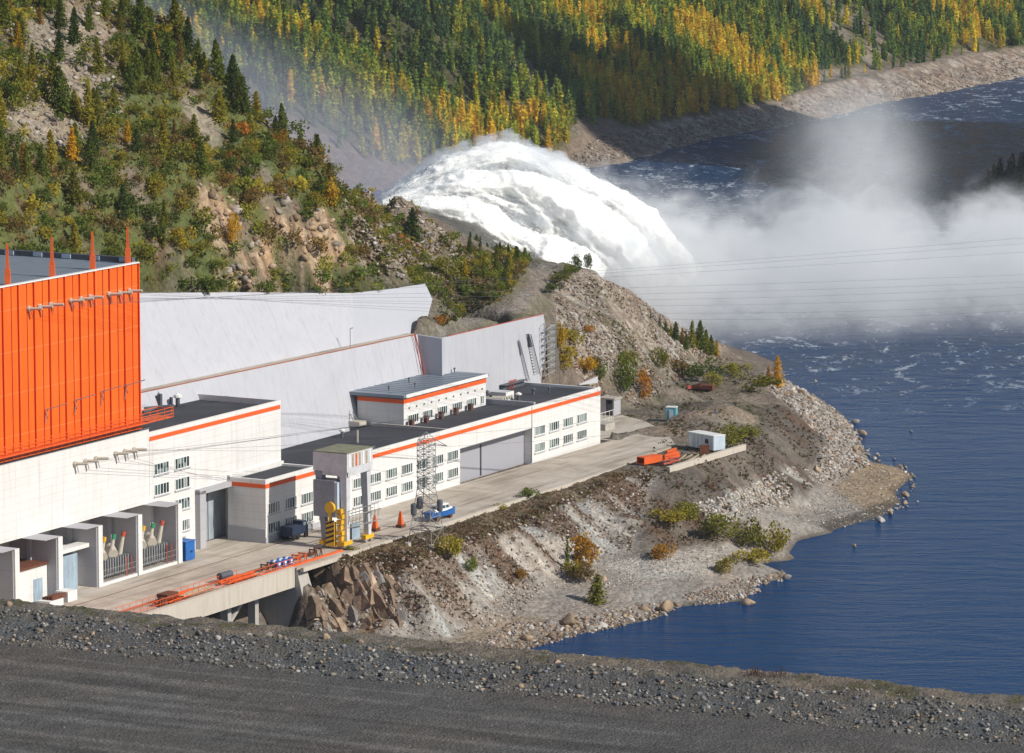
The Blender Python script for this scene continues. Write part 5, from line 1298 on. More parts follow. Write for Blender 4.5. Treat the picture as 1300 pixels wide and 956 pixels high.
for (u, v, dz, lab) in ((448, 448, 0, 'thin grey lamp pole standing on the beige berm near its right end'), (421, 445, 1, '')):
    pass
o = MB(); p = bt(600.5, -.4, ZB); o.tube(p, (p[0], p[1], p[2] + 3.4), .07); o.tube((p[0], p[1], p[2] + 3.4), (p[0] + .5, p[1], p[2] + 3.5), .08); o = o.build('lamp_pole', [M['lattice_steel']]); tag(o, 'thin grey lamp pole standing on the beige berm', 'pole')
# white corner of the dam structure seen above the orange hall at far left
o = MB(); q0 = [Pt(-40, 300, -392), Pt(23, 301, -392), Pt(23, 335, -392), Pt(-40, 335, -392)]
vv_ = [Vector(p) for p in q0]; 
o.add(vv_ + [p + Vector((-2, 1, 0)) for p in vv_], [(0, 3, 2, 1), (4, 5, 6, 7), (0, 1, 5, 4), (1, 2, 6, 5), (2, 3, 7, 6), (3, 0, 4, 7)]); o = o.build('wall_corner', [M['slope_sheet']]); tag(o, 'pale wall corner rising behind the dark roof of the orange hall at the left edge', 'wall')
# thin tall pole on the far left roof rail
o = MB(); p = L(512.6, -341, 20.9); 

# ================================================================== OVERHEAD WIRES
def wire(a, b, sag, lab, r_=.04, nseg=28):
    o_ = MB(); a = Vector(a); b = Vector(b); prev = a
    for i in range(1, nseg + 1):
        f = i / nseg; p = a.lerp(b, f); p.z -= sag * 4 * f * (1 - f); o_.tube(prev, p, r_, n=4, cap=False); prev = p
    w_ = o_.build('power_cable', M['cable']); tag(w_, lab, 'cable', 'overhead power cables')
def wire_px(s0, z0, t0, mid, right, Yr):
    """span from a bushing to an anchor off to the right, passing the given photo heights"""
    a = Vector(L(s0, t0, z0)); r = ray(1420, right); b = Vector(r) * (Yr / r[1]) + Vector((0, 0, HC))
    # sag from the height wanted near the middle of the span
    f = .5; m_ = a.lerp(b, f); uu, vv_ = proj(np.array(m_)); sag = (mid - vv_) / F * m_.y
    return a, b, max(sag, .5)
rights = [292, 300, 312, 344, 352, 357, 366, 378, 384, 396, 402, 408, 414, 422, 428]
mids = [316, 322, 334, 362, 372, 380, 388, 398, 406, 414, 424, 470, 482, 520, 540]
for i, (s0, z0, t0) in enumerate(bsh):
    a, b, sg = wire_px(s0, z0, t0, mids[i], rights[i], 820)
    wire(a, b, sg, 'thin dark power cable of the fan strung from the ' + ('orange' if i < 9 else 'white') + ' wall bushings across the yard', .02)
# ================================================================== PLANTS
def leaf_quads(C, size, R_=nprng, flat=.0, ups=0.):
    """one randomly turned quad per centre"""
    n = len(C); a = R_.normal(size=(n, 3)); a[:, 2] *= (1 - flat); a /= np.linalg.norm(a, axis=1)[:, None] + 1e-9
    b = R_.normal(size=(n, 3)); b = np.cross(a, b); b /= np.linalg.norm(b, axis=1)[:, None] + 1e-9
    s = np.asarray(size).reshape(-1, 1) if np.ndim(size) else size
    V_ = np.stack([C - a * s - b * s * .6, C + a * s - b * s * .6, C + a * s * .7 + b * s * .6, C - a * s * .8 + b * s * .7], 1).reshape(-1, 3)
    F_ = np.arange(4 * n).reshape(n, 4); return V_, F_
def conifer_pts(levels, per, Rr, seed, z0=.08, p=.85, droop=.10, fr=(.3, .55, .8, 1.)):
    r_ = np.random.RandomState(seed); C = []; S = []
    for k in range(levels):
        z = z0 + (1 - z0) * (k / levels) ** .95; rad = Rr * (1 - z) ** p * r_.uniform(.75, 1.2) + .01; a0 = r_.rand() * 6.28
        for j in range(per):
            a = a0 + 6.283 * j / per + r_.normal() * .25; rr = rad * r_.uniform(.6, 1.25)
            for f in fr:
                C.append((math.cos(a) * rr * f + r_.normal() * .008, math.sin(a) * rr * f + r_.normal() * .008, z - droop * rr / Rr * f + r_.normal() * .012)); S.append(.028 + .028 * (1 - z) * (1.1 - .4 * f))
    C.append((0, 0, 1.)); S.append(.02)
    return np.array(C), np.array(S)
def plant_mesh(name, C, S, mat, seed):
    V_, F_ = leaf_quads(C, S, np.random.RandomState(seed)); me = np_mesh(name, V_, F_); me.materials.append(M[mat]); return me
def bush_pts(seed, n=620, lobes=8, flat=.95):
    r_ = np.random.RandomState(seed); C = []; 
    for k in range(lobes):
        c = np.array([r_.uniform(-.35, .35), r_.uniform(-.35, .35), r_.uniform(.25, .72)]); rad = r_.uniform(.2, .36)
        d = r_.normal(size=(n // lobes, 3)); d /= np.linalg.norm(d, axis=1)[:, None]; C.append(c + d * rad * r_.uniform(.55, 1.05, (n // lobes, 1)) * np.array([1, 1, flat]))
    C = np.concatenate(C); C[:, 2] = np.abs(C[:, 2]); return C, np.full(len(C), .042) * r_.uniform(.6, 1.3, len(C))
CRN = {}
def crown_mesh(kind, mat, var):
    key = (kind, mat, var)
    if key not in CRN:
        if kind == 'pine': C, S = conifer_pts(24, 11, .27, 100 + var, droop=.05, p=.75); S = S * .72
        elif kind == 'larch': C, S = conifer_pts(26, 8, .19, 200 + var, droop=.03, p=.7, fr=(.25, .6, 1.)); S = S * .72
        elif kind == 'thin': C, S = conifer_pts(16, 5, .13, 300 + var, fr=(.35, .8)); S = S * .8
        else: C, S = bush_pts(400 + var)
        CRN[key] = plant_mesh('crown' if kind != 'bush' else 'shrub', C, S, mat, 7 * var + 3)
    return CRN[key]
tk = MB(); tk.tube((0, 0, -.06), (0, 0, .9), .022, .006, n=5); tke = tk.build('trunk', M['bark']); TRUNK = tke.data; bpy.data.objects.remove(tke)
def tree(kind, mat, loc, h, label, cat, name, group=None, wid=1., rz=None):
    o = thing(name, label, cat, loc, group, rnd.random() * 6.28 if rz is None else rz)
    o.rotation_euler[0] = rnd.uniform(-.05, .05)
    for nm, me in (('trunk', TRUNK), ('crown', crown_mesh(kind, mat, rnd.randrange(4)))):
        c = bpy.data.objects.new(nm, me); COL.objects.link(c); c.parent = o; c.scale = (h * wid, h * wid, h)
    return o
def shrub(mat, loc, w, h, label, group=None, name='shrub'):
    me = crown_mesh('bush', mat, rnd.randrange(5)); o = bpy.data.objects.new(name, me); COL.objects.link(o)
    o.location = loc; o.scale = (w * 1.25, w * 1.25, h * 1.2); o.rotation_euler = (0, 0, rnd.random() * 6.28); return tag(o, label, 'shrub', group)
def at(u, v, lift=0.):
    p = hit(u, v); return None if p is None else Vector((p.x, p.y, p.z + lift))
def place_tree(kind, mat, u, vb, hp, label, name='larch_tree', cat='tree', wid=1.):
    p = at(u, vb)
    if p is None: return
    return tree(kind, mat, p - Vector((0, 0, .1)), hp * p.y / F, label, cat, name, None, wid)
# single trees one can point at
place_tree('larch', 'needles_gold', 178, 47, 46, 'bright golden larch standing out at the top of the left hillside', wid=1.15)
place_tree('larch', 'needles_gold', 23, 66, 40, 'golden larch beside the bare scree at the upper left corner', wid=1.1)
place_tree('larch', 'leaves_orange', 30, 222, 42, 'narrow orange larch low on the left edge of the hillside')
place_tree('larch', 'needles_olive', 757, 766, 40, 'small yellow green larch alone on the grey cove beach', wid=1.9)
place_tree('thin', 'needles_green', 720, 722, 46, 'slim young green spruce at the foot of the white rock slope', 'spruce_tree')
place_tree('pine', 'needles_dark', 734, 712, 26, 'short dark spruce between the slim spruce and the orange bush', 'spruce_tree')
place_tree('larch', 'needles_gold', 987, 492, 42, 'yellow green larch at the water edge past the turning place', wid=1.2)
place_tree('larch', 'leaves_orange', 975, 487, 24, 'small orange larch just left of the taller waterside one', wid=1.1)
place_tree('pine', 'needles_dark', 523, 306, 44, 'broad dark pine alone on the rocky mound above the concrete wall', 'pine_tree', wid=1.2)
place_tree('pine', 'needles_green', 442, 238, 22, 'small pine on the skyline of the rocky mound, leftmost of three', 'pine_tree', wid=1.1)
place_tree('pine', 'needles_green', 459, 240, 18, 'small pine on the skyline of the rocky mound, middle of three', 'pine_tree')
place_tree('pine', 'needles_green', 470, 241, 16, 'small pine on the skyline of the rocky mound, rightmost of three', 'pine_tree')
place_tree('thin', 'needles_green', 597, 322, 30, 'slim spruce standing against the white plume, left of its twin', 'spruce_tree', wid=1.4)
place_tree('thin', 'needles_green', 609, 326, 28, 'slim spruce standing against the white plume, right of its twin', 'spruce_tree', wid=1.4)
place_tree('larch', 'needles_gold', 698, 436, 40, 'golden bush like tree beside the white stair tower', 'larch_tree', wid=1.5) if False else None
for i, (u, v, h, k, m) in enumerate(((826, 402, 14, 'thin', 'needles_dark'), (838, 412, 18, 'thin', 'needles_dark'), (845, 418, 14, 'pine', 'needles_dark'), (857, 428, 24, 'pine', 'needles_dark'), (866, 434, 22, 'larch', 'leaves_brown'), (878, 438, 36, 'larch', 'needles_olive'),
        (888, 440, 38, 'pine', 'needles_green'), (896, 444, 30, 'pine', 'needles_olive'), (903, 447, 26, 'pine', 'needles_green'), (910, 449, 22, 'larch', 'needles_gold'), (852, 424, 16, 'larch', 'needles_olive'), (871, 440, 20, 'pine', 'needles_green'))):
    place_tree(k, m, u, v + 3, h, ['dark little spruce highest on the ridge line against the mist', 'dark slim spruce second down the ridge line', 'short dark pine third down the ridge line', 'dark pine beside the brown larch on the ridge line', 'small brown larch midway down the ridge line',
        'tall olive larch in the clump where the ridge meets the water', 'tallest green pine in the clump at the ridge end', 'olive pine right of the tallest one in the ridge end clump', 'green pine near the right side of the ridge end clump', 'golden larch at the right end of the ridge clump', 'low olive larch between the dark pines on the ridge line', 'green pine at the left foot of the ridge end clump'][i], 'pine_tree' if k == 'pine' else 'spruce_tree' if k == 'thin' else 'larch_tree')
# pointed-out shrubs: u, v(base), width px, height px, material, label
SH = [(746, 722, 34, 40, 'leaves_orange', 'bright orange shrub at the foot of the white rock slope'), (738, 736, 30, 20, 'leaves_brown', 'brown shrub under the orange one at the beach edge'), (727, 734, 18, 22, 'leaves_yellowgreen', 'yellow green shrub under the slim spruce'),
      (915, 686, 36, 34, 'needles_olive', 'large olive willow clump above the cove, left part'), (948, 696, 34, 34, 'needles_olive', 'large olive willow clump above the cove, middle part'), (985, 704, 26, 36, 'leaves_yellowgreen', 'yellowish willow clump at the water by the cove'),
      (918, 728, 24, 20, 'leaves_yellowgreen', 'low yellow shrub on the beach below the willows'), (960, 716, 36, 20, 'leaves_yellowgreen', 'wide golden bank shrub right at the cove water'), (872, 662, 30, 24, 'needles_olive', 'round olive shrub on the dark slope, right of the pair'), (850, 668, 40, 22, 'leaves_yellowgreen', 'broad olive shrub on the dark slope, left of the pair'),
      (843, 712, 24, 22, 'leaves_orange', 'rusty orange shrub on the stones at the track end'), (890, 484, 36, 26, 'needles_dark', 'big dark green bush cluster by the turning place'), (868, 480, 30, 22, 'leaves_brown', 'brown bush left of the big dark cluster by the turning place'), (908, 492, 26, 18, 'needles_olive', 'olive bush right of the big dark cluster by the turning place'),
      (796, 470, 22, 26, 'needles_olive', 'olive bush low on the rubble slope'), (755, 470, 16, 18, 'leaves_brown', 'small brown bush in the middle of the rubble slope'), (793, 503, 22, 48, 'needles_green', 'tall green bush at the foot of the rubble slope'), (836, 468, 20, 26, 'needles_olive', 'olive bush on the right part of the rubble slope'), (820, 508, 16, 36, 'leaves_orange', 'orange shrub at the foot of the rubble slope, centre'),
      (708, 448, 20, 40, 'needles_gold', 'golden shrub beside the white stair tower'), (716, 470, 26, 30, 'leaves_yellowgreen', 'yellow green shrub on the slope right of the stair tower'), (726, 440, 26, 22, 'leaves_yellowgreen', 'olive yellow shrub up the slope from the stair tower'), (747, 424, 12, 12, 'leaves_orange', 'small round orange shrub on the upper rubble slope'), (745, 478, 20, 24, 'needles_gold', 'golden shrub above the low walls by the dark roof'), (762, 484, 14, 26, 'needles_green', 'green shrub right of the low walls by the dark roof'),
      (722, 356, 14, 20, 'needles_green', 'green shrub on the hilltop edge, left of the row'), (734, 346, 13, 20, 'needles_dark', 'dark shrub on the hilltop edge, middle of the row'), (746, 342, 12, 18, 'needles_dark', 'dark shrub at the hilltop corner, right of the row'), (712, 360, 20, 16, 'needles_olive', 'low olive shrub by the hilltop track'), (700, 371, 16, 12, 'needles_dark', 'small dark shrub beside the hilltop track'),
      (572, 712, 26, 34, 'needles_olive', 'yellow green shrub on the rock slope under the pylon'), (600, 730, 12, 24, 'needles_green', 'small green shrub on the rock slope right of the pylon'), (670, 633, 20, 14, 'needles_green', 'green tuft on the grass strip at the kerb'), (636, 648, 14, 8, 'leaves_yellowgreen', 'small yellow tuft on the kerb strip'), (446, 702, 16, 9, 'needles_olive', 'green tuft on the grass strip near the portal crane'),
      (663, 735, 14, 12, 'leaves_orange', 'small orange tuft at the foot of the white rock slope'), (915, 568, 34, 24, 'needles_olive', 'olive weeds behind the cabin container'), (944, 560, 40, 20, 'needles_olive', 'low olive weeds right of the cabin container'), (935, 480, 30, 18, 'needles_olive', 'low olive scrub on the right edge of the turning place'), (965, 498, 34, 20, 'needles_olive', 'green scrub at the brink above the shore'), (560, 345, 20, 20, 'needles_olive', 'olive shrub on the rocky mound above the track'),
      (422, 265, 24, 34, 'needles_gold', 'glowing orange yellow shrub above the pale cliff'), (296, 320, 14, 52, 'needles_gold', 'narrow golden shrub on the cliff slope above the wall'), (430, 462 - 90, 18, 10, 'needles_dark', 'low dark shrub on top of the upper wall')]
for (u, v, w_, h_, m, lab) in SH:
    p = at(u, v)
    if p is None: continue
    k = p.y / F; shrub(m, p, w_ * k, h_ * k, lab)

# trees and shrubs of the left hillside, mound and plateau, spread over the ground itself
scree_all = scree + [cliff_px, cliff2_px]
def inp(poly, u, v): return bool(inpoly(poly, np.array([u]), np.array([v]))[0])
bush_strip = [(-60, 335), (200, 335), (350, 335), (450, 345), (560, 345), (558, 378), (530, 368), (450, 374), (-60, 374)]
plateau = [(560, 400), (575, 335), (600, 318), (672, 330), (660, 352), (640, 380), (600, 396), (560, 415)]
nt = ns = 0; under = []
cand = []
r2 = np.random.RandomState(5)
S1 = r2.uniform(500, 760, 40000); T1 = r2.uniform(-470, -345, 40000)
X1 = AX[0] * S1 + BX[0] * T1; Y1 = AX[1] * S1 + BX[1] * T1
ii = ((S1 - gs[0]) / GSTEP).astype(int); jj = ((T1 - gt[0]) / GSTEP).astype(int); Z1 = Zf[ii, jj]
U1, V1 = proj(np.stack([X1, Y1, Z1], -1))
dens = fbm(S1 / 9, T1 / 9, 301, 3)
ok = (U1 > -25) & (U1 < 700) & (V1 > -30) & (V1 < 430)
grid = {}
def free(x, y, r_):
    gx, gy = int(x // 4), int(y // 4)
    for a in (-1, 0, 1):
        for b in (-1, 0, 1):
            for (xx, yy, rr) in grid.get((gx + a, gy + b), ()):
                if (xx - x) ** 2 + (yy - y) ** 2 < (r_ + rr) ** 2: return False
    grid.setdefault((gx, gy), []).append((x, y, r_)); return True
masks = {n_: inpoly(p_, U1, V1) for n_, p_ in (('hill', H_all), ('strip', bush_strip), ('plat', plateau), ('mound', mound))}
scm = np.zeros(len(U1), bool)
for s in scree_all: scm |= inpoly(s, U1, V1) | inpoly(s, U1, V1 - 9)
LAB = {'pine': 'green pine among the many growing on the steep left hillside', 'larch_g': 'yellowing larch among the trees of the steep left hillside', 'shrub': 'leafy shrub among the undergrowth of the steep left hillside'}
for k in np.where(ok)[0]:
    u, v, x, y, z = U1[k], V1[k], X1[k], Y1[k], Z1[k]
    if z < 20.5: continue
    st_ = masks['strip'][k]; pl_ = masks['plat'][k]; mo = masks['mound'][k]; hl = masks['hill'][k]
    if not (st_ or pl_ or hl or mo): continue
    if scm[k] and r2.rand() > .06: continue
    if mo and not pl_ and not st_ and r2.rand() > .10: continue
    base = Vector((x, y, z - .1)); rr = r2.rand()
    if st_: r_, typ = .85, 'shrub'
    elif pl_: r_, typ = (1.05, 'pine' if rr < .3 else 'larch' if rr < .45 else 'shrub')
    elif mo: r_, typ = 1.3, 'shrub'
    else:
        treezone = v < 235 - .15 * u + 60 * (dens[k] - .5)
        if treezone: r_, typ = (1.45, 'pine' if rr < .42 else 'larch' if rr < .54 else 'shrub')
        else: r_, typ = (.95, 'pine' if rr < .08 else 'larch' if rr < .11 else 'shrub')
    if not free(x, y, r_): continue
    if typ != 'shrub' and nt < 290:
        nt += 1; hh = r2.uniform(3.6, 8.2) * (.55 if pl_ else 1.)
        if typ == 'pine': tree('pine', ('needles_green', 'needles_dark', 'needles_green', 'needles_olive')[r2.randint(4)], base, hh, LAB['pine'] if not pl_ else 'young pine among the thicket beside the hilltop track', 'tree', 'pine_tree', 'pines of the left hillside' if not pl_ else 'young trees by the hilltop track', r2.uniform(.85, 1.25))
        else: tree('larch', ('needles_olive', 'leaves_yellowgreen', 'needles_gold' if r2.rand() < .45 else 'needles_olive', 'leaves_brown')[r2.randint(4)], base, hh * .95, LAB['larch_g'] if not pl_ else 'yellowing larch among the thicket beside the hilltop track', 'tree', 'larch_tree', 'larches of the left hillside' if not pl_ else 'larches by the hilltop track', r2.uniform(.9, 1.3))
    else:
        m = ('needles_olive', 'needles_green', 'needles_green', 'leaves_brown', 'needles_olive', 'needles_green', 'leaves_yellowgreen')[r2.randint(7)] if not st_ else ('needles_green', 'needles_olive', 'needles_green')[r2.randint(3)]
        if r2.rand() < .03: m = 'leaves_orange'
        w_ = r2.uniform(1.6, 3.6) * (.7 if (pl_ or mo) else 1.); h_ = w_ * r2.uniform(.7, 1.1)
        if ns < 295:
            ns += 1; shrub(m, base, w_, h_, LAB['shrub'] if not (st_ or pl_) else ('shrub in the dense green strip above the upper grey wall' if st_ else 'shrub in the thicket beside the hilltop track'), 'shrubs of the left hillside' if not (st_ or pl_) else ('shrubs above the upper wall' if st_ else 'shrubs by the hilltop track'))
        else: under.append((x, y, z - .1, w_, h_, m))
print('TREES', nt, 'SHRUBS', ns, 'UNDER', len(under))
PAL = {'needles_olive': (.27, .265, .042), 'needles_green': (.15, .195, .036), 'leaves_brown': (.26, .18, .06), 'needles_dark': (.095, .14, .036), 'leaves_yellowgreen': (.40, .33, .04), 'leaves_orange': (.42, .18, .03)}
# the rest of the undergrowth + low ground cover: nobody could count it
VV = []; FF = []; CC = []; nv = 0
BP = [bush_pts(500 + i, 150, 6) for i in range(6)]
for (x, y, z, w_, h_, m) in under:
    C, S = BP[r2.randint(6)]; P_ = C * np.array([w_ * 1.25, w_ * 1.25, h_ * 1.2]) + np.array([x, y, z]); v_, f_ = leaf_quads(P_, S * w_ * 1.9, r2)
    VV.append(v_); FF.append(f_ + nv); nv += len(v_); CC.append(np.tile(np.array(PAL[m]) * r2.uniform(.7, 1.4), (len(v_), 1)))
# ground cover tufts over the hill
K = np.where(ok & (masks['hill'] | masks['strip'] | masks['plat']) & (Z1 > 20.5) & ~scm)[0][:11000]
ct_ = np.array([PAL[('needles_olive', 'leaves_brown', 'needles_green', 'leaves_yellowgreen', 'leaves_brown')[r2.randint(5)]] for _ in K]) * r2.uniform(.6, 1.3, (len(K), 1))
for q_ in range(5):
    P_ = np.stack([X1[K], Y1[K], Z1[K]], -1) + r2.normal(size=(len(K), 3)) * np.array([.45, .45, .2]) + np.array([0, 0, .15])
    v_, f_ = leaf_quads(P_, r2.uniform(.12, .32, len(K)), r2); VV.append(v_); FF.append(f_ + nv); nv += len(v_); CC.append(np.repeat(ct_, 4, 0))
me = np_mesh('undergrowth', np.concatenate(VV), np.concatenate(FF), np.concatenate(CC)); o = link('undergrowth', me, M['forest_leaves']); tag(o, 'low mixed undergrowth covering the left hillside', 'undergrowth', kind='stuff')

# dry grass and rusty herbs on the strip and slopes
def tufts(poly, n_, cols, size, name, label, zt=.12, extra=None, seed=1, cat='grass'):
    r3 = np.random.RandomState(seed); us = r3.uniform(min(p[0] for p in poly), max(p[0] for p in poly), n_ * 3); vs_ = r3.uniform(min(p[1] for p in poly), max(p[1] for p in poly), n_ * 3)
    m = inpoly(poly, us, vs_); us, vs_ = us[m][:n_], vs_[m][:n_]; P_ = []
    for u, v in zip(us, vs_):
        h_ = hit(u, v)
        if h_ is not None and (extra is None or extra(h_)): P_.append((h_.x, h_.y, h_.z + zt))
    P_ = np.array(P_); V_ = []; F_ = []; C2 = []; k = 0
    pick = np.array(cols)[r3.randint(len(cols), size=len(P_))] * r3.uniform(.6, 1.35, (len(P_), 1))
    for q_ in range(4):
        v_, f_ = leaf_quads(P_ + r3.normal(size=P_.shape) * size * .8, r3.uniform(.5, 1.2, len(P_)) * size, r3); V_.append(v_); F_.append(f_ + k); k += len(v_); C2.append(np.repeat(pick, 4, 0))
    me = np_mesh(name, np.concatenate(V_), np.concatenate(F_), np.concatenate(C2)); o = link(name, me, M['forest_leaves']); return tag(o, label, cat, kind='stuff')
RED = [(.17, .075, .045), (.13, .07, .045), (.20, .11, .06), (.12, .11, .04)]
tufts(gst, 4200, RED + [(.22, .17, .09), (.26, .20, .11), (.12, .12, .04)], .11, 'dry_grass', 'dry rusty grass covering the strip outside the kerb', seed=2)
def vegok(h_):
    s = h_.x * AX[0] + h_.y * AX[1]; q = h_.x * BX[0] + h_.y * BX[1]; i = int((s - gs[0]) / GSTEP); j = int((q - gt[0]) / GSTEP)
    return 0 <= i < len(gs) and 0 <= j < len(gt) and bool(VEGOK[i, j])
tufts(slope_px, 4200, RED, .13, 'rusty_scrub', 'rusty low scrub between the white chutes of the rock slope', seed=3, extra=vegok)
tufts(rs + [(900, 450)], 1500, RED + [(.10, .11, .03), (.16, .14, .05)], .2, 'slope_weeds', 'scattered weeds on the dark slope above the beach', seed=4, extra=lambda h_: vnoise(h_.x / 5, h_.y / 5, 9) > .5)
tufts(flat_px, 1700, [(.10, .11, .03), (.16, .14, .05), (.14, .10, .05)], .18, 'weeds', 'low weeds on the soil around the turning place', seed=5, extra=lambda h_: vnoise(h_.x / 6, h_.y / 6, 19) > .52 and not inp([(p[0], p[1]) for p in yard_poly], h_.x, h_.y))
tufts(spoil, 1300, [(.12, .12, .03), (.20, .12, .04), (.14, .11, .04)], .22, 'slope_weeds', 'sparse weeds on the rubble slope', seed=6, extra=lambda h_: vnoise(h_.x / 4, h_.y / 4, 29) > .6)
tufts(mound, 1400, [(.12, .12, .03), (.20, .12, .04), (.10, .10, .03)], .25, 'mound_scrub', 'low scrub on the rocky mound', seed=7, extra=lambda h_: vnoise(h_.x / 4, h_.y / 4, 39) > .5)
tufts(plateau, 900, [(.12, .12, .03), (.10, .12, .03), (.20, .12, .04)], .25, 'thicket_cover', 'low plants filling the thicket by the hilltop track', seed=8)

# ================================================================== FAR WOOD
def far_tree_pts(seed, thin=False):
    C, S = conifer_pts(8 if not thin else 9, 4, .2 if not thin else .15, seed, fr=(.35, .85), p=.6); return C, S * 1.75
FP = [far_tree_pts(700 + i, i % 2) for i in range(8)]
r4 = np.random.RandomState(9); NT_ = 19000
A4 = r4.uniform(dl[2] - 60, dl[12], NT_ * 2); B4 = r4.uniform(10, 330, NT_ * 2) ** 1.0
bw4 = np.interp(A4, [0, dl[3] - 60, dl[3], dl[3] + 120, dl[3] + 300, dl[11], dl[-1]], [10, 12, 15, 18, 21, 24, 24])
Z4 = far_profile(A4, B4); X4 = np.interp(A4, aa, sx) + NF[0] * B4; Y4 = np.interp(A4, aa, sy) + NF[1] * B4
U4, V4 = proj(np.stack([X4, Y4, Z4], -1))
keep = (B4 > bw4 + 2) & (U4 > 150) & (U4 < 1330) & (V4 > -45) & (V4 < 260)
for p_ in ([(612, 18), (640, 40), (700, 108), (712, 128), (690, 125), (640, 78), (605, 35)], [(1045, 0), (1100, 8), (1130, 60), (1100, 80), (1050, 50)], [(200, 75), (240, 70), (330, 140), (420, 185), (520, 222), (640, 232), (640, 300), (300, 300)], [(730, 150), (780, 150), (820, 190), (780, 215), (715, 215)], [(1000, 88), (1120, 78), (1250, 52), (1300, 60), (1300, 100), (1040, 110)]):
    m_ = inpoly(p_, U4, V4); keep &= ~(m_ & (r4.rand(len(m_)) > .12))
keep &= ~((U4 < 560) & (V4 > 60 + (U4 - 200) * .42) & (r4.rand(len(U4)) > .3))
K4 = np.where(keep)[0][:11500]
print('FAR TREES', len(K4))
n1 = fbm(A4 / 22, B4 / 30, 401, 4); n2 = vnoise(A4 / 5, B4 / 5, 411)
VV = []; FF = []; CC = []; nv = 0
for k in K4:
    C, S = FP[r4.randint(8)]; h = r4.uniform(3.2, 6.5) if r4.rand() < .35 else r4.uniform(6., 11.5); wd = h * r4.uniform(.75, 1.15)
    gold = n1[k] + (.16 if 740 < U4[k] < 1040 else 0) + (.06 if V4[k] > 120 else 0) + (n2[k] - .5) * .25 - .08 * (B4[k] > 160)
    rr = r4.rand()
    if gold > .68: c = (.42, .30, .03) if rr < .45 else (.36, .32, .04) if rr < .85 else (.36, .24, .03)
    elif gold > .55: c = (.25, .26, .035) if rr < .5 else (.14, .19, .035) if rr < .85 else (.38, .30, .03)
    elif gold > .42: c = (.12, .17, .035) if rr < .55 else (.065, .11, .035) if rr < .85 else (.24, .23, .035)
    else: c = (.06, .10, .04) if rr < .7 else (.11, .15, .035) if rr < .95 else (.34, .28, .03)
    P_ = C * np.array([wd, wd, h]) + np.array([X4[k], Y4[k], Z4[k] - .2]); v_, f_ = leaf_quads(P_, S * h * .95, r4)
    VV.append(v_); FF.append(f_ + nv); nv += len(v_); CC.append(np.tile(np.array(c) * 1.85 * r4.uniform(.75, 1.25), (len(v_), 1)))
me = np_mesh('far_forest', np.concatenate(VV), np.concatenate(FF), np.concatenate(CC)); o = link('far_forest', me, M['forest_leaves']); tag(o, 'green and golden autumn forest covering the far slope', 'forest', kind='stuff')
# scrub on the opposite bank
VV = []; FF = []; CC = []; nv = 0
for _ in range(900):
    x = r4.uniform(130, 330); y = r4.uniform(1150, 1500); h_ = BVO.ray_cast(Vector((x, y, 900)), Vector((0, 0, -1)))[0]
    if h_ is None or h_.z < ZW + 2: continue
    C, S = FP[r4.randint(8)]; h = r4.uniform(2, 6); P_ = C * np.array([h * 1.6, h * 1.6, h]) + np.array([x, y, h_.z - .2]); v_, f_ = leaf_quads(P_, S * h, r4)
    c = [(.13, .085, .04), (.07, .08, .03), (.17, .12, .05)][r4.randint(3)]; VV.append(v_); FF.append(f_ + nv); nv += len(v_); CC.append(np.tile(np.array(c), (len(v_), 1)))
me = np_mesh('opposite_scrub', np.concatenate(VV), np.concatenate(FF), np.concatenate(CC)); o = link('opposite_scrub', me, M['forest_leaves']); tag(o, 'brown scrub on the opposite bank behind the mist', 'scrub', kind='stuff')

# ================================================================== ROCKS
def ico(sub=1):
    import bmesh
    bm_ = bmesh.new(); bmesh.ops.create_icosphere(bm_, subdivisions=sub, radius=1.); bm_.verts.ensure_lookup_table()
    V_ = np.array([v.co[:] for v in bm_.verts]); F_ = np.array([[v.index for v in f.verts] for f in bm_.faces]); bm_.free(); return V_, F_
I1, I2 = ico(1), ico(2)
def rock_v(base, seed):
    r_ = np.random.RandomState(seed); V_ = base[0].copy()
    for _ in range(11):      # slice with random planes -> facets
        n_ = r_.normal(size=3); n_ /= np.linalg.norm(n_); d = V_ @ n_; lim = r_.uniform(.38, .72); V_ -= np.outer(np.clip(d - lim, 0, None), n_)
    V_ /= np.abs(V_).max(); V_ *= np.array([1., r_.uniform(.65, .95), r_.uniform(.5, .8)]); return V_
RV2 = [rock_v(I2, 20 + i) for i in range(8)]; RV1 = [rock_v(I1, 40 + i) for i in range(10)]
RME = {}
def boulder(p, size, mat, label, group=None, tilt=.4, sc_=(1, 1, 1), name='boulder'):
    i = rnd.randrange(8)
    if (i, mat) not in RME: me = np_mesh('boulder', RV2[i], I2[1]); me.materials.append(M[mat]); RME[(i, mat)] = me
    o = bpy.data.objects.new(name, RME[(i, mat)]); COL.objects.link(o); o.location = p; o.scale = (size * sc_[0], size * sc_[1], size * sc_[2])
    o.rotation_euler = (rnd.uniform(-tilt, tilt), rnd.uniform(-tilt, tilt), rnd.random() * 6.28); return tag(o, label, 'boulder', group)
def any_at(u, v):
    p = hit(u, v)
    if p is None or p.z < ZW: p = Vector(Pz(u, v, ZW))
    return p
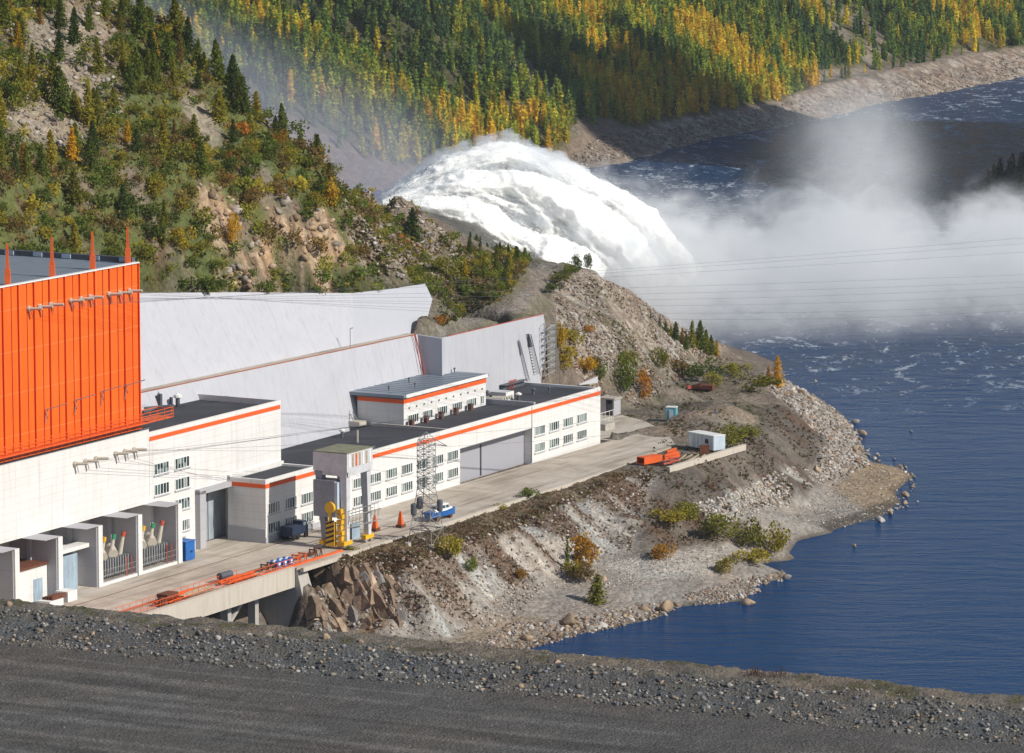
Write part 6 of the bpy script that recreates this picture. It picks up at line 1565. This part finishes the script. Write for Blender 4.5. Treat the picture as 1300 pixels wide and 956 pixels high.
BL = [(845, 776, 30, 'rock_tan', 'large pale wedge shaped boulder at the water at the end of the riprap'), (1000, 735, 14, 'rock_grey', 'boulder at the tip of the second rock spit'), (952, 767, 20, 'rock_tan', 'flat tan boulder at the waterline of the second rock spit'),
      (940, 758, 13, 'rock_white', 'whitish boulder above the flat one on the second rock spit'), (667, 812, 24, 'rock_tan', 'broad tan boulder at the waterline nearest the gravel road'), (700, 810, 18, 'rock_tan', 'upright tan boulder second along the riprap from the gravel road'), (722, 792, 28, 'rock_tan', 'wide tan slab in the middle of the riprap'),
      (1094, 552, 14, 'rock_tan', 'boulder standing in the water off the east shore, middle'), (1087, 537, 12, 'rock_grey', 'flat boulder in the water off the east shore, farthest'), (1085, 573, 15, 'rock_tan', 'tall brown boulder at the shore above the spit'), (1100, 578, 12, 'rock_grey', 'dark boulder in the water just above the spit'), (1150, 630, 17, 'rock_tan', 'rounded rust brown boulder at the spit edge'),
      (1130, 653, 11, 'rock_tan', 'upright orange boulder at the lower edge of the spit'), (1118, 662, 18, 'rock_white', 'flat whitish slab at the lower edge of the spit'), (1037, 599, 17, 'rock_tan', 'large brown boulder lying inland above the spit'), (977, 610, 16, 'rock_white', 'big whitish rock on the dark slope'), (932, 648, 14, 'rock_white', 'whitish boulder at the top of the stony beach'),
      (1028, 509, 13, 'rock_tan', 'tan boulder at the top of the east shore'), (1016, 500, 12, 'rock_tan', 'brown boulder at the far end of the east shore'), (1157, 548, 6, 'rock_grey', 'tiny rock breaking the open water off the east shore'), (1165, 637, 5, 'rock_grey', 'tiny dark rock just off the spit tip'), (1085, 694, 7, 'rock_tan', 'small rock in the water below the spit'),
      (1035, 485, 8, 'rock_grey', 'low rock awash with white water past the shore end'), (763, 708, 10, 'rock_tan', 'pale boulder behind the small beach larch') if False else (766, 737, 12, 'rock_tan', 'pale boulder behind the small beach larch'), (560, 770, 12, 'rock_tan', 'rounded boulder low on the crushed rock slope')]
for (u, v, w_, m, lab) in BL:
    p = any_at(u, v); k = p.y / F; boulder(p + Vector((0, 0, w_ * k * .12)), w_ * k * .55, m, lab, tilt=.25)
# riprap lines
def along(line, n_, w0, w1, spread, mats, label, group, seed, below=0):
    r_ = np.random.RandomState(seed); L_ = np.r_[0, np.cumsum(np.hypot(*np.diff(np.array(line), axis=0).T))]; out = 0
    for _ in range(n_):
        d = r_.uniform(0, L_[-1]); u = np.interp(d, L_, [p[0] for p in line]); v = np.interp(d, L_, [p[1] for p in line]) - abs(r_.normal()) * spread + r_.uniform(-2, 2)
        p = any_at(u + r_.normal() * 2, v); k = p.y / F; w_ = r_.uniform(w0, w1) * (1.25 if r_.rand() < .12 else .8)
        boulder(p, w_ * k * .55, mats[r_.randint(len(mats))], label, group, .5)
TG = ['rock_tan', 'rock_grey', 'rock_tan', 'rock_white']
along([(640, 812), (700, 806), (760, 796), (800, 787), (845, 780)], 95, 6, 15, 8, TG, 'angular boulder in the riprap row along the cove shore', 'riprap boulders of the cove shore', 1)
along([(872, 768), (905, 765), (945, 760), (970, 745), (1000, 736)], 60, 5, 12, 7, TG, 'angular boulder in the second rock spit by the cove', 'boulders of the second rock spit', 2)
along([(1085, 545), (1100, 580), (1150, 598), (1160, 615), (1148, 645), (1110, 658)], 60, 4, 10, 4, TG, 'boulder in the stony rim of the sand spit', 'boulders rimming the sand spit', 3)
along([(1015, 500), (1040, 515), (1070, 540), (1085, 570)], 40, 5, 11, 5, TG, 'boulder on the rocky east shore', 'boulders of the east shore', 4)
# broken cliff under the grass strip near the bridge abutment: big tilted slabs
r5 = np.random.RandomState(31)
def slab_mesh(seed, mat):
    r_ = np.random.RandomState(seed); V_ = []
    for z in (-1, 0.1, 1):
        for x, y in ((-1, -1), (1, -1), (1, 1), (-1, 1)): V_.append((x * r_.uniform(.6, 1.) * (1 - .25 * (z > .5)), y * r_.uniform(.6, 1.) * (1 - .25 * (z > .5)), z * r_.uniform(.75, 1.1)))
    F_ = [(3, 2, 1, 0), (8, 9, 10, 11)] + [(l * 4 + k, l * 4 + (k + 1) % 4, l * 4 + 4 + (k + 1) % 4, l * 4 + 4 + k) for l in (0, 1) for k in range(4)]
    me = bpy.data.meshes.new('rock_slab'); me.from_pydata(V_, [], F_); me.materials.append(M[mat]); return me
SLM = [slab_mesh(i, ['rock_grey', 'rock_brown', 'rock_brown', 'rock_brown', 'rock_tan', 'rock_brown'][i % 6]) for i in range(12)]
nsl = 0
for _ in range(95):
    u = r5.uniform(396, 515); v = r5.uniform(722, 800)
    if v < 712 + abs(u - 440) * .25: continue
    p = any_at(u, v); w_ = r5.uniform(.8, 2.3); o = bpy.data.objects.new('rock_slab', SLM[r5.randint(12)]); COL.objects.link(o)
    o.location = p + Vector((-.1, .25, -.45)); o.scale = (w_ * .6, w_ * .5, w_ * r5.uniform(.7, 1.)); o.rotation_euler = (R(-12) + r5.normal() * .1, R(-30) + r5.normal() * .12, R(-25) + r5.normal() * .22)
    tag(o, 'angular slab of the broken brown cliff beside the bridge abutment', 'rock', 'cliff slabs by the abutment')
# rubble: countless stones
def rubble(poly, n_, s0, s1, cols, name, label, seed, hitter=hit, power=2.2, cond=None):
    r3 = np.random.RandomState(seed); us = r3.uniform(min(p[0] for p in poly), max(p[0] for p in poly), n_ * 4); vs_ = r3.uniform(min(p[1] for p in poly), max(p[1] for p in poly), n_ * 4)
    m = inpoly(poly, us, vs_); us, vs_ = us[m][:n_], vs_[m][:n_]; V_ = []; F_ = []; C2 = []; k = 0; cl_ = np.array(cols)
    for u, v in zip(us, vs_):
        h_ = hitter(u, v)
        if h_ is None or (h_.z < ZW - .2) or (cond and not cond(h_)): continue
        sz = s0 + (s1 - s0) * r3.rand() ** power; b_ = RV1[r3.randint(10)]; a_ = r3.rand() * 6.28; ca, sa = math.cos(a_), math.sin(a_)
        t_ = r3.normal() * .4; ct2, st2 = math.cos(t_), math.sin(t_); w = b_ * sz
        w = np.stack([w[:, 0], w[:, 1] * ct2 - w[:, 2] * st2, w[:, 1] * st2 + w[:, 2] * ct2], -1); w = np.stack([w[:, 0] * ca - w[:, 1] * sa, w[:, 0] * sa + w[:, 1] * ca, w[:, 2]], -1)
        V_.append(w + np.array([h_.x, h_.y, h_.z + sz * .1])); F_.append(I1[1] + k); k += len(w); C2.append(np.tile(cl_[r3.randint(len(cl_))] * r3.uniform(.65, 1.25), (len(w), 1)))
    me = np_mesh(name, np.concatenate(V_), np.concatenate(F_), np.concatenate(C2)); o = link(name, me, M['rubble']); return tag(o, label, 'rubble', kind='stuff')
ST = [(.27, .21, .16), (.31, .27, .235), (.21, .175, .15), (.40, .36, .32), (.25, .17, .12)]
SW = [(.42, .39, .355), (.33, .30, .27), (.47, .44, .40), (.36, .28, .21)]
rubble(spoil, 5200, .08, .62, ST, 'rubble', 'broken stones covering the spoil hill slope', 41, cond=lambda h_: vnoise(h_.x / 7 + h_.y / 14, h_.y / 10, 3) > .28)
rubble(es, 2600, .12, .75, ST + SW[:2], 'rubble', 'pale stones covering the east shore slope', 42)
rubble([(880, 640), (925, 628), (1000, 592), (1060, 600), (1000, 645), (945, 660), (900, 668)], 1900, .08, .62, SW, 'rubble', 'white rock debris at the foot of the dark slope', 43, cond=lambda h_: vnoise(h_.x / 4, h_.y / 6, 8) > .4)
rubble([(560, 845), (640, 790), (700, 788), (850, 762), (870, 772), (760, 806), (700, 822)], 1500, .12, .55, ST, 'rubble', 'small stones between the riprap boulders of the cove', 44)
rubble([(870, 755), (940, 735), (1000, 725), (1002, 738), (965, 752), (900, 772)], 700, .12, .5, ST, 'rubble', 'small stones between the boulders of the second spit', 45)
rubble([(690, 745), (763, 712), (880, 700), (930, 692), (900, 735), (800, 745)], 1500, .06, .3, SW, 'rubble', 'white cobbles spread over the upper cove beach', 46)
rubble([(1090, 585), (1165, 592), (1160, 640), (1110, 660), (1060, 672), (1000, 660), (1060, 610)], 1400, .06, .35, ST + SW, 'rubble', 'cobbles covering the sand spit', 47)
rubble(slope_px, 2600, .07, .5, SW + ST, 'rubble', 'crushed stones on the white rock slope', 48)
CLC = [(.40, .28, .18), (.33, .23, .15), (.44, .33, .23), (.26, .18, .12), (.30, .26, .22)]
rubble(cliff_px, 60, .3, 1.5, CLC, 'cliff_rock', 'broken tan rock faces of the right cliff above the wall', 53, power=1.2)
rubble(cliff2_px, 60, .3, 1.4, CLC, 'cliff_rock', 'broken tan rock faces of the left cliff above the wall', 54, power=1.2)
rubble([(272, 335), (318, 338), (322, 365), (275, 365)], 60, .3, 1.2, CLC, 'cliff_rock', 'small pale rock face low above the wall', 55, power=1.2)
rubble(mound, 1500, .12, .8, ST, 'rubble', 'broken stones on the rocky mound', 49)
rubble([(-5, -5), (160, -5), (160, 130), (130, 180), (60, 195), (-5, 180)], 1300, .15, .9, ST, 'rubble', 'scree on the upper left hillside', 50)
rubble([(715, 215), (760, 170), (850, 165), (940, 140), (1060, 120), (1180, 95), (1300, 65), (1300, 97), (1180, 121), (1060, 148), (920, 172), (850, 190)], 4200, .25, 1.1, [(.26, .20, .15), (.31, .26, .21), (.20, .16, .13), (.36, .30, .25)], 'far_riprap', 'stones of the far river beach', 51, hitter=hitf)
rubble([(575, 806), (645, 747), (700, 735), (650, 790)], 500, .1, .5, SW + ST, 'rubble', 'stones at the corner between slope and cove beach', 52)
# foreground stones on the berm
NSX = [(.21, .19, .165), (.17, .155, .14), (.27, .25, .225), (.16, .165, .18), (.11, .115, .125), (.38, .35, .31), (.30, .22, .15), (.20, .195, .18), (.13, .13, .13)]
def near_rubble(n_, b0, b1, s0, s1, pw, seed, label):
    r3 = np.random.RandomState(seed); V_ = []; F_ = []; C2 = []; k = 0; cl_ = np.array(NSX)
    for _ in range(n_):
        a = r3.uniform(-12, 118); b = r3.uniform(b0, b1); h_ = near_pt(a, b)
        if h_ is None: continue
        sz = s0 + (s1 - s0) * r3.rand() ** pw; w = RV1[r3.randint(10)] * sz; a_ = r3.rand() * 6.28; ca, sa = math.cos(a_), math.sin(a_)
        w = np.stack([w[:, 0] * ca - w[:, 1] * sa, w[:, 0] * sa + w[:, 1] * ca, w[:, 2]], -1)
        V_.append(w + np.array([h_.x, h_.y, h_.z + sz * .15])); F_.append(I1[1] + k); k += len(w); C2.append(np.tile(cl_[r3.randint(len(cl_))] * r3.uniform(.6, 1.25), (len(w), 1)))
    me = np_mesh('gravel', np.concatenate(V_), np.concatenate(F_), np.concatenate(C2)); o = link('gravel', me, M['rubble']); tag(o, label, 'gravel', kind='stuff')
near_rubble(9500, 3.6, 10.8, .035, .32, 4.0, 61, 'coarse stones on the bank along the gravel road')
near_rubble(2200, -1.0, 3.4, .02, .12, 3.0, 62, 'small stones on the crest above the gravel road')
near_rubble(2600, 10, 45, .02, .10, 3.5, 63, 'loose gravel scattered on the dark road')
for i, (u, v, w_, m) in enumerate(((415, 810, 17, 'rock_tan'), (459, 815, 12, 'rock_tan'), (12, 768, 14, 'rock_tan'), (113, 818, 10, 'rock_tan'), (136, 821, 9, 'rock_white'), (262, 800, 9, 'rock_tan'), (295, 817, 9, 'rock_white'), (708, 841, 13, 'rock_tan'), (740, 832, 6, 'rock_white'), (760, 836, 8, 'rock_tan'), (800, 850, 13, 'rock_grey'), (805, 851, 8, 'rock_tan'), (657, 848, 9, 'rock_tan'), (340, 806, 12, 'rock_grey'), (355, 808, 7, 'rock_tan'), (110, 811, 8, 'rock_tan'))):
    r_ = ray(u, v); h_ = BVN.ray_cast(Vector((0, 0, HC)), Vector(r_).normalized())[0]
    if h_ is None: continue
    k = h_.y / F
    boulder(h_, w_ * k * .55, m, ['large pale boulder lying on the road bank below the abutment', 'orange tinted boulder right of the large pale one on the road bank', 'tan boulder on the road bank at the far left edge', 'tan stone lying alone on the dark road at the left', 'white stone right of the tan one on the dark road', 'tan stone on the bank left of the bridge pillars', 'white stone on the bank edge below the bridge pillars',
        'tall pale stone on the road bank right of centre', 'small white stone on the crest right of centre', 'tan stone just right of the small white crest stone', 'grey slab stone on the right part of the road bank', 'tan stone leaning on the grey slab at the right', 'tan stone on the bank left of the tall pale one', 'blue grey stone on the bank beneath the bridge', 'tan stone beside the blue grey one on the bank', 'small tan stone above the lone stone on the dark road'][i], tilt=.3)
# a few dry red stalks on the crest at the right
for i, (u, v) in enumerate(((970, 851), (985, 853), (1002, 855))):
    a = (u / 1100) * np.linalg.norm(pb - pa); h_ = near_pt(a, 1.0)
    if h_ is None: continue
    o = MB()
    for q_ in range(14):
        x, y = h_.x + rnd.uniform(-.6, .6), h_.y + rnd.uniform(-.4, .4); o.tube((x, y, h_.z - .1), (x + rnd.uniform(-.2, .2), y, h_.z + rnd.uniform(.4, 1.)), .025, .012, n=3)
    o = o.build('dry_stalks', [M['rust']]); tag(o, ['leftmost tuft of dry red stalks on the crest at the right', 'middle tuft of dry red stalks on the crest at the right', 'rightmost tuft of dry red stalks on the crest at the right'][i], 'plant')
# ================================================================== SPILLWAY PLUME AND SPRAY
def yz(u, v, D): return ((u - 650) / F * D, HC - D * (v + 255) / F)
OUT = [(470, 262), (492, 244), (520, 224), (555, 203), (600, 191), (640, 184), (668, 190), (690, 202), (720, 212), (750, 226), (780, 246), (808, 268), (832, 305), (852, 350), (872, 400)]
DP = 1010.
ox_ = np.array([yz(u, v, DP)[0] for u, v in OUT]); oz_ = np.array([yz(u, v, DP)[1] for u, v in OUT])
def plume(infl, step, seed, amp):
    px_ = np.arange(ox_[0] - 2, ox_[-1] + 1, step); th = np.linspace(R(4), R(176), int(150 / step))
    PXX, TH = np.meshgrid(px_, th, indexing='ij')
    top = np.interp(PXX, ox_, oz_) - (ZW - 14) + infl
    # billowing: lumps stretched along the curving flow away from the nozzle
    hz = np.sin(TH) * top + ZW - 14; ang = np.arctan2(hz + 6, PXX + 62); rad = np.hypot(hz + 6, PXX + 62)
    n1_ = fbm(ang * 9 + seed, rad / 26 + TH * 1.6, seed, 5); n2_ = fbm(ang * 30, rad / 9 + TH * 3, seed + 3, 5); n3_ = fbm(PXX / 3.2, TH * 16, seed + 9, 4)
    lobe = fbm(ang * 3.2 + rad / 60, rad / 34 + ang * .8, seed + 40, 2); lobe = np.abs(lobe - .5) * 2
    d = (n1_ - .5) * 14 * amp - np.clip(.22 - lobe, 0, 1) * 26 * amp + (n2_ - .5) * 5.5 * amp + (n3_ - .5) * 2.6 * amp + np.abs(fbm(ang * 16, rad / 12, seed + 21, 4) - .5) * -7 * amp
    wdt = 30 + 6 * np.sin(PXX / 20) + infl
    Y = DP - np.cos(TH) * (wdt + d) + (PXX + 30) * .25; Z_ = ZW - 14 + np.sin(TH) ** .8 * (top + d * .55)
    X = PXX + d * .25
    n0, m0 = PXX.shape; ix = np.arange(n0 * m0).reshape(n0, m0)
    q_ = np.stack([ix[:-1, :-1], ix[1:, :-1], ix[1:, 1:], ix[:-1, 1:]], -1).reshape(-1, 4)
    V_ = np.stack([X, Y, Z_], -1).reshape(-1, 3)
    # close: end caps + bottom
    return V_, q_, ix
n = NT('spray_drops'); df = n.n('BsdfDiffuse'); tr = n.n('BsdfTranslucent'); ms = n.n('MixShader'); ms.inputs[0].default_value = .5
df.inputs[0].default_value = (.97, .97, .96, 1); tr.inputs[0].default_value = (.97, .97, .96, 1); n.l(df.outputs[0], ms.inputs[1]); n.l(tr.outputs[0], ms.inputs[2]); n.l(ms.outputs[0], n.out.inputs['Surface']); M['spray_drops'] = n.mat
n = NT('white_water'); v = n.coords(kind='World')
a = n.noise(.25, 6, .62, v, .8); b_ = n.noise(1.4, 5, .65, v)
c = n.ramp(a, [(.3, (.88, .90, .88)), (.6, (.97, .965, .93))])
b = n.bsdf(c, 1., bump=n.math('ADD', a, n.math('MULTIPLY', b_, .25)), bstr=.4, bdist=1.3, spec=0.)
b.inputs['Subsurface Weight'].default_value = .6; b.inputs['Subsurface Radius'].default_value = (1., 1., 1.); b.inputs['Subsurface Scale'].default_value = 4.
M['white_water'] = n.mat
ARCS = [(1010., [(484, 254, 7), (530, 236, 17), (580, 220, 27), (640, 213, 30), (700, 232, 30), (760, 262, 34), (815, 305, 40), (865, 375, 44)]),
        (1004., [(500, 248, 7), (550, 222, 16), (600, 207, 17), (645, 200, 18), (690, 216, 17), (730, 236, 18), (780, 268, 22), (830, 320, 26)]),
        (992., [(486, 258, 7), (540, 250, 17), (600, 243, 27), (660, 255, 33), (720, 285, 38), (780, 330, 42), (830, 385, 40)]),
        (974., [(494, 262, 8), (550, 268, 18), (600, 284, 27), (650, 308, 32), (705, 340, 38), (755, 375, 38)])]
JV = []; JF = []; JN = []; nvj = 0
for ja, (D_, arc) in enumerate(ARCS):
    kn = np.array(arc, float); kk = np.linspace(0, len(kn) - 1, 190)
    def cr(col):      # Catmull-Rom through the knots
        i = np.clip(kk.astype(int), 0, len(kn) - 2); f = kk - i; g_ = lambda j: kn[np.clip(j, 0, len(kn) - 1), col]
        p0_, p1_, p2_, p3_ = g_(i - 1), g_(i), g_(i + 1), g_(i + 2)
        return .5 * ((2 * p1_) + (-p0_ + p2_) * f + (2 * p0_ - 5 * p1_ + 4 * p2_ - p3_) * f * f + (-p0_ + 3 * p1_ - 3 * p2_ + p3_) * f ** 3)
    cu, cv, crad = cr(0), cr(1), cr(2) * D_ / F
    cx = (cu - 650) / F * D_; cz = HC - D_ * (cv + 255) / F; cy = D_ + (cx + 30) * .3
    tx = np.gradient(cx); tz = np.gradient(cz); tl = np.hypot(tx, tz); tx /= tl; tz /= tl
    sl_ = np.r_[0, np.cumsum(np.hypot(np.diff(cx), np.diff(cz)))]
    th = np.linspace(0, 2 * math.pi, 97)[:-1]; Sg, Tg = np.meshgrid(sl_, th, indexing='ij')
    cT, sT = np.cos(Tg), np.sin(Tg)
    nl = fbm(Sg / 16 - Tg * 0 + 50 * ja, cT * 1.6 + sT * .9 + 9 + Sg / 30, 601 + ja, 5) - .5
    nm = np.abs(fbm(Sg / 6.5 + cT * .8, cT * 3.2 + sT * 2.1 + 20 - Sg / 18, 611 + ja, 5) - .5)
    ns_ = fbm(Sg / 2.4 + sT * 2, cT * 9 + sT * 7 + 40, 621 + ja, 4) - .5
    rr_ = crad[:, None] * (1 + nl * 1.15 - nm * .95 + ns_ * .14)
    ox2 = -tz[:, None] * cT * rr_; oz2 = tx[:, None] * cT * rr_; oy2 = -sT * rr_ * 1.35
    P_ = np.stack([cx[:, None] + ox2, cy[:, None] + oy2, cz[:, None] + oz2], -1)
    nr_ = np.stack([ox2, oy2, oz2], -1); nr_ /= np.linalg.norm(nr_, axis=-1)[..., None] + 1e-9
    n0, m0 = Sg.shape; ix = np.arange(n0 * m0).reshape(n0, m0); ixn = np.roll(ix, -1, 1)
    JF.append(np.stack([ix[:-1], ix[1:], ixn[1:], ixn[:-1]], -1).reshape(-1, 4) + nvj); JV.append(P_.reshape(-1, 3)); nvj += n0 * m0
    JN.append((P_, nr_, np.stack([tx, np.full_like(tx, .25), tz], -1)))
me = np_mesh('water_plume', np.concatenate(JV), np.concatenate(JF), smooth=True); o = link('water_plume', me, M['white_water']); tag(o, 'huge white plume of water bursting from the spillway behind the hill', 'water plume', kind='stuff')

# torn water: tens of thousands of droplets and shreds flung off the jet, stretched along the flow
r6 = np.random.RandomState(77); nd = 56000; Pp = []; N3 = []; fl = []
for P_, nr_, tg_ in JN:
    gi = r6.randint(3, P_.shape[0] - 1, nd // 4); gj = r6.randint(0, P_.shape[1], nd // 4); Pp.append(P_[gi, gj]); N3.append(nr_[gi, gj]); fl.append(tg_[gi])
Pp = np.concatenate(Pp); N3 = np.concatenate(N3); fl = np.concatenate(fl)
clump = fbm(Pp[:, 0] / 3.5, Pp[:, 2] / 3.5 + Pp[:, 1] / 5, 501, 3); dist_ = r6.exponential(.5, nd) * np.clip((clump - .3) * 4.5, .15, 2.6)
Cc = Pp + N3 * dist_[:, None] + fl * (dist_ * r6.uniform(.2, 1.3, nd))[:, None]
sz = r6.uniform(.07, .2, nd) * np.clip(1.25 - dist_ * .16, .3, 1.2); a1 = fl + r6.normal(size=(nd, 3)) * .3; b1 = np.cross(a1, N3 + r6.normal(size=(nd, 3)) * .45); b1 /= np.linalg.norm(b1, axis=1)[:, None]
s1 = sz[:, None]; ln_ = r6.uniform(.8, 2., (nd, 1))
Vs = np.stack([Cc - a1 * s1 * ln_, Cc + b1 * s1 * .5, Cc + a1 * s1 * ln_, Cc - b1 * s1 * .5], 1).reshape(-1, 3)
me = np_mesh('spray_drops', Vs, np.arange(4 * nd).reshape(nd, 4)); o = link('spray_drops', me, M['spray_drops']); tag(o, 'torn shreds and drops of white water flung off the plume', 'spray', kind='stuff')

def vol_nodes(name, dens_fn, color=(.95, .97, 1.), ani=.25):
    n = NT(name); pv = n.n('VolumePrincipled'); pv.inputs['Color'].default_value = (*color, 1); pv.inputs['Anisotropy'].default_value = ani
    g = n.n('NewGeometry'); sp = n.n('SeparateXYZ'); n.l(g.outputs['Position'], sp.inputs[0])
    d = dens_fn(n, sp.outputs[0], sp.outputs[1], sp.outputs[2]); n.l(d, pv.inputs['Density']); n.l(pv.outputs[0], n.out.inputs['Volume']); M[name] = n.mat
def sm(n, x, a, b):       # smoothstep
    mr = n.n('MapRange', interpolation_type='SMOOTHSTEP'); mr.inputs['From Min'].default_value = a; mr.inputs['From Max'].default_value = b
    if isinstance(x, bpy.types.NodeSocket): n.l(x, mr.inputs['Value'])
    return mr.outputs[0]
mul = lambda n, *a: a[0] if len(a) == 1 else n.math('MULTIPLY', a[0], mul(n, *a[1:]))
# soft shell round the plume
def shell_d(n, x, y, z):
    nz_ = n.noise(.13, 5, .6, n.coords(kind='World', scale=(1, .6, 1.)), 1.2)
    return n.math('MULTIPLY', n.ramp(nz_, [(.42, 0.), (.64, 1.)]), .24)
vol_nodes('plume_spray', shell_d)
V_, q_, ix = plume(2.6, 1.2, 8, 1.15)
n0, m0 = ix.shape; caps = []
for e in (0, n0 - 1):
    c0 = len(V_); V_ = np.vstack([V_, V_[ix[e]].mean(0)]); caps += [(ix[e, j], ix[e, j + 1], c0, c0) for j in range(m0 - 1)] + [(ix[e, m0 - 1], ix[e, 0], c0, c0)]
bot = [(ix[i, 0], ix[i + 1, 0], ix[i + 1, m0 - 1], ix[i, m0 - 1]) for i in range(n0 - 1)]
me = bpy.data.meshes.new('plume_spray'); me.from_pydata([tuple(p) for p in V_], [], [tuple(int(k) for k in f) for f in q_] + [tuple(int(k) for k in dict.fromkeys(f)) for f in caps] + [tuple(int(k) for k in f) for f in bot])
import bmesh as _b
bm_ = _b.new(); bm_.from_mesh(me); _b.ops.recalc_face_normals(bm_, faces=bm_.faces); bm_.to_mesh(me); bm_.free()
o = link('plume_spray', me, M['plume_spray']); tag(o, 'soft spray hanging round the white water plume', 'spray', kind='stuff')

# mist bank over the river
def mist_d(n, x, y, z):
    cw = n.coords(kind='World', scale=(1, .55, 1.25))
    big = n.noise(.022, 3, .55, cw, .5); med = n.noise(.075, 5, .62, cw, 1.4)
    nn_ = n.math('ADD', n.math('MULTIPLY', big, .55), n.math('MULTIPLY', med, .45))
    # height of the bank's top: higher on the left, ragged
    topz = n.math('ADD', n.math('MULTIPLY_ADD', x, -.02, 11.), n.math('MULTIPLY', n.math('SUBTRACT', nn_, .5), 72.))
    hgt = sm(n, n.math('SUBTRACT', topz, z), -5., 16.)
    fr = sm(n, n.math('ADD', n.math('ADD', y, n.math('MULTIPLY', n.math('SUBTRACT', nn_, .5), -190.)), n.math('MULTIPLY', n.math('SUBTRACT', 1., sm(n, x, 25., 85.)), 55.)), 938., 1050.)
    bk_ = n.math('SUBTRACT', 1., sm(n, y, 1085., 1150.)); lf = sm(n, n.math('ADD', x, n.math('MULTIPLY', y, .12)), 120., 160.)
    fin_ = n.noise(.17, 4, .65, cw, 1.5); tex = n.ramp(n.math('ADD', n.math('MULTIPLY', med, .6), n.math('MULTIPLY', fin_, .4)), [(.40, .05), (.60, 1.75)])
    main = mul(n, hgt, fr, bk_, lf, tex, .058)
    # the drifting veil above it
    vx = n.math('DIVIDE', n.math('SUBTRACT', x, 92.), 13.); ve = n.math('EXPONENT', n.math('MULTIPLY', n.math('MULTIPLY', vx, vx), -1.))
    veil = mul(n, ve, sm(n, n.math('MULTIPLY', n.math('MULTIPLY_ADD', nn_, 26., n.math('SUBTRACT', x, 13.)), -1.), -110., -98.), n.math('SUBTRACT', 1., sm(n, z, 24., 47.)), n.ramp(med, [(.35, .3), (.6, 1.)]), bk_, fr, .017)
    return n.math('ADD', main, veil)
vol_nodes('river_mist', mist_d, (.975, .988, 1.), -.3)
mbx = MB(); mbx.bx(-10, 300, 905, 1155, ZW + .3, 48)
o = mbx.build('river_mist', M['river_mist']); tag(o, 'pale mist bank drifting over the river beyond the plume', 'mist', kind='stuff')
# thin blue spray haze drifting over the far gully on the left
def left_d(n, x, y, z):
    med = n.noise(.03, 4, .6, n.coords(kind='World', scale=(1, .6, 1)), 1.)
    e1 = sm(n, x, -145., -118.); e2 = n.math('SUBTRACT', 1., sm(n, x, -34., 0.)); e3 = n.math('SUBTRACT', 1., sm(n, n.math('MULTIPLY_ADD', x, .45, z), 0., 22.))
    return mul(n, e1, e2, e3, n.ramp(med, [(.32, .35), (.62, 1.)]), .0062)
vol_nodes('gully_haze', left_d, (.86, .88, 1.), .1)
mbx = MB(); mbx.bx(-150, 5, 1085, 1225, -11, 85)
o = mbx.build('gully_haze', M['gully_haze']); tag(o, 'thin bluish spray haze over the far gully', 'haze', kind='stuff')
# even air over the whole place
n = NT('haze'); pv = n.n('VolumePrincipled'); pv.inputs['Color'].default_value = (.80, .88, 1., 1); pv.inputs['Density'].default_value = .00004; pv.inputs['Anisotropy'].default_value = .1
n.l(pv.outputs[0], n.out.inputs['Volume']); M['haze'] = n.mat
mbx = MB(); mbx.bx(-950, 2300, -250, 5300, -20.5, 720)
o = mbx.build('haze', M['haze']); tag(o, 'thin even air haze over the whole valley', 'haze', kind='stuff')
sc.cycles.volume_step_rate = .4; sc.cycles.volume_max_steps = 256
